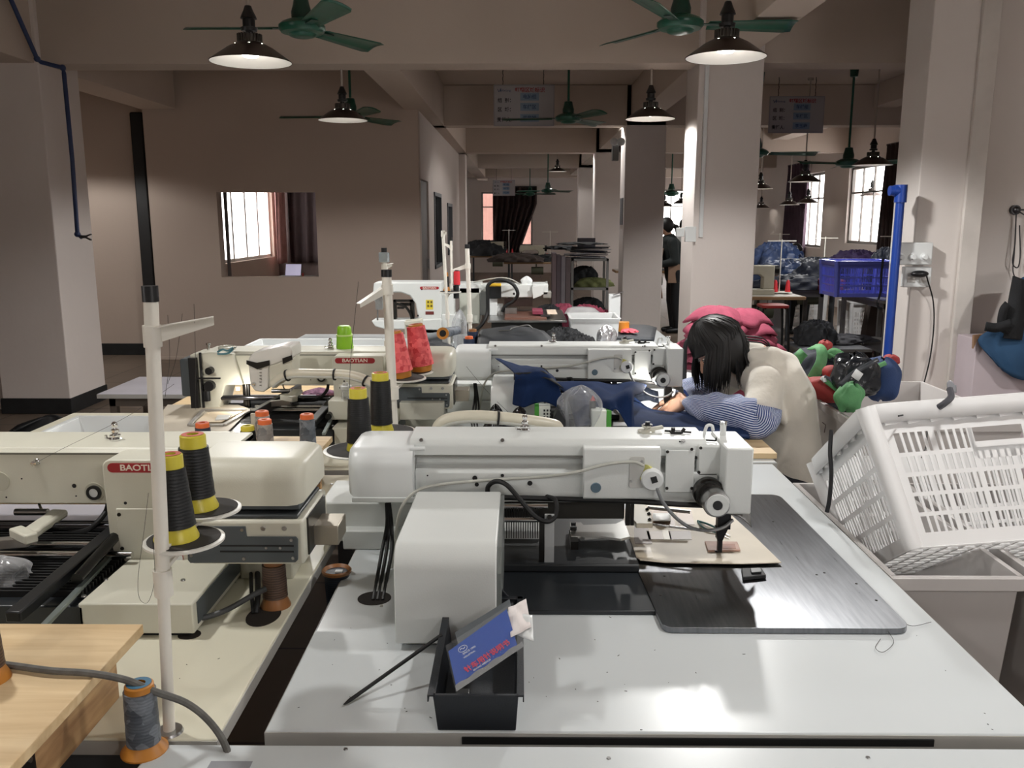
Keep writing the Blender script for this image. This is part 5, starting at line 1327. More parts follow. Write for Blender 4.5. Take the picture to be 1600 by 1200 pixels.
t,a,b = card_box(836,635,860,2.98,.05,'small white carton with green edge left of the clear bag',gw)
MB().box(a.x-.001,a.x+.014,2.978,3.03,TZ+.02,a.z+.0005).build('green_stripe', gg, t)
m = MB()
for i in range(3):
    for j in range(3): m.box(a.x+.03+i*.011,a.x+.036+i*.011,2.9785,2.98,a.z-.018-j*.012,a.z-.011-j*.012)
m.build('print', blackp, t, smooth=False)
t,a,b = card_box(925,642,955,2.94,.06,'white and green carton right of the clear bag',gw)
MB().box(b.x-.016,b.x+.001,2.938,3.0,TZ+.02,a.z+.0005).build('green_stripe', gg, t)
t = thing('black_box', V3(868,668,2.93), 'black plastic box beside the end of the cream hose', 'box')
MB().prism([(x,2.9,z) for x,z in ((V3(866,640,2.9).x,V3(0,672,2.9).z-.03),(V3(866,640,2.9).x,V3(0,650,2.9).z),(V3(873,636,2.9).x,V3(0,636,2.9).z),(V3(884,655,2.9).x,V3(0,655,2.9).z),(V3(884,655,2.9).x,V3(0,672,2.9).z-.03))],(0,.07,0)).build('body', blackp, t, bevel=.003)
MB().box(V3(864,0,2.9).x,V3(900,0,2.9).x,2.9,2.97,TZ,.86).build('base', blackp, t, bevel=.003)
# black plastic scraps
for i,(px,py,rx,lab) in enumerate(((774,638,.045,'crumpled black plastic, left heap beside the cream hose'),(812,642,.055,'crumpled black plastic, right heap beside the cream hose'))):
    p = V3(px,py,2.9)
    o = bag(p.x,2.9,TZ,p.z+.012,rx,.05,20+i,amp=.3,top=.3).build('plastic_scrap', mat('black_film',(16,16,18),.2,var=.1), origin=(p.x,2.9,TZ)); tag(o,lab,'plastic scrap')
o = bag(W(4,915,Y=1.66).x,1.66,.846,W(0,870,Y=1.66).z,.05,.045,77,amp=.3,top=.4).build('clear_plastic_bag', clear, origin=(W(4,915,Y=1.66).x,1.66,.846)); tag(o,'crumpled clear plastic bag at the left edge on the nearest cream machine','plastic bag')
# --- cream hoses
hose_m = mat('hose_cream', (214,208,190), .35, var=.03)
def hose(pts, r, label, bands=()):
    P = cr([W(x,y,Y=Y) for x,y,Y in pts], 8)
    t = thing('cable_conduit', P[0], label, 'hose')
    MB().tube(P, r, n=14).build('sleeve', hose_m, t)
    off = [p+Vector((0,-r*.9,-r*.55)) for p in P]
    MB().tube(off, r*.28, n=8).build('side_cable', cable_grey, t)
    for f in bands:
        i = int(f*(len(P)-2)); d = (P[i+1]-P[i]).normalized()
        MB().lathe([(r*1.03,-.003),(r*1.22,-.003),(r*1.22,.003),(r*1.03,.003)], c=P[i]-Vector((0,r*.12,r*.1)), ax=d, n=18, cap=False).build('cable_tie', blackr, t)
    return t
hose([(428,600,3.08),(440,590,3.07),(458,584,3.06),(500,584,3.05),(545,586,3.04),(575,596,3.02),(598,616,3.0),(610,645,2.96),(620,690,2.9)], .0175, 'thick cream hose with black ties curving over the far left machine', (.22,.46,.62))
hose([(680,688,2.42),(688,664,2.42),(708,654,2.42),(745,651,2.42),(800,655,2.43),(862,664,2.45),(872,672,2.46)], .019, 'thick cream hose with one black tie just behind the nearest right machine', (.05,.62,))
# --- control head with white bag on the left machine
t = thing('control_box', V3(420,600,3.1), 'white control box wrapped in clear film with black tape on the far left machine', 'control box')
Y0 = 3.08
pts = [(388,572),(388,560),(396,551),(440,541),(454,541),(456,549),(456,560),(420,572),(420,606),(412,613),(398,611),(391,602)]
P = [W(x,y,Y=Y0) for x,y in pts]
MB().prism(P,(0,.14,0)).build('case', mat('case_wrapped',(216,214,208),.25,var=.03), t, bevel=.005)
a = [W(x,y,Y=Y0-.002) for x,y in ((420,572),(456,560),(456,585),(440,600),(420,606))]
MB().prism(a,(0,.12,0)).build('cover', mcream, t, bevel=.004)
tape = mat('tape_black',(18,18,20),.3)
MB().prism([W(x,y,Y=Y0-.006) for x,y in ((385,569),(385,563),(401,567),(421,563),(421,571),(402,577))],(0,.004,0)).build('tape', tape, t, smooth=False)
MB().prism([W(x,y,Y=Y0-.006) for x,y in ((441,560),(456,555),(457,562),(442,569))],(0,.004,0)).build('tape', tape, t, smooth=False)
m = MB()
for k in range(6): c = W(407,577+k*5,Y=Y0-.003); m.box(c.x-.004,c.x+.004,Y0-.004,Y0,c.z-.0006,c.z+.0006)
m.build('scale_marks', blackp, t, smooth=False)
MB().lathe([(.0001,0),(.008,0),(.006,.006),(.0001,.007)], c=W(397,600,Y=Y0), ax=(0,-1,0), n=16).build('lens', chrome, t)
# air filter jar on machine
c = W(541,617,Y=3.12); t = thing('filter_jar', c, 'small clear filter jar with a white cap on the far left machine', 'filter jar')
MB().lathe([(.0001,-.02),(.017,-.02),(.017,.022),(.0001,.022)], c=c, n=20).build('jar', clear, t)
MB().lathe([(.0001,.022),(.021,.022),(.021,.034),(.014,.036),(.0001,.036)], c=c, n=20).cyl(c+Vector((.004,0,.034)),c+Vector((.004,0,.046)),.005,n=10).cyl(c+Vector((-.007,0,.034)),c+Vector((-.007,0,.044)),.005,n=10).build('cap', pwhite, t)
o = MB().box(W(514,0,Y=3.1).x,W(560,0,Y=3.1).x,3.08,3.16,W(0,655,Y=3.08).z,W(0,628,Y=3.08).z+.006).build('side_case', mcream, bevel=.003, origin=W(536,655,Y=3.1))
o.parent = m4; o.location = o.location-m4.location
o = MB().box(W(625,0,Y=3.05).x,W(694,0,Y=3.05).x,3.03,3.1,W(0,655,Y=3.03).z,W(0,628,Y=3.03).z).build('side_case', mat('case_grey_cream',(186,184,172),.4), bevel=.003, origin=W(660,655,Y=3.05)); o.parent = m4; o.location = o.location-m4.location
# purple spotted cloth behind it
o = bag(W(500,0,Y=3.75).x,3.75,.80,W(0,605,Y=3.75).z,.085,.05,31,amp=.3,top=.3).build('cloth_bundle', mat('cloth_purple_spots',(168,120,150),.8,dark=(60,34,58),scale=60), origin=W(500,640,Y=3.75)); tag(o,'purple spotted cloth bundle under the arm of the far left machine','cloth')
# sheets under the head of m4
t = thing('cardboard_sheet', T(310,660,.865), 'beige feeding sheet under the head of the far left machine', 'cardboard sheet')
MB().prism([T(246,690,.862),T(236,665,.862),T(262,633,.862),T(372,633,.862),T(392,640,.862),T(340,690,.862)],(0,0,.002)).build('sheet', card_m, t, smooth=False)
t = thing('clamp_frame', T(340,655,.87), 'white rectangular sewing clamp frame beneath the needle of the far left machine', 'clamp frame')
z_ = .868
for a,b_ in (((296,664),(318,641)),((318,641),(392,640)),((392,640),(350,664)),((350,664),(296,664))): MB().bar(T(*a,z_),T(*b_,z_),.016,.007).build('frame_bar', mat('frame_grey_metal',(176,172,166),.4,metal=.3), t, bevel=.001)
MB().prism([T(306,660,z_),T(324,645,z_),T(380,644,z_),T(346,660,z_)],(0,0,.003)).build('work_piece', mat('leather_cream',(232,214,186),.6), t, smooth=False)
MB().prism([T(340,650,z_+.003),T(362,649,z_+.003),T(356,656,z_+.003),T(336,657,z_+.003)],(0,0,.004)).build('pale_patch', pwhite, t, bevel=.001)
t = thing('steel_plate', T(360,675,.81), 'shiny steel strip plate on the second left table', 'metal plate')
MB().prism([T(330,690,.81),T(398,648,.81),T(470,640,.81),T(420,690,.81)],(0,0,.004)).build('plate', plate_m, t, bevel=.001)
MB().prism([T(300,700,.85),T(390,655,.85),T(398,663,.85),T(340,700,.85)],(0,0,.006)).build('rail', steel, t, bevel=.001)
m = MB(); m.bar(W(395,650,Y=3.05),W(468,608,Y=3.5),.02,.04); o = m.build('rail', mat('rail_black',(34,34,36),.3,metal=.5), bevel=.002, origin=W(430,630,Y=3.2)); o.parent = m4; o.location = o.location-m4.location
m = MB(); m.box(W(391,0,Y=3.04).x,W(400,0,Y=3.04).x,3.03,3.045,W(0,668,Y=3.04).z,W(0,645,Y=3.04).z); o = m.build('rail_end', card_m, bevel=.001, origin=W(395,668,Y=3.04)); o.parent = m4; o.location = o.location-m4.location
# teal snips and ring on top of the head
t = thing('thread_snips', W(348,545,Y=3.28), 'teal thread snips on top of the far left machine head', 'snips')
MB().curve([W(340,550,Y=3.28),W(348,546,Y=3.28),W(356,548,Y=3.28),W(364,543,Y=3.3)],.004,n=8).build('handle', mat('snips_teal_light',(66,112,122),.35), t)
MB().curve([W(340,553,Y=3.28),W(350,553,Y=3.28),W(358,551,Y=3.28),W(364,546,Y=3.3)],.004,n=8).build('handle', mat('snips_teal_light',(66,112,122),.35), t)
MB().bar(W(360,546,Y=3.29),W(370,542,Y=3.3),.006,.002).build('blade', steel_d, t)
# green cup and white tray
ztop4 = Zp(686,1.95)
c = W(539,546,Y=3.40); c.z = ztop4; t = thing('lidded_cup', c, 'bright green lidded cup on top of the cream machine', 'cup')
grn = mat('cup_green',(140,196,40),.35); grn2 = mat('cup_band',(200,226,140),.35)
MB().lathe([(.0001,0),(.033,0),(.034,.003),(.0305,.05),(.0001,.05)], c=c, n=32).build('body', grn, t)
MB().lathe([(.0001,.05),(.0325,.05),(.0325,.056),(.0001,.056)], c=c, n=32).build('band', grn2, t)
MB().lathe([(.0001,.056),(.029,.056),(.027,.084),(.022,.09),(.0001,.09)], c=c, n=32).build('lid', grn, t)
def tray(x0,x1,y0,y1,z0,z1,th,label,name='tray',m=pwhite,taper=.03):
    t = thing(name, ((x0+x1)/2,(y0+y1)/2,z0), label, 'tray')
    mb = MB(); q = taper
    o4 = [(x0+q,y0+q,z0),(x1-q,y0+q,z0),(x1-q,y1-q,z0),(x0+q,y1-q,z0)]
    t4_ = [(x0,y0,z1),(x1,y0,z1),(x1,y1,z1),(x0,y1,z1)]
    i4_ = [(x0+th,y0+th,z1),(x1-th,y0+th,z1),(x1-th,y1-th,z1),(x0+th,y1-th,z1)]
    j4_ = [(x0+q+th,y0+q+th,z0+th),(x1-q-th,y0+q+th,z0+th),(x1-q-th,y1-q-th,z0+th),(x0+q+th,y1-q-th,z0+th)]
    V = [[mb.bm.verts.new(p) for p in r] for r in (o4,t4_,i4_,j4_)]
    for a,b_ in ((0,1),(1,2),(2,3)):
        for k in range(4): mb.bm.faces.new((V[a][k],V[a][(k+1)%4],V[b_][(k+1)%4],V[b_][k]))
    mb.bm.faces.new(V[0]); mb.bm.faces.new(V[3])
    mb.build('tub', m, t, bevel=.004)
    r_ = MB()
    for a in ((x0-.008,x1+.008,y0-.008,y0+th),(x0-.008,x1+.008,y1-th,y1+.008),(x0-.008,x0+th,y0,y1),(x1-th,x1+.008,y0,y1)): r_.box(*a,z1-.004,z1+.003)
    r_.build('rim', m, t, bevel=.001)
    return t
ta = T(48,684,.84); tb_ = T(236,648,.84)
tray(ta.x, W(238,0,Y=ta.y).x+.06, ta.y, T(75,651,.84).y, TZ, .84, .006, 'shallow white tray left of the far left machine')
p = W(390,536,Y=4.25); q = W(640,536,Y=4.25)
tray(p.x,q.x,4.2,4.44,.80,W(0,540,Y=4.2).z,.006,'long white trough behind the cream machine and green cup')
# black chair behind on the left
t = thing('chair', (-2.45,4.35,0), 'chair with a rounded black back, lower left behind the machines', 'chair')
p = W(40,652,Y=4.35)
patch3([[(-2.67,4.30,.30),(-2.45,4.38,.28),(-2.27,4.30,.30)],[(-2.68,4.32,.46),(-2.46,4.40,.50),(-2.27,4.32,.46)],[(-2.60,4.34,.53),(-2.46,4.42,p.z),(-2.33,4.34,.53)]], 10, 10).build('backrest', blackp, t, solid=.03)
MB().rbox(-2.66,-2.26,3.95,4.35,.25,.29,.05).build('seat', blackp, t, bevel=.01)
for x in (-2.62,-2.32):
    for y in (4.0,4.30): MB().cyl((x,y,0),(x,y,.26),.012,n=10).build('leg', steel_d, t)
# ================= THIRD ROW =================
def V_(px,py,Y): return W(px,py,Y=Y)
Yb = 5.35
t = thing('bartack_machine', (W(650,0,Y=Yb).x,Yb,.80), 'small white bartack machine with yellow warning label in the third row', 'sewing machine')
def bxp(px0,px1,py0,py1,Y,dep,name,m,par,bevel=.004): return MB().box(V_(px0,500,Y).x,V_(px1,500,Y).x,Y,Y+dep,V_(0,py1,Y).z,V_(0,py0,Y).z).build(name,m,par,bevel=bevel)
pts = [(600,441),(690,441),(690,522),(654,522),(654,500),(649,474),(640,462),(626,457),(606,457),(600,462)]
MB().prism([W(x,y,Y=Yb) for x,y in pts],(0,.2,0)).build('body', mwhite, t, bevel=.008)
MB().prism([W(x,y,Y=Yb-.03) for x,y in ((584,442),(602,440),(602,482),(588,478),(582,462))],(0,.16,0)).build('head', mwhite, t, bevel=.006)
MB().prism([W(x,y,Y=Yb-.02) for x,y in ((580,501),(654,500),(690,498),(690,516),(600,514),(586,510))],(0,.16,0)).build('bed', mwhite, t, bevel=.006)
bxp(690,718,491,523,Yb,.16,'rear_case',mwhite,t); bxp(688,710,460,492,Yb+.03,.1,'rear_top',mwhite,t)
bxp(664,690,512,527,Yb+.0,.2,'foot',mwhite,t)
m = MB()
for a in ((614,645,469,472),(614,618,469,500),(640,646,469,500),(624,642,474,478),(620,630,480,483)): m.box(V_(a[0],500,Yb).x,V_(a[1],500,Yb).x,Yb+.03,Yb+.08,V_(0,a[3],Yb).z,V_(0,a[2],Yb).z)
m.curve([V_(620,475,Yb),V_(632,478,Yb),V_(640,488,Yb),V_(644,500,Yb)],.008,n=6)
m.build('linkage', gunmetal, t, smooth=False)
m = MB(); m.cyl(V_(590,480,Yb),V_(590,503,Yb),.005,n=8); m.box(V_(586,0,Yb-.04).x,V_(597,0,Yb-.04).x,Yb-.045,Yb-.03,V_(0,482,Yb).z,V_(0,462,Yb).z); m.cyl(V_(595,468,Yb-.04),V_(595,468,Yb-.07),.012,n=12); m.build('needle_unit', steel, t)
c = W(671,450,Y=Yb); badge(c, .118, .018, t)
lb = bxp(666,677,468,483,Yb-.001,.001,'warning_label',mat('label_yellow',(222,200,60),.5),t,0)
m = MB()
for i in range(2):
    for j in range(2): p = V_(669+i*5,472+j*6,Yb-.002); m.box(p.x-.006,p.x+.006,Yb-.0022,Yb-.001,p.z-.007,p.z+.007)
m.build('pictograms', mat('ink_dark_olive',(110,96,30),.6), lb, smooth=False)
bxp(665,678,486,491,Yb-.001,.001,'rating_label',mat('label_brown_red',(110,48,44),.5),t,0)
m = MB()
for px,py in ((653,493),(680,519),(659,452)): m.lathe([(.0001,0),(.006,0),(.0001,.001)], c=W(px,py,Y=Yb), ax=(0,-1,0), n=10)
m.build('holes', blackr, t)
t = thing('operator_console', V_(640,512,5.1), 'cream slanted control panel in front of the bartack machine', 'control panel')
MB().prism([V_(x,y,5.1) for x,y in ((631,503),(657,500),(658,506),(655,512),(633,508))],(0,.12,0)).build('panel', mcream, t, bevel=.003)
MB().box(V_(631,0,5.12).x,V_(636,0,5.12).x,5.12,5.2,.80,V_(0,505,5.1).z).build('leg', mcream, t); MB().prism([V_(x,y,5.11) for x,y in ((634,508),(655,512),(653,522),(646,527),(636,524))],(0,.1,0)).build('stand', mat('stand_beige',(176,168,150),.5), t, bevel=.003)
cone('small white cone on the third row table in front of the bartack machine', Vector((V_(638,0,4.85).x,4.85,.80)), thread_mat('thread_white',(214,216,216),(236,236,236)), blackp, h=.10, r0=.024, r1=.014, base_r=.026, cap_r=.014, cap_h=.012, base_h=.006)
o = MB().tube(cr([V_(640,536,4.6),V_(665,530,4.6),V_(690,526,4.6)],6),.028,n=16).build('fabric_roll', mat('fabric_grey_roll',(122,126,130),.8), origin=V_(665,535,4.6)); tag(o,'rolled grey fabric on the third row table','fabric roll')
t = thing('thread_cone', V_(692,522,4.6), 'cone lying on its side showing an ochre hollow end, third row', 'thread cone', 'thread cones')
c = V_(692,521,4.52); MB().lathe([(.018,0),(.032,0),(.032,.01),(.018,.008)], c=c, ax=(0,-1,.15), n=24, cap=False).build('cone_base', ochre, t); MB().cyl(c+Vector((.0,.01,0)),c+Vector((.07,.14,0)),.028,.022,n=24).build('thread', tgrey, t); MB().lathe([(.0001,0),(.018,0)], c=c+Vector((0,-.002,0)), ax=(0,-1,.15), n=20, cap=False).build('bore', blackr, t)
# dark cloth bits on that table
def mound(name, px, py_top, Y, rx, ry, z0, m, label, cat, seed=1, amp=.35, group=None, ztop=None, n=34):
    p = W(px, py_top, Y=Y); h = p.z-z0
    rr = random.Random(seed); ph = [rr.uniform(0,6.3) for _ in range(8)]
    def f(u, v):
        a = 2*PI*u; r_ = math.sin(v*PI/2)
        k = (1-v**2.2)
        w = math.sin(a*3+ph[0])*.5+math.sin(a*5+v*4+ph[1])*.35+math.sin(a*9-v*11+ph[2])*.22+math.sin(a*14+v*19+ph[3])*.14
        rid = abs(math.sin(a*4+v*13+ph[4]))*.22+abs(math.sin(a*7-v*21+ph[5]))*.14
        return (p.x+rx*r_*(1+amp*.35*w)*math.cos(a), Y+ry*r_*(1+amp*.35*w)*math.sin(a), z0+.002+max(0,h*k*(1-.25*amp+amp*.5*(rid-.1+.3*w*v))))
    o = MB().grid(f, n*2, n, close_u=True).build(name, m, origin=(p.x,Y,z0)); tag(o,label,cat,group); return o
mound('cloth_scrap',600,528,4.75,.10,.08,.80,blk_c,'dark cloth scrap behind the red cones','cloth',3)
mound('cloth_scrap',652,514,4.95,.05,.05,.80,blk_c,'small dark cloth scrap before the bartack machine','cloth',4)
mound('cloth_scrap',668,530,4.45,.2,.08,.80,mat('cloth_charcoal',(62,64,68),.85,var=.2),'flat charcoal cloth under the rolled fabric','cloth',6)
o = bag(W(718,0,Y=5.25).x,5.25,.80,W(0,484,Y=5.25).z,.045,.05,41).build('clear_plastic_bag', clear, origin=(W(718,0,Y=5.25).x,5.25,.80)); tag(o,'small crumpled clear plastic bag right of the bartack machine','plastic bag')
cone('navy cone with orange top, front one of two beside the black garment bag', Vector((V_(732,0,4.72).x,4.72,.80)), tnavy, orng, h=.155, r0=.034, r1=.03, base_r=.034, cap_r=.022, cap_h=.014, base_h=.006, top=orng)
cone('navy cone with brown top, rear one of two beside the black garment bag', Vector((V_(738,0,4.92).x,4.92,.80)), tnavy, brn, h=.17, r0=.034, r1=.03, base_r=.034, cap_r=.022, cap_h=.014, base_h=.006, top=brn)
# large laser/pattern machine
Yc = 5.5
t = thing('sewing_machine', (V_(790,0,Yc).x,Yc,.80), 'third row white machine with a black and yellow camera unit', 'sewing machine')
bxp(718,750,449,505,Yc,.25,'column',mat('machine_grey_green',(186,188,178),.4),t); bxp(716,752,443,458,Yc+.0,.25,'column_top',mwhite,t)
bxp(750,832,444,464,Yc+.02,.16,'arm',mwhite,t,.004); bxp(832,856,443,460,Yc+.0,.18,'head',mwhite,t,.004)
MB().prism([W(x,y,Y=Yc-.01) for x,y in ((831,448),(852,445),(846,462),(833,467))],(0,.01,0)).build('face_plate', mwhite, t, bevel=.002)
bxp(848,861,455,465,Yc+.0,.1,'motor_box',mat('box_grey',(140,138,132),.4),t); 
bxp(764,783,447,466,Yc-.08,.08,'camera_unit',blackp,t,.004); bxp(764,783,443,447,Yc-.082,.084,'yellow_cap',mat('cap_yellow',(226,184,50),.4),t,.002)
bxp(765,777,466,492,Yc-.06,.06,'cylinder_block',pwhite,t,.003); bxp(777,786,475,494,Yc-.05,.05,'side_block',pwhite,t,.002); bxp(750,765,455,492,Yc+.0,.1,'valve_plate',mat('valve_grey',(120,122,120),.4,metal=.5),t)
MB().curve([V_(735,520,5.1),V_(752,508,5.3),V_(761,490,5.38),V_(762,465,5.38),V_(763,445,5.38),V_(780,437,5.38),V_(800,443,5.38),V_(809,458,5.38),V_(803,470,5.4),V_(790,478,5.42),V_(785,487,5.43)],.011,n=10).build('black_hose', blackr, t)
MB().curve([V_(740,441,5.5),V_(765,436,5.45),V_(785,434,5.45),V_(800,437,5.45),V_(812,444,5.5)],.004,n=6).build('cable', cable_grey, t)
bxp(788,832,466,478,Yc+.1,.04,'under_frame',mat('frame_brown',(96,80,76),.5),t,0)
m = MB(); c = V_(803,459,Yc+.02); m.lathe([(.0001,0),(.008,0),(.0001,.002)], c=c, ax=(0,-1,0), n=12); m.build('bolt', gunmetal, t)
bxp(852,855,439,444,Yc+.02,.015,'chrome_post',chrome,t,0)
o = bag(W(823,0,Y=5.6).x,5.58,W(0,444,Y=5.58).z-.01,W(0,431,Y=5.58).z,.035,.03,47).build('paper_scrap', pwhite, origin=W(823,442,Y=5.58)); tag(o,'white crumpled paper standing on the third row machine arm','paper')
# its work bed with plates
t = thing('sewing_bed', V_(825,497,5.3), 'layered metal sewing bed of the third row camera machine', 'machine bed')
a = V_(762,500,5.15); b_ = V_(886,498,5.15)
MB().box(a.x,b_.x,5.15,5.8,V_(0,500,5.15).z-.012,V_(0,500,5.15).z).build('top_plate', steel, t, bevel=.002)
MB().box(a.x+.02,b_.x-.05,5.2,5.7,.80,V_(0,500,5.15).z-.012).build('bed_case', mat('bed_dark',(48,48,46),.5), t)
zt5 = V_(0,500,5.15).z
MB().box(a.x+.1,b_.x-.12,5.2,5.6,zt5,zt5+.012).build('copper_plate', mat('plate_copper',(150,110,96),.35,metal=.6), t)
MB().box(a.x+.1,b_.x-.3,5.4,5.42,zt5+.012,zt5+.05).build('guide_rail', steel, t, bevel=.002)
MB().box(a.x+.32,b_.x-.10,5.25,5.55,zt5+.012,zt5+.02).build('clamp_plate', steel_d, t)
o = MB().box(V_(855,0,5.4).x,V_(870,0,5.4).x,5.3,5.55,zt5+.021,zt5+.026).build('card', mat('card_cream',(226,206,186),.6), origin=V_(862,490,5.4)); tag(o,'cream card on the sewing bed in the third row','card')
o = MB().box(V_(832,0,5.4).x,V_(848,0,5.4).x,5.3,5.5,zt5+.021,zt5+.04).build('rose_cloth', pink_c, origin=V_(840,490,5.4)); tag(o,'small folded rose fabric on the third row sewing bed','fabric')
# black garment bag heap, hanger, box of translucent plastic
t = thing('garment_bag', V_(795,535,4.75), 'large smooth black garment bag folded on the table behind the second right machine', 'bag')
patch3([[V_(752,515,5.05),V_(790,511,5.05),V_(830,513,5.05),V_(850,520,5.0)],[V_(748,524,4.85),V_(790,520,4.8),V_(835,520,4.8),V_(860,528,4.8)],[V_(746,540,4.65),V_(790,540,4.6),V_(840,540,4.6),V_(866,540,4.6)],[V_(746,560,4.62),V_(790,560,4.58),V_(840,560,4.58),V_(866,560,4.58)]], amp=.008, seed=12).build('cloth', mat('garment_black',(26,30,36),.6,var=.15), t, solid=.012)
MB().box(V_(752,0,4.7).x,V_(850,0,4.7).x,4.66,5.0,.80,.90).build('filling', blk_c, t, bevel=.02)
o = MB().curve([V_(779,517,4.78),V_(797,516,4.78),V_(800,513,4.78),V_(812,510,4.8),V_(825,508,4.8),V_(832,513,4.8)],.004,n=8).build('clothes_hanger', steel, origin=V_(800,516,4.78)); tag(o,'thin metal hanger wire lying on the black garment bag','hanger')
for i,(px,py,Y,rx,ry) in enumerate(((845,520,4.85,.13,.12),(878,505,4.95,.15,.14),(905,517,4.8,.12,.1),(858,528,4.68,.12,.06))):
    mound('black_fabric',px,py,Y,rx,ry,.80,blk_c,['crumpled black fabric heap right of the garment bag, leftmost','tallest crumpled black fabric heap behind the second right machine','black fabric heap in front of the translucent box','low black fabric folds right behind the machine arm'][i],'fabric',50+i,amp=.9)
transl = mat('translucent_plastic',(222,224,224),.3,alpha=.82)
p = V_(892,500,5.0); q = V_(968,500,5.0)
tray(p.x,q.x,5.0,5.3,.80,V_(0,497,5.0).z,.006,'translucent white plastic box behind the black fabric','storage_box',transl,.015)
o = patch3([[V_(948,512,5.6),V_(1000,509,5.6),V_(1026,514,5.6)],[V_(938,528,5.0),V_(985,530,5.0),V_(1022,532,5.0)]],8,8,amp=.003).build('dark_lid', mat('lid_dark',(42,46,52),.6), solid=.02, origin=V_(980,528,5.2)); tag(o,'flat dark folder or lid right of the translucent box','lid')
MB_=MB()
o = MB().cyl(V_(973,517,5.2),V_(973,503,5.2),.04,n=24).build('tape_roll', mat('tape_ochre',(206,140,50),.3), origin=V_(973,517,5.2)); tag(o,'small ochre roll beside the translucent box','roll')
mound('pink_scrap',983,513,5.15,.05,.05,W(0,518,Y=5.15).z,mat('scrap_coral',(232,96,110),.7),'coral pink scrap cloth beside the ochre roll','cloth',61,amp=.8)
t6b = bag(V_(945,0,4.62).x,4.62,.86,V_(0,508,4.62).z,.055,.05,62,amp=.35).build('foil_bag', mat('foil_silver',(190,190,192),.22,metal=.7,bump=.8,bscale=30), origin=V_(945,535,4.62)); tag(t6b,'crumpled silver plastic bag above the second right machine','plastic bag')
t = thing('upright_board', V_(961,480,5.9), 'white upright board beside the third column', 'board')
MB().box(V_(952,0,5.9).x,V_(970,0,5.9).x,5.9,5.95,.80,V_(0,459,5.9).z).build('board', pwhite, t, bevel=.003)
MB().bar(V_(958,461,5.88),V_(974,456,5.88),.01,.006).build('clip', steel, t)
o = patch3([[V_(888,480,6.0),V_(915,479,6.0),V_(930,482,6.0)],[V_(882,490,5.7),V_(912,492,5.6),V_(940,491,5.6)]],8,6,amp=.004).build('clear_sheet', mat('sheet_white_gloss',(226,228,230),.15), solid=.003, origin=V_(910,488,5.7)); tag(o,'glossy white sheet on the rose fabric','sheet')
for i,(px,py,Y,rx,ry,lab) in enumerate(((880,468,6.0,.13,.1,'rose fabric heap left of the rack, leftmost'),(915,470,6.1,.16,.12,'rose fabric heap in front of the small rack'),(945,479,6.0,.08,.08,'small rose fabric heap right of the glossy sheet'))):
    mound('rose_fabric',px,py,Y,rx,ry,.80,pink_c,lab,'fabric',70+i,amp=.9)
mound('black_fabric',858,470,5.95,.12,.06,.80,blk_c,'black fabric heap next to the rose fabric, near the machine head','fabric',77,amp=.8)

# needle lamps: small LED beads under the heads of the two machines that are switched on
def needle_lamp(par, p, w):
    p = Vector(p); l = MB().lathe([(.0001,0),(.007,0),(.008,.012),(.0001,.014)], c=p, n=14).build('needle_lamp', mat('led_bead',(255,248,236),.3,emit=3), par)
    ld = bpy.data.lights.new('needle_light','POINT'); ld.energy = w; ld.shadow_soft_size = .008; ld.color = (1,.95,.86)
    lo = bpy.data.objects.new('needle_light', ld); COL.objects.link(lo); lo.parent = par; lo.location = p-Vector(par.location)+Vector((0,0,-.012))
needle_lamp(m2, W(1022,596,Y=3.45), .8)
needle_lamp(m4, (W(372,612,Y=3.22).x, 3.22, .945), .6)
# ================= PEOPLE =================
skin_m = mat('skin', (206,160,134), .5, var=.03, scale=20)
hair_m = mat('hair_black', (18,15,15), .55, var=.2, scale=30)
hood_m = mat('hoodie_cream', (224,218,206), .9, var=.03, scale=10, bump=.9, bscale=9, sheen=.3)
pants_m = mat('trousers_dark', (34,36,44), .85, var=.15)
def capsule(m, a, b, r0, r1, n=14):
    a, b = Vector(a), Vector(b); d = (b-a); L_ = d.length; d.normalize()
    rg = []
    for k in range(1, 5):
        t_ = -math.cos(PI/2*k/4); rg.append(m.ring(a+d*(t_*r0 if False else -r0*math.cos(PI/2*k/4)), d, max(r0*math.sin(PI/2*k/4), .0008), n, ref=(0.3,.2,.9)))
    for k in range(0, 4):
        rg.append(m.ring(b+d*(r1*math.sin(PI/2*k/4)), d, max(r1*math.cos(PI/2*k/4), .0008), n, ref=(0.3,.2,.9)))
    m.skin(rg)
def chain(m, pts, rs):
    for i in range(len(pts)-1): capsule(m, pts[i], pts[i+1], rs[i], rs[i+1])
def loft(m, secs, n=28):
    """secs: (centre, axis, rx, ry, ref)"""
    rg = []
    for c, ax, rx, ry, ref in secs: rg.append(m.ring(c, ax, rx, n, ref=ref, ry=ry))
    m.skin(rg)
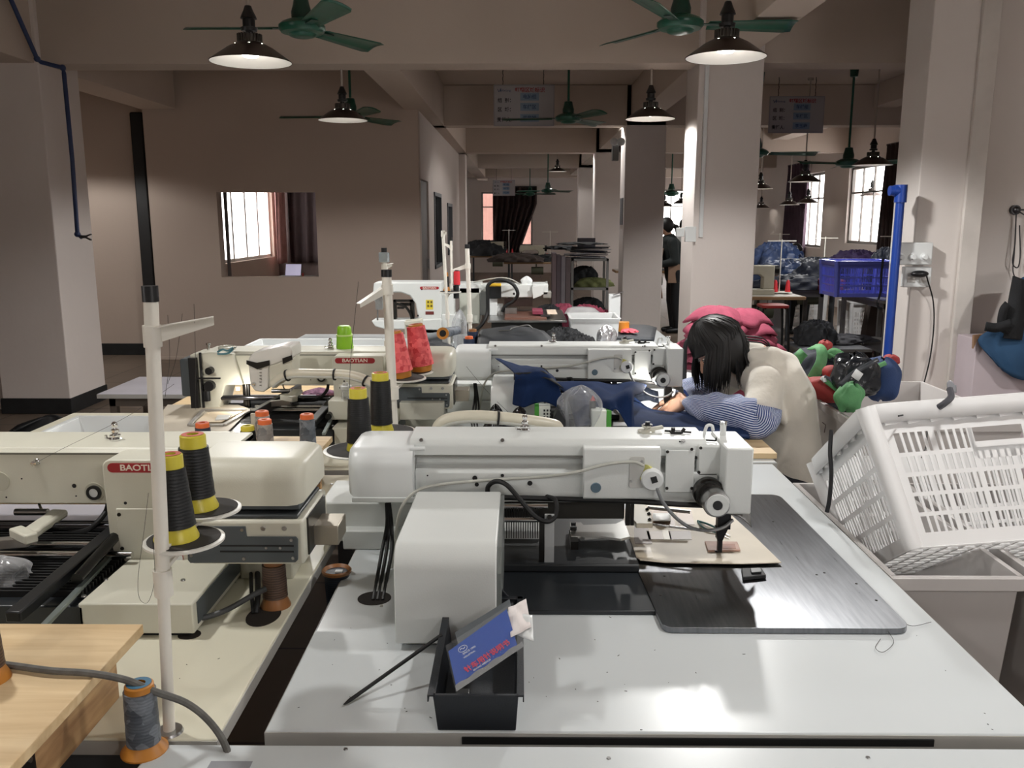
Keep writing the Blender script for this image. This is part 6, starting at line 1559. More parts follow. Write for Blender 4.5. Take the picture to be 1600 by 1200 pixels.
def hand(m, wrist, palm_dir, side, nrm, s=1.0, curl=.5, thumb=1):
    """palm and five fingers; palm_dir: wrist->knuckles, side: towards the thumb, nrm: back of the hand"""
    w = Vector(wrist); d = Vector(palm_dir).normalized(); sd = Vector(side); sd = (sd-d*sd.dot(d)).normalized(); n = d.cross(sd).normalized()
    if n.dot(Vector(nrm)) < 0: n = -n
    kn = w+d*.078*s
    for o in (-.028,-.010,.010,.028): capsule(m, w+sd*o*.55*s+d*.008*s, kn+sd*o*s, .0155*s, .0115*s, 10)
    ls = {.030:(.038,.024,.019), .011:(.043,.028,.020), -.009:(.040,.026,.019), -.028:(.031,.020,.017)}
    for o,(l1,l2,l3) in ls.items():
        p0 = kn+sd*o*s; a = curl*.5; dd = d+sd*o*1.5
        p1 = p0+(dd*math.cos(a)-n*math.sin(a)).normalized()*l1*s; a += curl*.8
        p2 = p1+(dd*math.cos(a)-n*math.sin(a)).normalized()*l2*s; a += curl*.5
        p3 = p2+(dd*math.cos(a)-n*math.sin(a)).normalized()*l3*s
        chain(m, (p0,p1,p2,p3), (.0098*s,.0088*s,.0080*s,.0068*s))
    t0 = w+d*.022*s+sd*.026*s; t1 = t0+(d*.7+sd*.75-n*.25).normalized()*.038*s; t2 = t1+(d*.9+sd*.25-n*.35).normalized()*.030*s; t3 = t2+(d*.9-sd*.05-n*.3).normalized()*.022*s
    chain(m, (t0,t1,t2,t3), (.0145*s,.0115*s,.0098*s,.0078*s))
# ---- seated woman, bent over the machine, facing left
P0 = Vector((1.12,3.42,0))
wm = thing('person', P0, 'woman in a cream hoodie and blue striped sleeve covers bent over the second machine', 'person')
HCn = W(1126,545,Y=3.44)            # head centre
fwd = Vector((-.72,-.16,-.60)).normalized()       # where the face looks
upv = Vector((-.58,.05,.80)); upv = (upv-fwd*upv.dot(fwd)).normalized(); rt = fwd.cross(upv)
def H(f,u,r): return HCn+fwd*f+upv*u+rt*r
hip = Vector((1.08,3.42,.56)); chest = Vector((1.03,3.42,.90)); neck0 = Vector((.965,3.43,1.035)); neck1 = H(-.045,-.075,0)
shL = W(1196,596,Y=3.27); shR = Vector((shL.x-.02,3.59,shL.z+.0))
elL = W(1182,655,Y=3.13); elR = Vector((.86,3.72,.86))
wrL = W(1072,630,Y=3.38); wrR = W(1062,622,Y=3.52)
m = MB()
# skull, jaw, nose, chin
rgs = []
for k in range(1,12):
    a = PI*k/12; z = math.cos(a)*.112; q = math.sin(a)
    jaw = 1.0 if z > -.02 else 1-.28*((-.02-z)/.09)
    rgs.append([m.bm.verts.new(H(.005+q*.088*jaw*math.cos(2*PI*i/24)*(1 if math.cos(2*PI*i/24)>0 else 1.08), z, q*.073*jaw*math.sin(2*PI*i/24))) for i in range(24)])
m.skin(rgs)
capsule(m, H(.090,.012,0), H(.112,-.022,0), .008, .012)      # nose
capsule(m, H(.080,-.086,-.012), H(.080,-.086,.012), .018, .018) # chin
for s_ in (-1,1):
    capsule(m, H(.072,-.03,.034*s_), H(.07,-.045,.03*s_), .02, .018)    # cheeks
    capsule(m, H(.082,.030,.018*s_), H(.078,.030,.05*s_), .010, .008)    # brow ridge
    m.ball(H(-.005,-.01,.076*s_), .02, .6,.5,1)
capsule(m, H(.092,-.052,-.018), H(.092,-.052,.018), .0075, .0075); capsule(m, H(.089,-.062,-.014), H(.089,-.062,.014), .0085, .0085)
chain(m, (neck0, neck1), (.058,.050))
# trunk and limbs under the clothes
chain(m, (hip, chest, neck0), (.12,.11,.06))
chain(m, (shL, elL, wrL), (.05,.042,.027)); chain(m, (shR, elR, wrR), (.05,.042,.027))
chain(m, (hip+Vector((0,-.09,0)), Vector((.68,3.30,.56)), Vector((.70,3.30,.10))), (.08,.06,.042)); chain(m, (hip+Vector((0,.09,0)), Vector((.68,3.56,.56)), Vector((.74,3.56,.10))), (.08,.06,.042))
hand(m, wrL+Vector((-.005,.005,.0)), W(1044,640,Y=3.46)-wrL, (0,.6,.35), (.1,-.5,.8), 1.02, .55)
hand(m, wrR, W(1040,628,Y=3.54)-wrR, (-.1,-.9,.1), (0,.1,1), 1.0, .75)
body = m.build('body', skin_m, wm, remesh=.0055, smoothit=3)
# face details
m = MB()
for s_ in (-1,1):
    m.ball(H(.083,.012,.031*s_), .0105)
m.build('eyes', mat('eye_white',(226,222,216),.2), wm)
m = MB()
for s_ in (-1,1):
    m.ball(H(.092,.010,.031*s_), .0045); m.tube([H(.086,.017,.018*s_),H(.096,.019,.031*s_),H(.086,.015,.045*s_)],.0016,n=6); m.tube([H(.094,.036,.014*s_),H(.097,.042,.032*s_),H(.086,.036,.052*s_)],.0022,n=6)
m.build('brows_and_lashes', hair_m, wm)
m = MB(); m.tube([H(.092,-.056,-.022),H(.101,-.054,-.008),H(.102,-.0555,0),H(.101,-.054,.008),H(.092,-.056,.022)],.0042,n=8); m.build('lips', mat('lips',(176,96,92),.45), wm)
# hair: a cap plus long hanging strands
m = MB(); rgs = []
for k in range(1,14):
    a = PI*k/16; z = math.cos(a)*.134+.008; q = math.sin(a)
    row = []
    for i in range(30):
        b_ = 2*PI*i/30; cf = math.cos(b_)
        rr = .106*(1.0 if cf < .2 else 1.0); zz = z
        if cf > .55 and z < .045: zz = .045+(z-.045)*.12
        row.append(m.bm.verts.new(H(.0+q*rr*cf*(1.04 if cf<0 else .96), zz+.003*math.sin(i*5), q*.096*math.sin(b_))))
    rgs.append(row)
m.skin(rgs, True, False)
cap_ = m.build('hair_cap', hair_m, wm, solid=.008)
rh = random.Random(21); m = MB()
dn = Vector((0,0,-1))
for i in range(420):
    phi = rh.uniform(0, 2*PI); cf = math.cos(phi)
    face = cf > .70
    if face and rh.random() < .45: continue
    side = math.sin(phi)
    top = H(-.01, .138, 0)
    pts = [top+rt*(.012*side)]
    pol_end = .42*PI if not face else .30*PI
    for k in range(1, 7):
        pa = pol_end*k/6; q = math.sin(pa)
        rr = .104+.010*rh.random()
        pts.append(H(q*rr*cf*(1.05 if cf<0 else .98), math.cos(pa)*.138+.006, q*.098*side*(1+.06*rh.random())))
    p = pts[-1].copy()
    if face:
        for k in range(3): p = p+(-upv*.011+fwd*.002+dn*.006); pts.append(p.copy())
    else:
        if cf > -.8:
            zend = rh.uniform(.885,.945) if side < 0 or True else .95
            zend += .06*max(0,-cf) + (.02 if cf > .5 else 0)
        else: zend = rh.uniform(.93,1.0) if side < .3 else rh.uniform(1.0,1.08)
        n_ = 8; z0 = p.z
        drift = Vector((rh.uniform(-.012,.012)+(-.0 if cf>-.45 else .04), rh.uniform(-.008,.008)+side*-.0, 0))
        for k in range(1, n_+1):
            t_ = k/n_
            q = Vector((p.x, p.y, z0+(zend-z0)*t_))+drift*t_+rt*(.010*math.sin(t_*PI)*side)+Vector((-.012*math.sin(t_*PI)*max(0,cf),0,0))
            if cf <= -.8: q += Vector((.03*t_,-.07*t_ if side < .3 else 0,0))
            pts.append(q)
    r0 = rh.uniform(.0035,.0075)
    m.tube(pts, r0, n=5, taper=[r0*(1 if j < len(pts)-4 else max(.15,(len(pts)-1-j)/4)) for j in range(len(pts))])
# two flicked locks at the nape
for a in (0,1,2):
    s0 = H(-.09,-.01,-.03+.01*a)
    m.curve([s0, W(1168,525+4*a,Y=3.4), W(1190,528+4*a,Y=3.36), W(1202,538+3*a,Y=3.35), W(1199,550-a,Y=3.34)], .0028, n=5)
m.build('hair_strands', hair_m, wm)
# hoodie
m = MB(); Yx = Vector((0,1,0))
loft(m, [((1.10,3.42,.50),(0,0,1),.15,.175,(1,0,0)),((1.085,3.42,.60),(0,0,1),.155,.18,(1,0,0)),((1.07,3.42,.74),(-.1,0,1),.14,.175,(1,0,0)),((1.05,3.42,.88),(-.3,0,1),.135,.19,(1,0,0)),((1.01,3.43,.985),(-.5,0,1),.11,.19,(1,0,0)),((.965,3.43,1.045),(-.65,0,1),.075,.11,(1,0,0))])
sL = shL+Vector((.0,.0,-.01))
chain(m, (sL+Vector((-.0,.08,.0)), sL, sL*.5+elL*.5+Vector((.008,-.0,0)), elL+Vector((0,.01,.02))), (.075,.074,.070,.064))
chain(m, (shR+Vector((0,-.06,0)), shR, elR), (.085,.08,.064))
chain(m, (neck0+Vector((.02,0,-.03)), neck0*.55+neck1*.45+Vector((.01,0,0))), (.085,.066))
# hood bunched at the back
chain(m, (W(1205,562,Y=3.34), W(1226,573,Y=3.42), W(1222,566,Y=3.54)), (.05,.062,.05))
chain(m, (W(1180,556,Y=3.36), W(1205,560,Y=3.34)), (.035,.05))
chain(m, (W(1238,596,Y=3.40), W(1236,640,Y=3.38)), (.05,.06))
# folds
for a,b_,r_ in (((1205,640,3.20),(1190,665,3.16),.018),((1212,620,3.22),(1225,660,3.22),.02),((1230,690,3.26),(1210,730,3.26),.02)):
    capsule(m, W(a[0],a[1],Y=a[2]), W(b_[0],b_[1],Y=b_[2]), r_, r_*.8)
m.build('hoodie', hood_m, wm, remesh=.008, smoothit=10)
c = W(1141,624,Y=3.28); 
pr_ = MB().box(c.x-.026,c.x+.012,3.262,3.27,c.z-.014,c.z+.016, rot=Matrix.Rotation(R(8),3,'Y')).build('chest_print', mat('print_maroon',(70,30,38),.7), wm, bevel=.002)
text('91', .022, mat('print_white',(226,216,214),.7), pr_, (c.x-.008,3.2605,c.z), sx=.9)
# striped sleeve covers
strp = bpy.data.materials.new('stripe_blue_white'); strp.use_nodes = True
N = strp.node_tree.nodes; L = strp.node_tree.links; b = N['Principled BSDF']; b.inputs['Roughness'].default_value=.85
uvn = N.new('ShaderNodeTexCoord'); w = N.new('ShaderNodeTexWave'); w.wave_type='BANDS'; w.bands_direction='Y'; w.wave_profile='SIN'; w.inputs['Scale'].default_value=19; w.inputs['Distortion'].default_value=1.2; w.inputs['Detail'].default_value=1; w.inputs['Detail Scale'].default_value=.6
rp = N.new('ShaderNodeValToRGB'); rp.color_ramp.elements[0].color=(*lin((42,66,128)),1); rp.color_ramp.elements[1].color=(*lin((206,214,232)),1); rp.color_ramp.elements[0].position=.50; rp.color_ramp.elements[1].position=.62
L.new(uvn.outputs['UV'], w.inputs['Vector']); L.new(w.outputs['Color'], rp.inputs['Fac']); L.new(rp.outputs['Color'], b.inputs['Base Color'])
def sleeve(path, rads, seed, name='sleeve_cover'):
    P = cr(path, 6); n = len(P); mb = MB(); nu = 40
    rr = random.Random(seed); ph = [rr.uniform(0,6) for _ in range(4)]
    rings = []; ref = Vector((0,0,1))
    uvs = mb.bm.loops.layers.uv.new('UV')
    for i, p in enumerate(P):
        d = (P[min(i+1,n-1)]-P[max(i-1,0)]).normalized(); ref = (ref-d*ref.dot(d)).normalized(); y = d.cross(ref)
        t_ = i/(n-1); x = t_*(len(rads)-1); k = min(int(x),len(rads)-2); r0 = rads[k]*(1-(x-k))+rads[k+1]*(x-k)
        row = []
        for j in range(nu):
            a = 2*PI*j/nu; rj = r0*(1+.07*math.sin(a*3+t_*14+ph[0])+.05*math.sin(a*5-t_*22+ph[1])+.035*math.sin(t_*34+ph[2]))
            row.append(mb.bm.verts.new(p+ref*(rj*math.cos(a))+y*(rj*math.sin(a))))
        rings.append(row)
    for i in range(n-1):
        for j in range(nu):
            k = (j+1)%nu; f = mb.bm.faces.new((rings[i][j],rings[i][k],rings[i+1][k],rings[i+1][j]))
            for l_, uv in zip(f.loops, ((i/n,j/nu),(i/n,(j+1)/nu),((i+1)/n,(j+1)/nu),((i+1)/n,j/nu))): l_[uvs].uv = uv
    mb.bm.faces.new(rings[-1]); mb.bm.faces.new(list(reversed(rings[0])))
    return mb.build(name, strp, wm)
sleeve([elL+Vector((.015,-.005,.05)), elL+Vector((.0,-.015,-.0)), W(1150,650,Y=3.14), W(1112,640,Y=3.24), wrL+Vector((.012,-.005,0))], (.066,.078,.082,.075,.055,.034), 4)
sleeve([elR+Vector((.02,0,.05)), elR, W(1082,612,Y=3.62), wrR+Vector((.01,0,0))], (.06,.07,.064,.034), 5)
m = MB()
chain(m, (hip+Vector((0,-.09,-.02)), Vector((.66,3.30,.56)), Vector((.69,3.30,.08))), (.105,.08,.06)); chain(m, (hip+Vector((0,.09,-.02)), Vector((.66,3.56,.56)), Vector((.73,3.56,.08))), (.105,.08,.06))
m.build('trousers', pants_m, wm, remesh=.014, smoothit=2)
for y in (3.30,3.56):
    m = MB(); capsule(m,(.73,y,.045),(.60,y,.035),.045,.04); m.build('shoe', blackp, wm)
st = thing('stool', (1.12,3.42,0), 'stool under the seated woman', 'stool')
MB().cyl((1.10,3.42,.40),(1.10,3.42,.435),.17,n=32).build('seat', mat('stool_red',(150,44,44),.4), st, bevel=.006)
for k in range(4):
    a = R(45+90*k); MB().cyl((1.10+.12*math.cos(a),3.42+.12*math.sin(a),.40),(1.10+.18*math.cos(a),3.42+.18*math.sin(a),0),.012,n=10).build('leg', blackp, st)
# ---- simple figures further back
def figure(base, label, facing, pose, cols, hair='long', h=1.58):
    """standing or seated figure, low detail but jointed; facing = unit vector in XY"""
    t = thing('person', base, label, 'person'); B = Vector(base); f = Vector((facing[0],facing[1],0)).normalized(); s = Vector((-f.y,f.x,0))
    def Q(a,b,c): return B+f*a+s*b+Vector((0,0,c))
    seat = pose == 'sit'; hz = .50 if seat else .86
    lean = .10
    ch = Q(lean*.6,0,hz+.34); nk = Q(lean*1.1,0,hz+.50); hd = Q(lean*1.1+.06,0,hz+.63)
    m = MB(); m.ball(hd, .1, .85,.8,1.1); capsule(m, hd+f*.085+Vector((0,0,-.01)), hd+f*.1+Vector((0,0,-.03)),.01,.012); chain(m,(nk,hd),(.05,.045)); chain(m,(Q(0,0,hz),ch,nk),(.11,.11,.06))
    hands = (Q(.34,.10,hz+.10), Q(.34,-.10,hz+.10))
    for sg,hp_ in zip((1,-1),hands):
        el = Q(.08,sg*.22,hz+.16); chain(m,(Q(lean,sg*.17,hz+.44),el,hp_),(.045,.038,.026)); hand(m,hp_,f,s*-sg,(0,0,1),.95,.6)
        if seat: chain(m,(Q(0,sg*.09,hz-.02),Q(.40,sg*.1,hz-.02),Q(.38,sg*.1,.08)),(.08,.06,.04))
        else: chain(m,(Q(0,sg*.09,hz),Q(.02,sg*.09,.46),Q(-.02,sg*.09,.08)),(.08,.06,.04))
    m.build('body', skin_m, t, remesh=.012, smoothit=2)
    m = MB(); chain(m,(Q(0,0,hz-.06),ch,Q(lean,0,hz+.43)),(.145,.15,.12))
    for sg,hp_ in zip((1,-1),hands):
        el = Q(.08,sg*.22,hz+.16); chain(m,(Q(lean,sg*.15,hz+.42),el,hp_*.85+el*.15),(.075,.06,.045))
    m.build('jacket', cols[0], t, remesh=.014, smoothit=2)
    m = MB()
    for sg in (1,-1):
        if seat: chain(m,(Q(0,sg*.09,hz-.02),Q(.40,sg*.1,hz-.02),Q(.38,sg*.1,.08)),(.1,.075,.05))
        else: chain(m,(Q(0,sg*.09,hz),Q(.02,sg*.09,.46),Q(-.02,sg*.09,.09)),(.1,.07,.05))
    m.build('trousers', cols[1], t, remesh=.014, smoothit=2)
    for sg in (1,-1):
        m = MB(); x_ = .36 if seat else -.03; capsule(m,Q(x_,sg*.095,.045),Q(x_+.15,sg*.095,.035),.045,.035); m.build('shoe', blackp, t)
    m = MB(); m.ball(hd+Vector((0,0,.025))-f*.02, .112, .9,.9,1.05); 
    if hair == 'tail': chain(m,(hd-f*.10+Vector((0,0,.03)),hd-f*.17,hd-f*.17+Vector((0,0,-.12))),(.03,.035,.012))
    else: chain(m,(hd-f*.05,hd-f*.07+Vector((0,0,-.16))),(.09,.06))
    m.build('hair', hair_m, t, remesh=.01)
    return t
c = W(1052,516,Y=12.4)
fg = figure((c.x,12.4,0), 'standing person in dark jacket and beige apron between the white columns', (-1,-.15), 'stand', (mat('jacket_dark_green',(26,34,34),.8,var=.2), mat('trousers_black',(20,21,25),.8)), 'tail')
B_ = Vector(fg.location)
patch3([[B_+Vector((-.20,-.10,1.20)),B_+Vector((-.22,0,1.2)),B_+Vector((-.20,.10,1.20))],[B_+Vector((-.24,-.16,.86)),B_+Vector((-.27,0,.86)),B_+Vector((-.24,.16,.86))],[B_+Vector((-.2,-.17,.5)),B_+Vector((-.25,0,.5)),B_+Vector((-.2,.17,.5))]],8,10,amp=.008,nrm=(-1,0,0)).build('apron', mat('apron_beige',(150,122,102),.8), fg, solid=.01)
MB().bar(B_+Vector((-.05,-.17,.72)),B_+Vector((-.05,-.17,.98)),.16,.012, up=(0,1,0)).build('apron_side', mat('apron_beige',(150,122,102),.8), fg, bevel=.004)
c = W(1278,400,Y=11.6)
figure((c.x,12.7,0), 'seated worker with dark hair behind sewing machines near the far right window', (0,-1), 'sit', (mat('jacket_black',(30,30,36),.8), mat('trousers_black',(20,21,25),.8)))
c = W(1068,380,Y=13.2)
figure((c.x+.1,13.6,0), 'dark-haired person in white top partly hidden behind the person in the beige apron', (-.2,-1), 'stand', (mat('shirt_white',(190,190,190),.8), mat('trousers_black',(20,21,25),.8)))
# ================= RIGHT SIDE: BASKETS, BAGS =================
bk_m = mat('basket_white', (240,240,240), .3, var=.01, alpha=1)
def bilin(A,B,C,D,u,v): return (A*(1-u)+B*u)*(1-v)+(D*(1-u)+C*u)*v
def lattice(m, A, B, C, D, cols, rows, th, bar=.35, border=(.03,.05,.03,.06), slant=0, skipwin=None):
    """perforated panel: A,B upper edge, D,C lower edge; vertical slits in rows"""
    A,B,C,D = map(Vector,(A,B,C,D)); n = (B-A).cross(D-A).normalized()*th
    def q(u0,u1,v0,v1,u0b=None,u1b=None):
        u0b = u0 if u0b is None else u0b; u1b = u1 if u1b is None else u1b
        P = [bilin(A,B,C,D,u0,v0),bilin(A,B,C,D,u1,v0),bilin(A,B,C,D,u1b,v1),bilin(A,B,C,D,u0b,v1)]
        m.hexa([P[3],P[2],P[2]+n,P[3]+n,P[0],P[1],P[1]+n,P[0]+n])
    l,t,r,b = border
    q(0,1,0,t); q(0,1,1-b,1); q(0,l,t,1-b); q(1-r,1,t,1-b)
    rh_ = (1-b-t)/rows; gap = rh_*.80
    for i in range(rows):
        v0 = t+i*rh_
        if i: q(l,1-r,v0,v0+rh_*.2)
        cw = (1-l-r)/cols
        for k in range(1,cols):
            u = l+k*cw
            wd = cw*(bar if k%5 else .75)
            if skipwin and skipwin[0] < u < skipwin[1] and v0 < skipwin[2]: continue
            q(u-wd/2,u+wd/2,v0+(rh_*.2 if i else 0),v0+rh_, u-wd/2+slant, u+wd/2+slant)
def basket(label, RF, a, b, c, tap=.10, name='plastic_basket', cols=(30,20), rows=(5,4), m_=bk_m, handle=True):
    """RF front-left rim corner; a width, b depth, c down (all vectors)"""
    RF,a,b,c = map(Vector,(RF,a,b,c))
    base = RF+c+b*.5+a*.5
    t = thing(name, base, label, 'basket')
    r00,r10,r11,r01 = RF, RF+a, RF+a+b, RF+b
    q = RF+c+a*tap*.5+b*tap*.5
    b00,b10,b11,b01 = q, q+a*(1-tap), q+a*(1-tap)+b*(1-tap), q+b*(1-tap)
    th = .003; dn = .16
    def side(p,q_,r,s,cl,rw,nm,hd):
        m = MB(); lattice(m,p,q_,r,s,cl,rw,th,border=(.07,.20,.07,.10),skipwin=(.36,.56,.33) if hd else None)
        if hd:
            A,B,C,D = p,q_,r,s; nn=(B-A).cross(D-A).normalized()*th
            for u0,u1,v0,v1 in ((.35,.365,.2,.40),(.555,.57,.2,.40),(.36,.56,.30,.42)):
                P = [bilin(A,B,C,D,u0,v0),bilin(A,B,C,D,u1,v0),bilin(A,B,C,D,u1,v1),bilin(A,B,C,D,u0,v1)]
                m.hexa([P[3],P[2],P[2]+nn,P[3]+nn,P[0],P[1],P[1]+nn,P[0]+nn])
        m.build(nm, m_, t, smooth=False)
    side(r00,r10,b10,b00,cols[0],rows[0],'front_wall',handle)
    side(r10,r11,b11,b10,cols[1],rows[1],'side_wall',False)
    side(r11,r01,b01,b11,cols[0],rows[0],'rear_wall',False)
    side(r01,r00,b00,b01,cols[1],rows[1],'side_wall',False)
    # floor grid
    m = MB()
    for k in range(15):
        u = k/14; m.bar(b00+(b10-b00)*u, b01+(b11-b01)*u, .006,.004)
    for k in range(11):
        u = k/10; m.bar(b00+(b01-b00)*u, b10+(b11-b10)*u, .006,.004)
    m.build('floor_grid', m_, t, smooth=False)
    # rounded corner posts and rim
    for p,q_ in ((r00,b00),(r10,b10),(r11,b11),(r01,b01)): MB().cyl(p,q_,.024,.022,n=16).build('corner_post', m_, t)
    m = MB(); out = [r00,r10,r11,r01]
    cen = (r00+r11)/2; k_ = .10
    ring_ = []
    for i in range(4):
        p0,p1,p2 = out[i-1],out[i],out[(i+1)%4]
        for s_ in range(7):
            u = s_/6; e0 = p1+(p0-p1)*k_; e1 = p1+(p2-p1)*k_
            ring_.append((e0*(1-u)+p1*u)*(1-u)+(p1*(1-u)+e1*u)*u)
    n_ = c.normalized(); pts_o = [cen+(p-cen)*1.045 for p in ring_]; pts_i = [cen+(p-cen)*.985 for p in ring_]
    hgt = n_*.045
    R_ = [[m.bm.verts.new(p) for p in pts_i],[m.bm.verts.new(p-n_*.004) for p in [cen+(p-cen)*1.01 for p in ring_]],[m.bm.verts.new(p) for p in pts_o],[m.bm.verts.new(p+hgt) for p in [cen+(p-cen)*1.04 for p in ring_]]]
    for A_,B_2 in zip(R_,R_[1:]):
        for i in range(len(ring_)):
            j=(i+1)%len(ring_); m.bm.faces.new((A_[i],A_[j],B_2[j],B_2[i]))
    m.build('rim', m_, t, solid=.004)
    m = MB()
    for i in range(len(ring_)*1):
        pass
    m.bm.free()
    m = MB()
    for (p,q_,n) in ((r00,r10,12),(r01,r00,8)):
        for k in range(1,n):
            c0 = p+(q_-p)*(k/n); c0 = cen+(c0-cen)*1.02
            m.bar(c0+n_*.005,c0+n_*.05,.004,.03, up=(q_-p))
    m.build('rim_ribs', m_, t, smooth=False)
    return t
RF = Vector((W(1352,634,Y=2.12).x, 2.12, W(0,634,Y=2.12).z))
basket('large white slotted plastic basket tipped on a crate at the right edge', RF, (.66,.0,.055), (.03,.42,-.26), (.06,-.14,-.315))
# dark ties on the basket
t = thing('plastic_tie', W(1482,606,Y=2.1), 'dark grey plastic strip knotted on the rim of the large white basket', 'tie')
pm_ = mat('plastic_strip_grey',(84,84,90),.3,var=.2)
c = W(1484,615,Y=2.06)
MB().tube(cr([W(1467,636,Y=2.05),W(1476,630,Y=2.04),W(1486,620,Y=2.04),W(1484,608,Y=2.06)],5),.008,n=8).build('knot', pm_, t)
MB().grid(lambda u,v: W(1480+u*14,598+v*12-4*math.sin(u*5),Y=2.07+.02*u), 6,5).build('loose_end', mat('plastic_strip_pale',(150,152,158),.2), t, solid=.002)
o = MB().tube(cr([W(1299,672,Y=2.3),W(1297,705,Y=2.28),W(1299,740,Y=2.26),W(1296,780,Y=2.25),W(1292,800,Y=2.25)],6),.006,n=8).build('plastic_tie', mat('plastic_strip_black',(36,36,40),.4), origin=W(1297,740,Y=2.27)); tag(o,'dark strip hanging down the left end of the large white basket','tie')
o = MB().tube(cr([W(1404,650,Y=2.06),W(1443,645,Y=2.3),W(1448,690,Y=2.25),W(1440,715,Y=2.2)],6),.002,n=6).build('loose_cord', blackr, origin=W(1440,700,Y=2.2)); tag(o,'thin black cord seen through the slots of the large basket','cord')
# solid crate underneath
crate_m = mat('crate_translucent', (202,198,196), .3, var=.02)
def solid_crate(x0,x1,y0,y1,z0,z1,label,m=crate_m,name='crate',slots=False,mark=None,th=.004):
    t = tray(x0,x1,y0,y1,z0,z1,th,label,name,m,.02); t['category']='crate'
    r_ = MB()
    for a in ((x0-.012,x1+.012,y0-.012,y0),(x0-.012,x1+.012,y1,y1+.012),(x0-.012,x0,y0,y1),(x1,x1+.012,y0,y1)): r_.box(*a,z1-.03,z1+.002)
    r_.build('lip', m, t, bevel=.002)
    return t
solid_crate(.875,1.165,1.90,2.62,.36,.765,'translucent white crate under the tipped basket, upper of two',name='crate')
solid_crate(.885,1.16,1.93,2.60,.01,.352,'translucent white crate standing on the floor by the right table edge, lower of two')
# crates with bags further back
solid_crate(1.25,1.86,3.12,3.95,.60,.845,'white crate filled with green, red and navy bags behind the woman')
t = basket('white slotted basket under the crate full of bags', (1.24,3.10,.585), (.62,0,0), (0,.84,0), (0,0,-.50), tap=.06, cols=(26,30), rows=(3,3), handle=False)
mk = MB(); Xm = 1.2555
for pts in (((1268,678),(1266,668),(1270,660)),((1272,676),(1274,666),(1277,676),(1280,664),(1282,680)),((1285,660),(1290,664),(1288,676))):
    mk.tube([W(x,y,X=1.249) for x,y in pts],.0018,n=5)
o = mk.build('marker_writing', mat('marker_ink',(80,60,66),.7)); tag(o,'x','x')
o.parent = None
crt = [q for q in bpy.data.objects if q.name.startswith('crate') and q.parent is None and 'filled with' in q.get('label','')][0]
del o['label'], o['category']; o.parent = crt; o.location = -Vector(crt.location)
solid_crate(1.22,1.66,1.90,2.62,.36,.765,'white crate just outside the right edge, also carrying the tipped basket')
# bags
grn_c = mat('strap_green', (96,158,104), .7, var=.08, scale=30, bump=.2, bscale=300); red_c = mat('bag_red', (166,58,56), .7, var=.08, scale=30, bump=.2, bscale=300)
bagn = mat('bag_navy', (28,34,50), .75, var=.15, scale=20, bump=.2, bscale=300); bagb = mat('bag_blue', (36,62,108), .75, var=.1, bump=.2, bscale=300)
def lump(cx,cy,cz,rx,ry,rz,m,par,name,seed=0,rot=(0,0,0),amp=.12,pw=.75):
    rr = random.Random(seed); ph=[rr.uniform(0,6) for _ in range(5)]; E = Euler(rot).to_matrix(); C = Vector((cx,cy,cz))
    sg = lambda x: (abs(x)**pw)*(1 if x>=0 else -1)
    def f(u,v):
        a=2*PI*u; b=PI*(.02+.96*v)
        k = 1+amp*(.5*math.sin(3*a+ph[0]+2*b)+.4*math.sin(5*b+ph[1]+a)+.3*math.sin(7*a-3*b+ph[2]))
        return C+E@Vector((rx*sg(math.cos(a))*sg(math.sin(b))*k, ry*sg(math.sin(a))*sg(math.sin(b))*k, -rz*math.cos(b)*k))
    return MB().grid(f, 36, 18, close_u=True).build(name, m, par)
def ribbon(pts, w, m, par, name, nrm=(0,-1,.4), th=.004):
    P = cr([Vector(p) for p in pts], 8); mb = MB(); n=Vector(nrm).normalized()
    A=[];B=[]
    for i,p in enumerate(P):
        d=(P[min(i+1,len(P)-1)]-P[max(i-1,0)]).normalized(); s=d.cross(n).normalized()*w/2
        A.append(mb.bm.verts.new(p-s)); B.append(mb.bm.verts.new(p+s))
    for i in range(len(P)-1): mb.bm.faces.new((A[i],A[i+1],B[i+1],B[i]))
    return mb.build(name, m, par, solid=th)
c = W(1290,580,Y=3.72); t = thing('bag', c, 'navy bag with bright green straps, largest in the white crate', 'bag', 'bags piled in the white crate')
lump(c.x+.0,3.76,c.z-.05,.17,.14,.13,bagn,t,'body',3,(0,R(12),0))
ribbon([W(1262,603,Y=3.60),W(1276,580,Y=3.57),W(1284,562,Y=3.58),W(1282,544,Y=3.62),W(1268,542,Y=3.7)],.045,grn_c,t,'strap')
ribbon([W(1244,565,Y=3.64),W(1250,556,Y=3.64),W(1256,550,Y=3.66)],.045,grn_c,t,'strap')
ribbon([W(1292,556,Y=3.62),W(1304,550,Y=3.62),W(1318,558,Y=3.62),W(1326,566,Y=3.62)],.035,grn_c,t,'strap')
ribbon([W(1290,551,Y=3.6),W(1310,560,Y=3.6),W(1328,569,Y=3.6)],.010,grn_c,t,'piping')
lump(W(1286,540,Y=3.7).x,3.68,W(0,540,Y=3.7).z,.03,.03,.03,red_c,t,'red_tab',5)
c = W(1258,597,Y=3.5); t = thing('pouch', c, 'red pouch at the left end of the white crate, beside the hoodie', 'pouch', 'bags piled in the white crate'); lump(c.x-.02,3.5,c.z,.06,.06,.03,red_c,t,'body',8,(0,R(20),0))
ribbon([W(1264,606,Y=3.43),W(1270,603,Y=3.43),W(1276,604,Y=3.43)],.02,grn_c,t,'trim')
c = W(1292,608,Y=3.40); t = thing('pouch', c, 'red pouch with green zip band in front of the crate pile', 'pouch', 'bags piled in the white crate')
lump(c.x,3.42,c.z-.005,.075,.05,.045,red_c,t,'body',9,(0,R(22),0),.08)
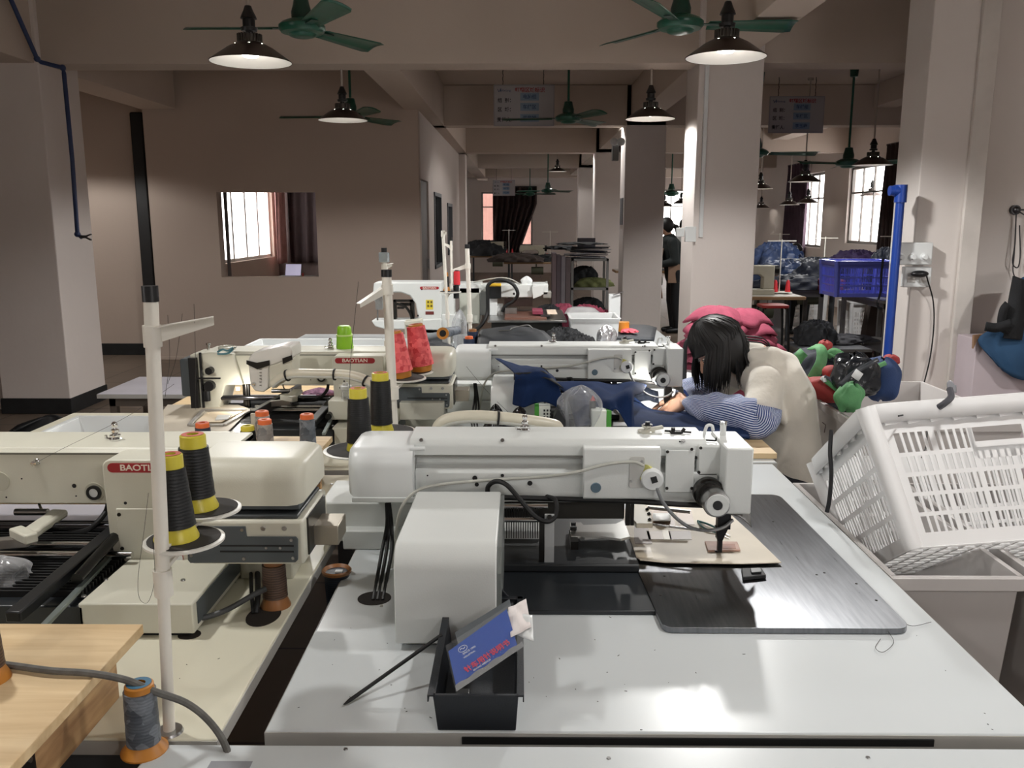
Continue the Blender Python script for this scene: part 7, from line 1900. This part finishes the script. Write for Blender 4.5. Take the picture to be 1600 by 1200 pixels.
ribbon([W(1290,594,Y=3.36),W(1300,602,Y=3.355),W(1313,612,Y=3.35)],.022,grn_c,t,'zip_band'); ribbon([W(1283,594,Y=3.36),W(1287,590,Y=3.36),W(1289,597,Y=3.35)],.014,pwhite,t,'white_tab')
ribbon([W(1288,588,Y=3.36),W(1296,592,Y=3.36),W(1304,598,Y=3.35)],.012,mat('zip_grey',(90,94,104),.5),t,'zip')
c = W(1310,587,Y=3.46); t = thing('pouch', c, 'small red rounded pouch above the red pouch with green zip', 'pouch', 'bags piled in the white crate'); lump(c.x,3.5,c.z,.05,.04,.032,red_c,t,'body',10,(0,R(20),0),.05)
ribbon([W(1298,590,Y=3.44),W(1306,597,Y=3.44),W(1314,600,Y=3.44)],.014,grn_c,t,'trim')
c = W(1324,622,Y=3.24); t = thing('bag', c, 'bright green bag end hanging over the rim of the white crate', 'bag', 'bags piled in the white crate'); lump(c.x+.012,3.25,c.z+.0,.05,.04,.055,grn_c,t,'body',12,(0,R(15),0),.15)
c = W(1345,592,Y=3.3); t = thing('bag', c, 'black plastic bag with a small white label in the crate', 'bag', 'bags piled in the white crate')
film_b = mat('black_film_bag',(34,38,44),.22,var=.15,bump=.6,bscale=25)
lump(c.x,3.36,c.z,.085,.08,.085,film_b,t,'body',14,(0,R(-10),0),.2); lump(W(1342,568,Y=3.4).x,3.42,W(0,572,Y=3.4).z,.06,.05,.05,film_b,t,'folded_top',15,(0,0,0),.2)
ribbon([W(1312,602,Y=3.24),W(1335,582,Y=3.23),W(1360,568,Y=3.24),W(1372,562,Y=3.26)],.018,mat('film_edge',(70,74,80),.3),t,'folded_edge')
ribbon([W(1334,582,Y=3.22),W(1345,590,Y=3.215)],.034,pwhite,t,'label')
c = W(1385,590,Y=3.35); t = thing('bag', c, 'blue bag with green piping at the right of the white crate', 'bag', 'bags piled in the white crate')
lump(c.x+.01,3.42,c.z-.02,.07,.08,.085,bagb,t,'body',17,(0,0,0),.1); ribbon([W(1366,605,Y=3.33),W(1368,585,Y=3.32),W(1372,573,Y=3.33),W(1384,567,Y=3.36)],.018,grn_c,t,'piping')
lump(W(1393,560,Y=3.45).x,3.45,W(0,560,Y=3.45).z,.03,.03,.02,red_c,t,'red_tab',18)
# pile of rose fabric behind the woman, on a stand
pt = work_table(1.03,1.6,4.35,5.0, mat('laminate_pale',(196,194,190),.4), 'small pale table under the rose fabric pile behind the woman', z=.62)
for i,(px,py,Y,rx,ry,z0,lab) in enumerate(((1125,480,4.6,.22,.2,.62,'tall rose-pink fabric pile behind the woman, left half'),(1165,484,4.65,.20,.2,.62,'tall rose-pink fabric pile behind the woman, right half'))):
    p = W(px,py,Y=Y)
    t = thing('fabric_pile', (p.x,Y,z0), lab, 'fabric pile', 'rose fabric pile behind the woman')
    n = 9; rr = random.Random(80+i)
    for k in range(n):
        z = z0+.01+(p.z-z0-.03)*k/n; sc = 1-.35*(k/n)**2; dx = rr.uniform(-.03,.03)
        ph = [rr.uniform(0,6) for _ in range(4)]; hh = (p.z-z0)/n
        def f(u,v,z=z,sc=sc,dx=dx,ph=ph,hh=hh):
            a = 2*PI*u; w = 1+.10*math.sin(3*a+ph[0])+.07*math.sin(7*a+ph[1])
            rr_ = v*w*sc
            return (p.x+dx+rx*rr_*math.cos(a), Y+ry*rr_*math.sin(a), z+hh*1.0*(1-v**3)+.012*math.sin(5*a+ph[2])*v+(.02*(1-v*v) if True else 0))
        MB().grid(f,40,8,close_u=True).build('folded_layer', pink_c, t, solid=.008)
# black pole of a chair beside it
t = thing('chair', (W(1072,0,Y=4.2).x,4.2,0), 'black tubular chair frame between the machine head and the woman', 'chair')
MB().curve([W(1069,600,Y=4.15),W(1070,560,Y=4.15),W(1071,540,Y=4.15),W(1078,528,Y=4.15),W(1086,526,Y=4.2)],.011,n=10).build('back_tube', blackp, t)
MB().box(.66,1.0,3.9,4.2,.42,.45).build('seat', blackp, t, bevel=.01)
for x in (.68,.97):
    for y in (3.92,4.17): MB().cyl((x,y,0),(x,y,.43),.011,n=10).build('leg', blackp, t)
# ---- hanging blue bag on the right wall, carton below
p = W(1580,500,Y=5.2)
t = thing('apron', W(1590,430,Y=5.3), 'blue fabric apron with black straps hanging on the right wall', 'apron')
patch3([[W(1592,440,Y=5.3),W(1605,430,Y=5.3),W(1640,425,Y=5.3)],[W(1572,500,Y=5.22),W(1600,490,Y=5.2),W(1640,480,Y=5.2)],[W(1528,530,Y=5.2),W(1575,540,Y=5.16),W(1640,545,Y=5.16)],[W(1560,572,Y=5.18),W(1590,592,Y=5.15),W(1645,600,Y=5.15)]],14,16,amp=.014,seed=5,nrm=(0,-1,0)).build('cloth', mat('apron_blue',(38,76,112),.8,var=.1,bump=.15,bscale=200), t, solid=.012)
ribbon([W(1596,436,Y=5.24),W(1590,470,Y=5.18),W(1586,505,Y=5.15),W(1582,530,Y=5.14)],.11,blk_c,t,'strap',(0,-1,0),.01)
ribbon([W(1575,475,Y=5.15),W(1568,485,Y=5.14),W(1565,505,Y=5.14),W(1572,515,Y=5.13),W(1580,505,Y=5.13)],.05,blk_c,t,'strap',(0,-1,0),.008)
ribbon([W(1540,510,Y=5.13),W(1558,512,Y=5.13),W(1580,505,Y=5.12)],.055,blk_c,t,'buckle_strap',(0,-1,0),.01)
a = W(1521,528,Y=5.28); b_ = W(1640,528,Y=5.28)
t = thing('carton', ((a.x+b_.x)/2,5.35,0), 'pale lilac carton standing against the right wall under the blue apron', 'box')
MB().box(a.x,b_.x,5.24,5.49,0,a.z).build('body', mat('carton_lilac',(196,184,190),.7,var=.03), t, bevel=.004)
MB().prism([W(x,y,Y=5.22) for x,y in ((1521,545),(1522,524),(1545,521),(1548,526),(1528,529))],(0,.02,0)).build('torn_flap', mat('carton_brown',(150,118,92),.8), t)
# ================= FAR BACKGROUND =================
mb_m = mat('old_machine_beige', (168,162,144), .5, var=.08); wood_e = mat('table_edge_wood', (150,118,84), .6, var=.1); motor_m = mat('motor_olive', (96,100,84), .5, metal=.3)
scar = thread_mat('thread_scarlet',(206,34,46),(226,64,70))
def industrial(label):
    t = thing('sewing_station', (0,0,0), label, 'sewing station', 'industrial sewing stations in the background')
    MB().box(-.55,.55,-.27,.27,.74,.775).build('tabletop', wood_e, t, bevel=.003)
    MB().box(-.53,.53,-.25,.25,.775,.778).build('table_surface', mat('surface_pale',(170,166,158),.5), t)
    for x in (-.45,.45): MB().box(x-.02,x+.02,-.2,.2,0,.04).box(x-.02,x+.02,-.02,.02,.04,.74).build('leg', dgrey, t)
    MB().box(-.24,.26,-.09,.09,.778,.84).build('machine_bed', mb_m, t, bevel=.006)
    MB().prism([(.14,-.06,.84),(.26,-.06,.84),(.26,-.06,1.10),(-.22,-.06,1.10),(-.24,-.06,1.04),(-.24,-.06,.97),(-.16,-.06,.97),(-.14,-.06,1.0),(.10,-.06,1.0),(.14,-.06,.97)],(0,.12,0)).build('machine_arm', mb_m, t, bevel=.01)
    MB().cyl((-.2,0,.84),(-.2,0,.97),.006,n=8).cyl((.26,0,1.04),(.31,0,1.04),.06,n=20).build('handwheel', gunmetal, t)
    MB().cyl((0,-.1,.60),(.24,-.1,.60),.075,n=20).build('motor', motor_m, t)
    MB().bar((.1,0,.62),(.1,0,.74),.03,.08).build('motor_bracket', motor_m, t)
    MB().cyl((.38,.15,.775),(.38,.15,1.38),.007,n=8).bar((.22,.15,1.36),(.54,.15,1.36),.01,.012).build('thread_rack', pole_m, t)
    for dx in (-.06,.08):
        c = MB().lathe([(.0001,0),(.03,0),(.02,.11),(.012,.13),(.0001,.13)], c=(.38+dx,.10,.80), n=16).build('thread_cone', scar, t)
    MB().box(.26,.5,.05,.2,.79,.8).build('cone_tray', pole_m, t)
    return t
st = industrial('beige sewing station at the right edge of the middle column'); 
st.location = (W(1170,0,Y=9.6).x, 9.6, 0)
for (px,Y,rz,lab) in ((1245,11.2,0,'sewing station in front of the seated worker near the far right window'),(1352,12.4,0,'sewing station below the large right window'),(1182,14.3,0,'sewing station with thread racks behind the blue fabric heap'),(1010,14.5,0,'far sewing station seen between the second and third column'),(1045,19.0,0,'far sewing station below the bright far window'),(830,17.5,0,'dark sewing station deep in the aisle right of the curtain'),(770,20.5,0,'dark sewing station at the far end left of the curtain')):
    d = dup(st, (W(px,0,Y=Y).x,Y,0), lab, rot=(0,0,R(rz)))
# grey steel tables
gst = mat('steel_table_grey',(128,126,124),.45,metal=.3,var=.08)
def gtable(x0,x1,y0,y1,z,label,shelf=None):
    return work_table(x0,x1,y0,y1,mat('table_grey_top',(112,114,118),.4,metal=.2,var=.06),label,z=z,leg_m=gst,th=.03,name='steel_table',shelf=shelf,edge=gst)
xa_ = W(1322,0,Y=9.6).x
gtable(xa_,xa_+.56,8.6,9.9,.80,'grey steel table carrying the blue basket','x' and .28)
gtable(W(1185,0,Y=10.3).x,xa_-.03,10.0,10.7,.80,'long grey table covered with dark blue garments left of the blue basket')
gtable(W(1262,0,Y=8.9).x-.1,xa_-.03,8.7,9.3,.30,'low grey platform with grey sacks beside the steel table')
# blue basket
blb = mat('basket_blue', (108,118,224), .35, var=.06)
a = W(1305,408,Y=8.85); b_ = W(1397,408,Y=8.85)
t = basket('blue plastic basket on the grey steel table', (a.x,8.8,a.z), (b_.x-a.x,0,0), (0,.45,0), (0,0,-(a.z-.82)), tap=.06, cols=(34,20), rows=(3,3), m_=blb, handle=False)
o = MB().tube(cr([W(1380,404,Y=8.75),W(1377,430,Y=8.74),W(1376,455,Y=8.74),W(1371,475,Y=8.74),W(1376,482,Y=8.74),W(1384,478,Y=8.74)],6),.012,n=8).build('strap', mat('strap_dark_grey',(50,50,56),.8), origin=W(1377,455,Y=8.74)); tag(o,'dark strap hanging over the blue basket','strap')
# fabric heaps
bl1 = mat('fabric_royal_dark', (34,54,92), .55, var=.25, scale=8, bump=.4, bscale=20); bl2 = mat('fabric_midnight', (28,34,48), .6, var=.25, scale=8, bump=.4, bscale=20)
for i,(px,py,Y,rx,ry,z0,m,lab,cat) in enumerate(((1215,370,12.0,.40,.35,.80,bl1,'tall heap of blue garments right of the middle column','fabric heap'),
    (1235,400,10.5,.45,.3,.80,bl1,'blue garment heap below the tall one, left','fabric heap'),(1275,396,10.4,.42,.3,.80,bl2,'dark navy garment heap left of the blue basket','fabric heap'),
    (1255,425,10.15,.5,.2,.80,bl2,'low dark garment heap on the grey table front','fabric heap'),
    (1342,385,12.2,.4,.3,.80,mat('fabric_purple',(58,42,84),.7,var=.2),'purple and dark garment heap below the large window','fabric heap'),
    (1385,378,10.0,.16,.2,.80,bl2,'dark bundle just left of the blue pipe','fabric heap'),
    (1330,387,12.6,.2,.2,.80,pink_c,'dull pink fabric heap behind the blue basket','fabric heap'),
    (1300,520,9.2,.4,.25,.31,mat('sack_grey',(70,70,74),.8,var=.2),'dark grey sacks heaped below the steel table','sack'),
    (1275,495,9.0,.2,.15,.31,mat('sack_charcoal',(48,50,54),.8,var=.2),'charcoal sack heap left of the table leg','sack'),
    (905,378,11.2,.30,.25,1.28,blk_c,'dark garments stacked on top of the small rack','fabric heap'),
    (880,383,11.8,.22,.2,1.2,blk_c,'black garment heap at the left of the rack top','fabric heap'),
    (845,395,17.6,.5,.3,.78,blk_c,'dark garment heap in the shadow right of the curtain','fabric heap'),
    (805,393,17.3,.5,.3,.78,mat('fabric_taupe',(70,60,56),.8,var=.2),'taupe garment heap on a far table','fabric heap'),
    (755,372,20.5,.5,.3,.78,blk_c,'black garment heap at the far left end of the aisle','fabric heap'),
    (1012,420,14.4,.3,.2,.78,bl2,'dark garment heap between second and third columns','fabric heap'))):
    mound('fabric_heap',px,py,Y,rx,ry,z0,m,lab,cat,100+i,amp=.8)
# folded plum fabrics
a = W(1275,437,Y=10.0); o = MB().box(a.x,a.x+.22,9.72,9.98,.802,.86).box(a.x+.01,a.x+.24,9.72,9.98,.86,.93).build('folded_fabric', mat('fabric_plum',(104,42,62),.8), bevel=.012, origin=(a.x+.1,9.9,.80)); tag(o,'folded plum fabric just left of the blue basket','fabric')
o = MB().box(a.x-.05,xa_-.25,9.74,9.98,.8005,.802).build('cloth', bl2, origin=(a.x,9.9,.80)); bpy.data.objects.remove(o)
# bottle by the pipe
c = W(1402,385,Y=8.2); t = thing('bottle', (c.x,9.75,.80), 'small amber bottle with a nozzle on the steel table beside the blue pipe', 'bottle')
c = W(1393,410,Y=9.78)
MB().lathe([(.0001,0),(.04,0),(.042,.20),(.02,.25),(.018,.28),(.0001,.28)], c=(c.x,9.75,.80), n=20).build('body', mat('bottle_amber',(196,140,76),.2), t)
MB().lathe([(.02,.28),(.022,.32),(.008,.33),(.005,.38),(.0001,.39)], c=(c.x,9.75,.80), n=16).build('nozzle', mat('nozzle_cream',(226,208,170),.4), t)
t['label'] = 'small amber bottle with a pale nozzle beside the blue pipe'
# white crates and baskets under tables
basket('white slotted basket under the steel table, behind its legs', (W(1330,0,Y=10.4).x,10.35,.62), (.65,0,0), (0,.4,0), (0,0,-.58), tap=.06, cols=(24,14), rows=(4,4), handle=False)
basket('white slotted basket under the far garment table', (W(1225,0,Y=12.7).x,12.6,.66), (.6,0,0), (0,.4,0), (0,0,-.6), tap=.06, cols=(24,14), rows=(4,4), handle=False)
o = MB().box(W(1205,0,Y=10.6).x,W(1225,0,Y=10.6).x+.06,10.75,11.1,.0,.73).build('cabinet', mat('cabinet_pale',(190,190,190),.5), bevel=.005, origin=(W(1215,0,Y=10.6).x,10.9,0)); tag(o,'pale grey cabinet between the sewing station and steel table','cabinet')
o = MB().box(W(1362,0,Y=9.9).x,W(1378,0,Y=9.9).x,9.95,10.1,.0,.72, rot=Matrix.Rotation(R(6),3,'Y')).build('board', mat('board_brown',(72,60,54),.7), bevel=.004, origin=(W(1370,0,Y=9.9).x,10.0,0)); tag(o,'dark brown board leaning under the steel table','board')
o = MB().box(W(1382,0,Y=10.2).x,W(1402,0,Y=10.2).x,10.2,10.5,.0,.50).build('carton', mat('carton_maroon',(72,36,40),.7), bevel=.004, origin=(W(1390,0,Y=10.2).x,10.3,0)); tag(o,'dark maroon carton under the table right of the board','box')
# red stool
c = W(1212,477,Y=8.9); t = thing('stool', (c.x,9.0,0), 'red-topped stool with bent black legs behind the rose fabric pile', 'stool')
MB().rbox(c.x-.14,c.x+.14,8.86,9.14,c.z-.03,c.z,.05).build('seat', mat('stool_red',(150,44,44),.4), t, bevel=.005)
for dx in (-.12,.12):
    for dy in (-.1,.1): MB().curve([(c.x+dx*.8,9+dy,c.z-.03),(c.x+dx*1.1,9+dy,c.z-.08),(c.x+dx*1.35,9+dy*1.2,0.005)],.013,n=8).build('leg', blackp, t)
# small rack
xr0,xr1 = W(892,0,Y=11.3).x, W(950,0,Y=11.3).x
t = thing('storage_rack', ((xr0+xr1)/2,11.5,0), 'grey metal rack holding dark and olive garments beside the third column', 'rack')
rk = mat('rack_grey',(150,150,148),.45,metal=.3)
zr = W(0,404,Y=11.25).z
for x in (xr0,xr1-.03):
    for y in (11.25,11.72): MB().box(x,x+.03,y,y+.03,0,zr).build('post', rk, t)
for z in (zr,W(0,449,Y=11.25).z,W(0,495,Y=11.25).z): MB().box(xr0+.0,xr1,11.25,11.75,z-.03,z).build('shelf', rk, t)
zs_ = W(0,449,Y=11.25).z
mound('garments',925,432,11.5,.24,.18,zs_,mat('fabric_olive',(110,116,70),.8,var=.2),'olive green garment heap on the middle shelf of the rack','garments',131,amp=.7)
mound('garments',912,412,11.62,.2,.1,zs_,blk_c,'black garment heap behind the olive one on the rack','garments',132,amp=.7)
mound('garments',918,462,11.5,.24,.18,W(0,495,Y=11.25).z,blk_c,'black garment heap on the lower shelf of the rack','garments',133,amp=.5)
# stack of plastic-wrapped sheets on rack
t = thing('sheet_stack', (W(920,0,Y=11.4).x,11.45,zr), 'untidy stack of plastic-wrapped dark sheets on top of the rack', 'stack')
rr = random.Random(4)
for k in range(9):
    c = Vector((W(918,0,Y=11.4).x+rr.uniform(-.05,.05),11.45,zr+.012+k*.017)); E = Euler((rr.uniform(-.03,.03),rr.uniform(-.05,.05),rr.uniform(-.5,.5)))
    MB().box(c.x-.24,c.x+.24,c.y-.14,c.y+.14,c.z-.006,c.z+.006,rot=E.to_matrix()).build('wrapped_sheet', mat('sheet_navy_gloss',(52,54,66),.15) if k%3 else mat('sheet_gloss_pale',(176,178,186),.15), t, bevel=.002)
MB().box(W(902,0,Y=11.4).x,W(930,0,Y=11.4).x,11.5,11.52,zr+.12,zr+.26).build('card', mat('card_grey_purple',(110,104,112),.4), t)
# rolls / boards standing left of the rack
for i,(px0,px1,y1,cc) in enumerate(((862,869,395,(120,104,108)),(869,876,398,(96,84,90)),(876,883,400,(134,128,134)),(883,891,402,(104,92,94)))):
    x0,x1 = W(px0,0,Y=10.9).x, W(px1,0,Y=10.9).x; z = W(0,y1,Y=10.9).z
    o = MB().box(x0,x1-.004,10.8,11.15,0,z).build('fabric_board', mat('roll_tone_%s'%'abcd'[i],cc,.7,var=.1), bevel=.004, origin=((x0+x1)/2,10.95,0)); tag(o,['leftmost','second','third','rightmost'][i]+' of four upright fabric boards left of the rack','board','upright fabric boards by the rack')
# curtains: dark one on the far window, purple one on the right, one on the office window
def curtain(name, P0, P1, z0, z1, m, label, waves=9, amp=.05, taper=None, wallpt=None):
    P0,P1 = Vector(P0),Vector(P1); d=(P1-P0); n = Vector((-d.y,d.x,0)).normalized()
    def f(u,v):
        z = z1+(z0-z1)*v; uu = u
        if taper: uu = taper(u,v)
        return P0+d*uu+n*(amp*math.sin(u*waves*2*PI+v*1.5))+Vector((0,0,z-P0.z))
    o = MB().grid(f, waves*10, 12).build(name, m, solid=.006, origin=(P0+P1)/2*1.0); tag(o,label,'curtain')
    r_ = MB(); r_.bar(P0+Vector((0,0,z1)),P1+Vector((0,0,z1)),.03,.03)
    q_ = wallpt if wallpt is not None else Vector((0,0,0))
    if q_.length: r_.bar(P0+d*.5+Vector((0,0,z1)), P0+d*.5+Vector((0,0,z1))+q_,.03,.03)
    rr_ = r_.build('curtain_rail', steel_d); rr_.parent = o; rr_.location = -Vector(o.location); return o
cur_d = mat('curtain_dark_brown',(62,48,46),.9,var=.15); cur_p = mat('curtain_plum',(72,54,68),.85,var=.15); cur_o = mat('curtain_rose_sheer',(176,130,126),.8,var=.1)
zt_f = W(0,302,Y=26.6).z
curtain('curtain',(W(770,0,Y=26.5).x,26.88,0),(W(838,0,Y=26.88).x,26.88,0),.55,zt_f+.2,cur_d,'long dark brown curtain gathered over the far window in the aisle',8,.06,lambda u,v: u*(1-.55*max(0,v-.25)), wallpt=Vector((0,.12,0)))
curtain('curtain',(XW-.056,18.0,0),(XW-.056,19.4,0),.75,2.75,cur_p,'plum coloured curtain left of the narrow right window',7,.05)
curtain('curtain',(XW-.10,rw[0][0]-.45,0),(XW-.12,rw[0][0]+.12,0),.9,2.75,cur_d,'dark curtain gathered at the right side of the large window',4,.05)
curtain('curtain',(-4.42,16.0,0),(-4.42,16.5,0),.8,2.5,cur_o,'rosy sheer curtain beside the office window',4,.03)
curtain('curtain',(-4.35,16.5,0),(-2.6,16.5,0),.8,2.6,mat('curtain_grey_plum',(70,58,60),.85),'dark plum curtain on the back wall inside the office',8,.05)
# office desk and laptop
dk_ = W(455,430,Y=11.6)
t = work_table(W(430,0,Y=11.4).x,W(430,0,Y=11.4).x+.9,11.3,11.9,mat('desk_dark',(50,42,40),.5),'dark desk inside the office seen through the opening',z=W(0,434,Y=11.3).z,name='office_desk')
zd = W(0,434,Y=11.3).z
lx = W(442,0,Y=11.45).x; lx1 = W(466,0,Y=11.45).x
t = thing('laptop', ((lx+lx1)/2,11.55,zd), 'open white laptop with a bright lid on the office desk', 'laptop')
MB().box(lx-.04,lx1,11.4,11.6,zd,zd+.015).build('base', mat('laptop_grey',(150,150,154),.4), t, bevel=.003)
MB().prism([(lx,11.6,zd+.015),(lx1,11.6,zd+.015),(lx1,11.66,zd+.16),(lx,11.66,zd+.16)],(0,.008,0)).build('screen', mat('laptop_screen',(206,200,226),.4,emit=.5), t)
o = MB().cyl((W(474,0,Y=11.45).x,11.45,zd),(W(474,0,Y=11.45).x,11.45,zd+.055),.012,n=12).build('plastic_cup', mat('red_plastic',(190,60,50),.5), origin=(W(474,0,Y=11.45).x,11.45,zd)); tag(o,'small red object on the office desk right of the laptop','desk item')
# opening frame edge (dark blind strip at its left)
o = MB().box(c_a.x+.02,c_a.x+.05,YO+.16,YO+.2,.9,2.1).build('blind_rail', mat('rail_grey_brown',(84,76,74),.6), origin=(c_a.x+.03,YO+.18,.9)); tag(o,'narrow dark upright rail just inside the left edge of the office opening','rail')
# ================= separate repeated small parts into parts of their own =================
SPLIT = {'screw':'screw','screws':'screw','rivet':'rivet','holes':'screw_hole','vent_light':'vent_light','guide_rod':'guide_rod','clamp_rod':'clamp_rod','clamp_screw':'clamp_screw','bolt':'bolt','thread_guides':'thread_guide','rim_ribs':'rim_rib','needle_bar':'needle_bar','eyes':'eye','pictograms':'pictogram','slots':'slot','print':'print_mark','scale_marks':'scale_mark'}
_cache = {}
for o in list(bpy.data.objects):
    if o.type != 'MESH' or o.parent is None: continue
    nm = o.name.split('.')[0]
    if nm not in SPLIT: continue
    me = o.data
    if me.name not in _cache:
        bm = bmesh.new(); bm.from_mesh(me); bm.verts.ensure_lookup_table(); seen = set(); parts = []
        for v in bm.verts:
            if v.index in seen: continue
            st_ = [v]; isl = set()
            while st_:
                w = st_.pop()
                if w.index in isl: continue
                isl.add(w.index)
                st_.extend(e.other_vert(w) for e in w.link_edges)
            seen |= isl; parts.append(isl)
        out = []
        for isl in parts:
            b2 = bm.copy(); b2.verts.ensure_lookup_table()
            bmesh.ops.delete(b2, geom=[q for q in b2.verts if q.index not in isl], context='VERTS')
            m2 = bpy.data.meshes.new(SPLIT[nm]); b2.to_mesh(m2); b2.free()
            for mm in me.materials: m2.materials.append(mm)
            out.append(m2)
        bm.free(); _cache[me.name] = out
    ps = _cache[me.name]
    if len(ps) < 2: o.name = SPLIT[nm]; continue
    for m2 in ps:
        c = o.copy(); c.data = m2; c.name = SPLIT[nm]; COL.objects.link(c)
    bpy.data.objects.remove(o)
bpy.context.view_layer.update()
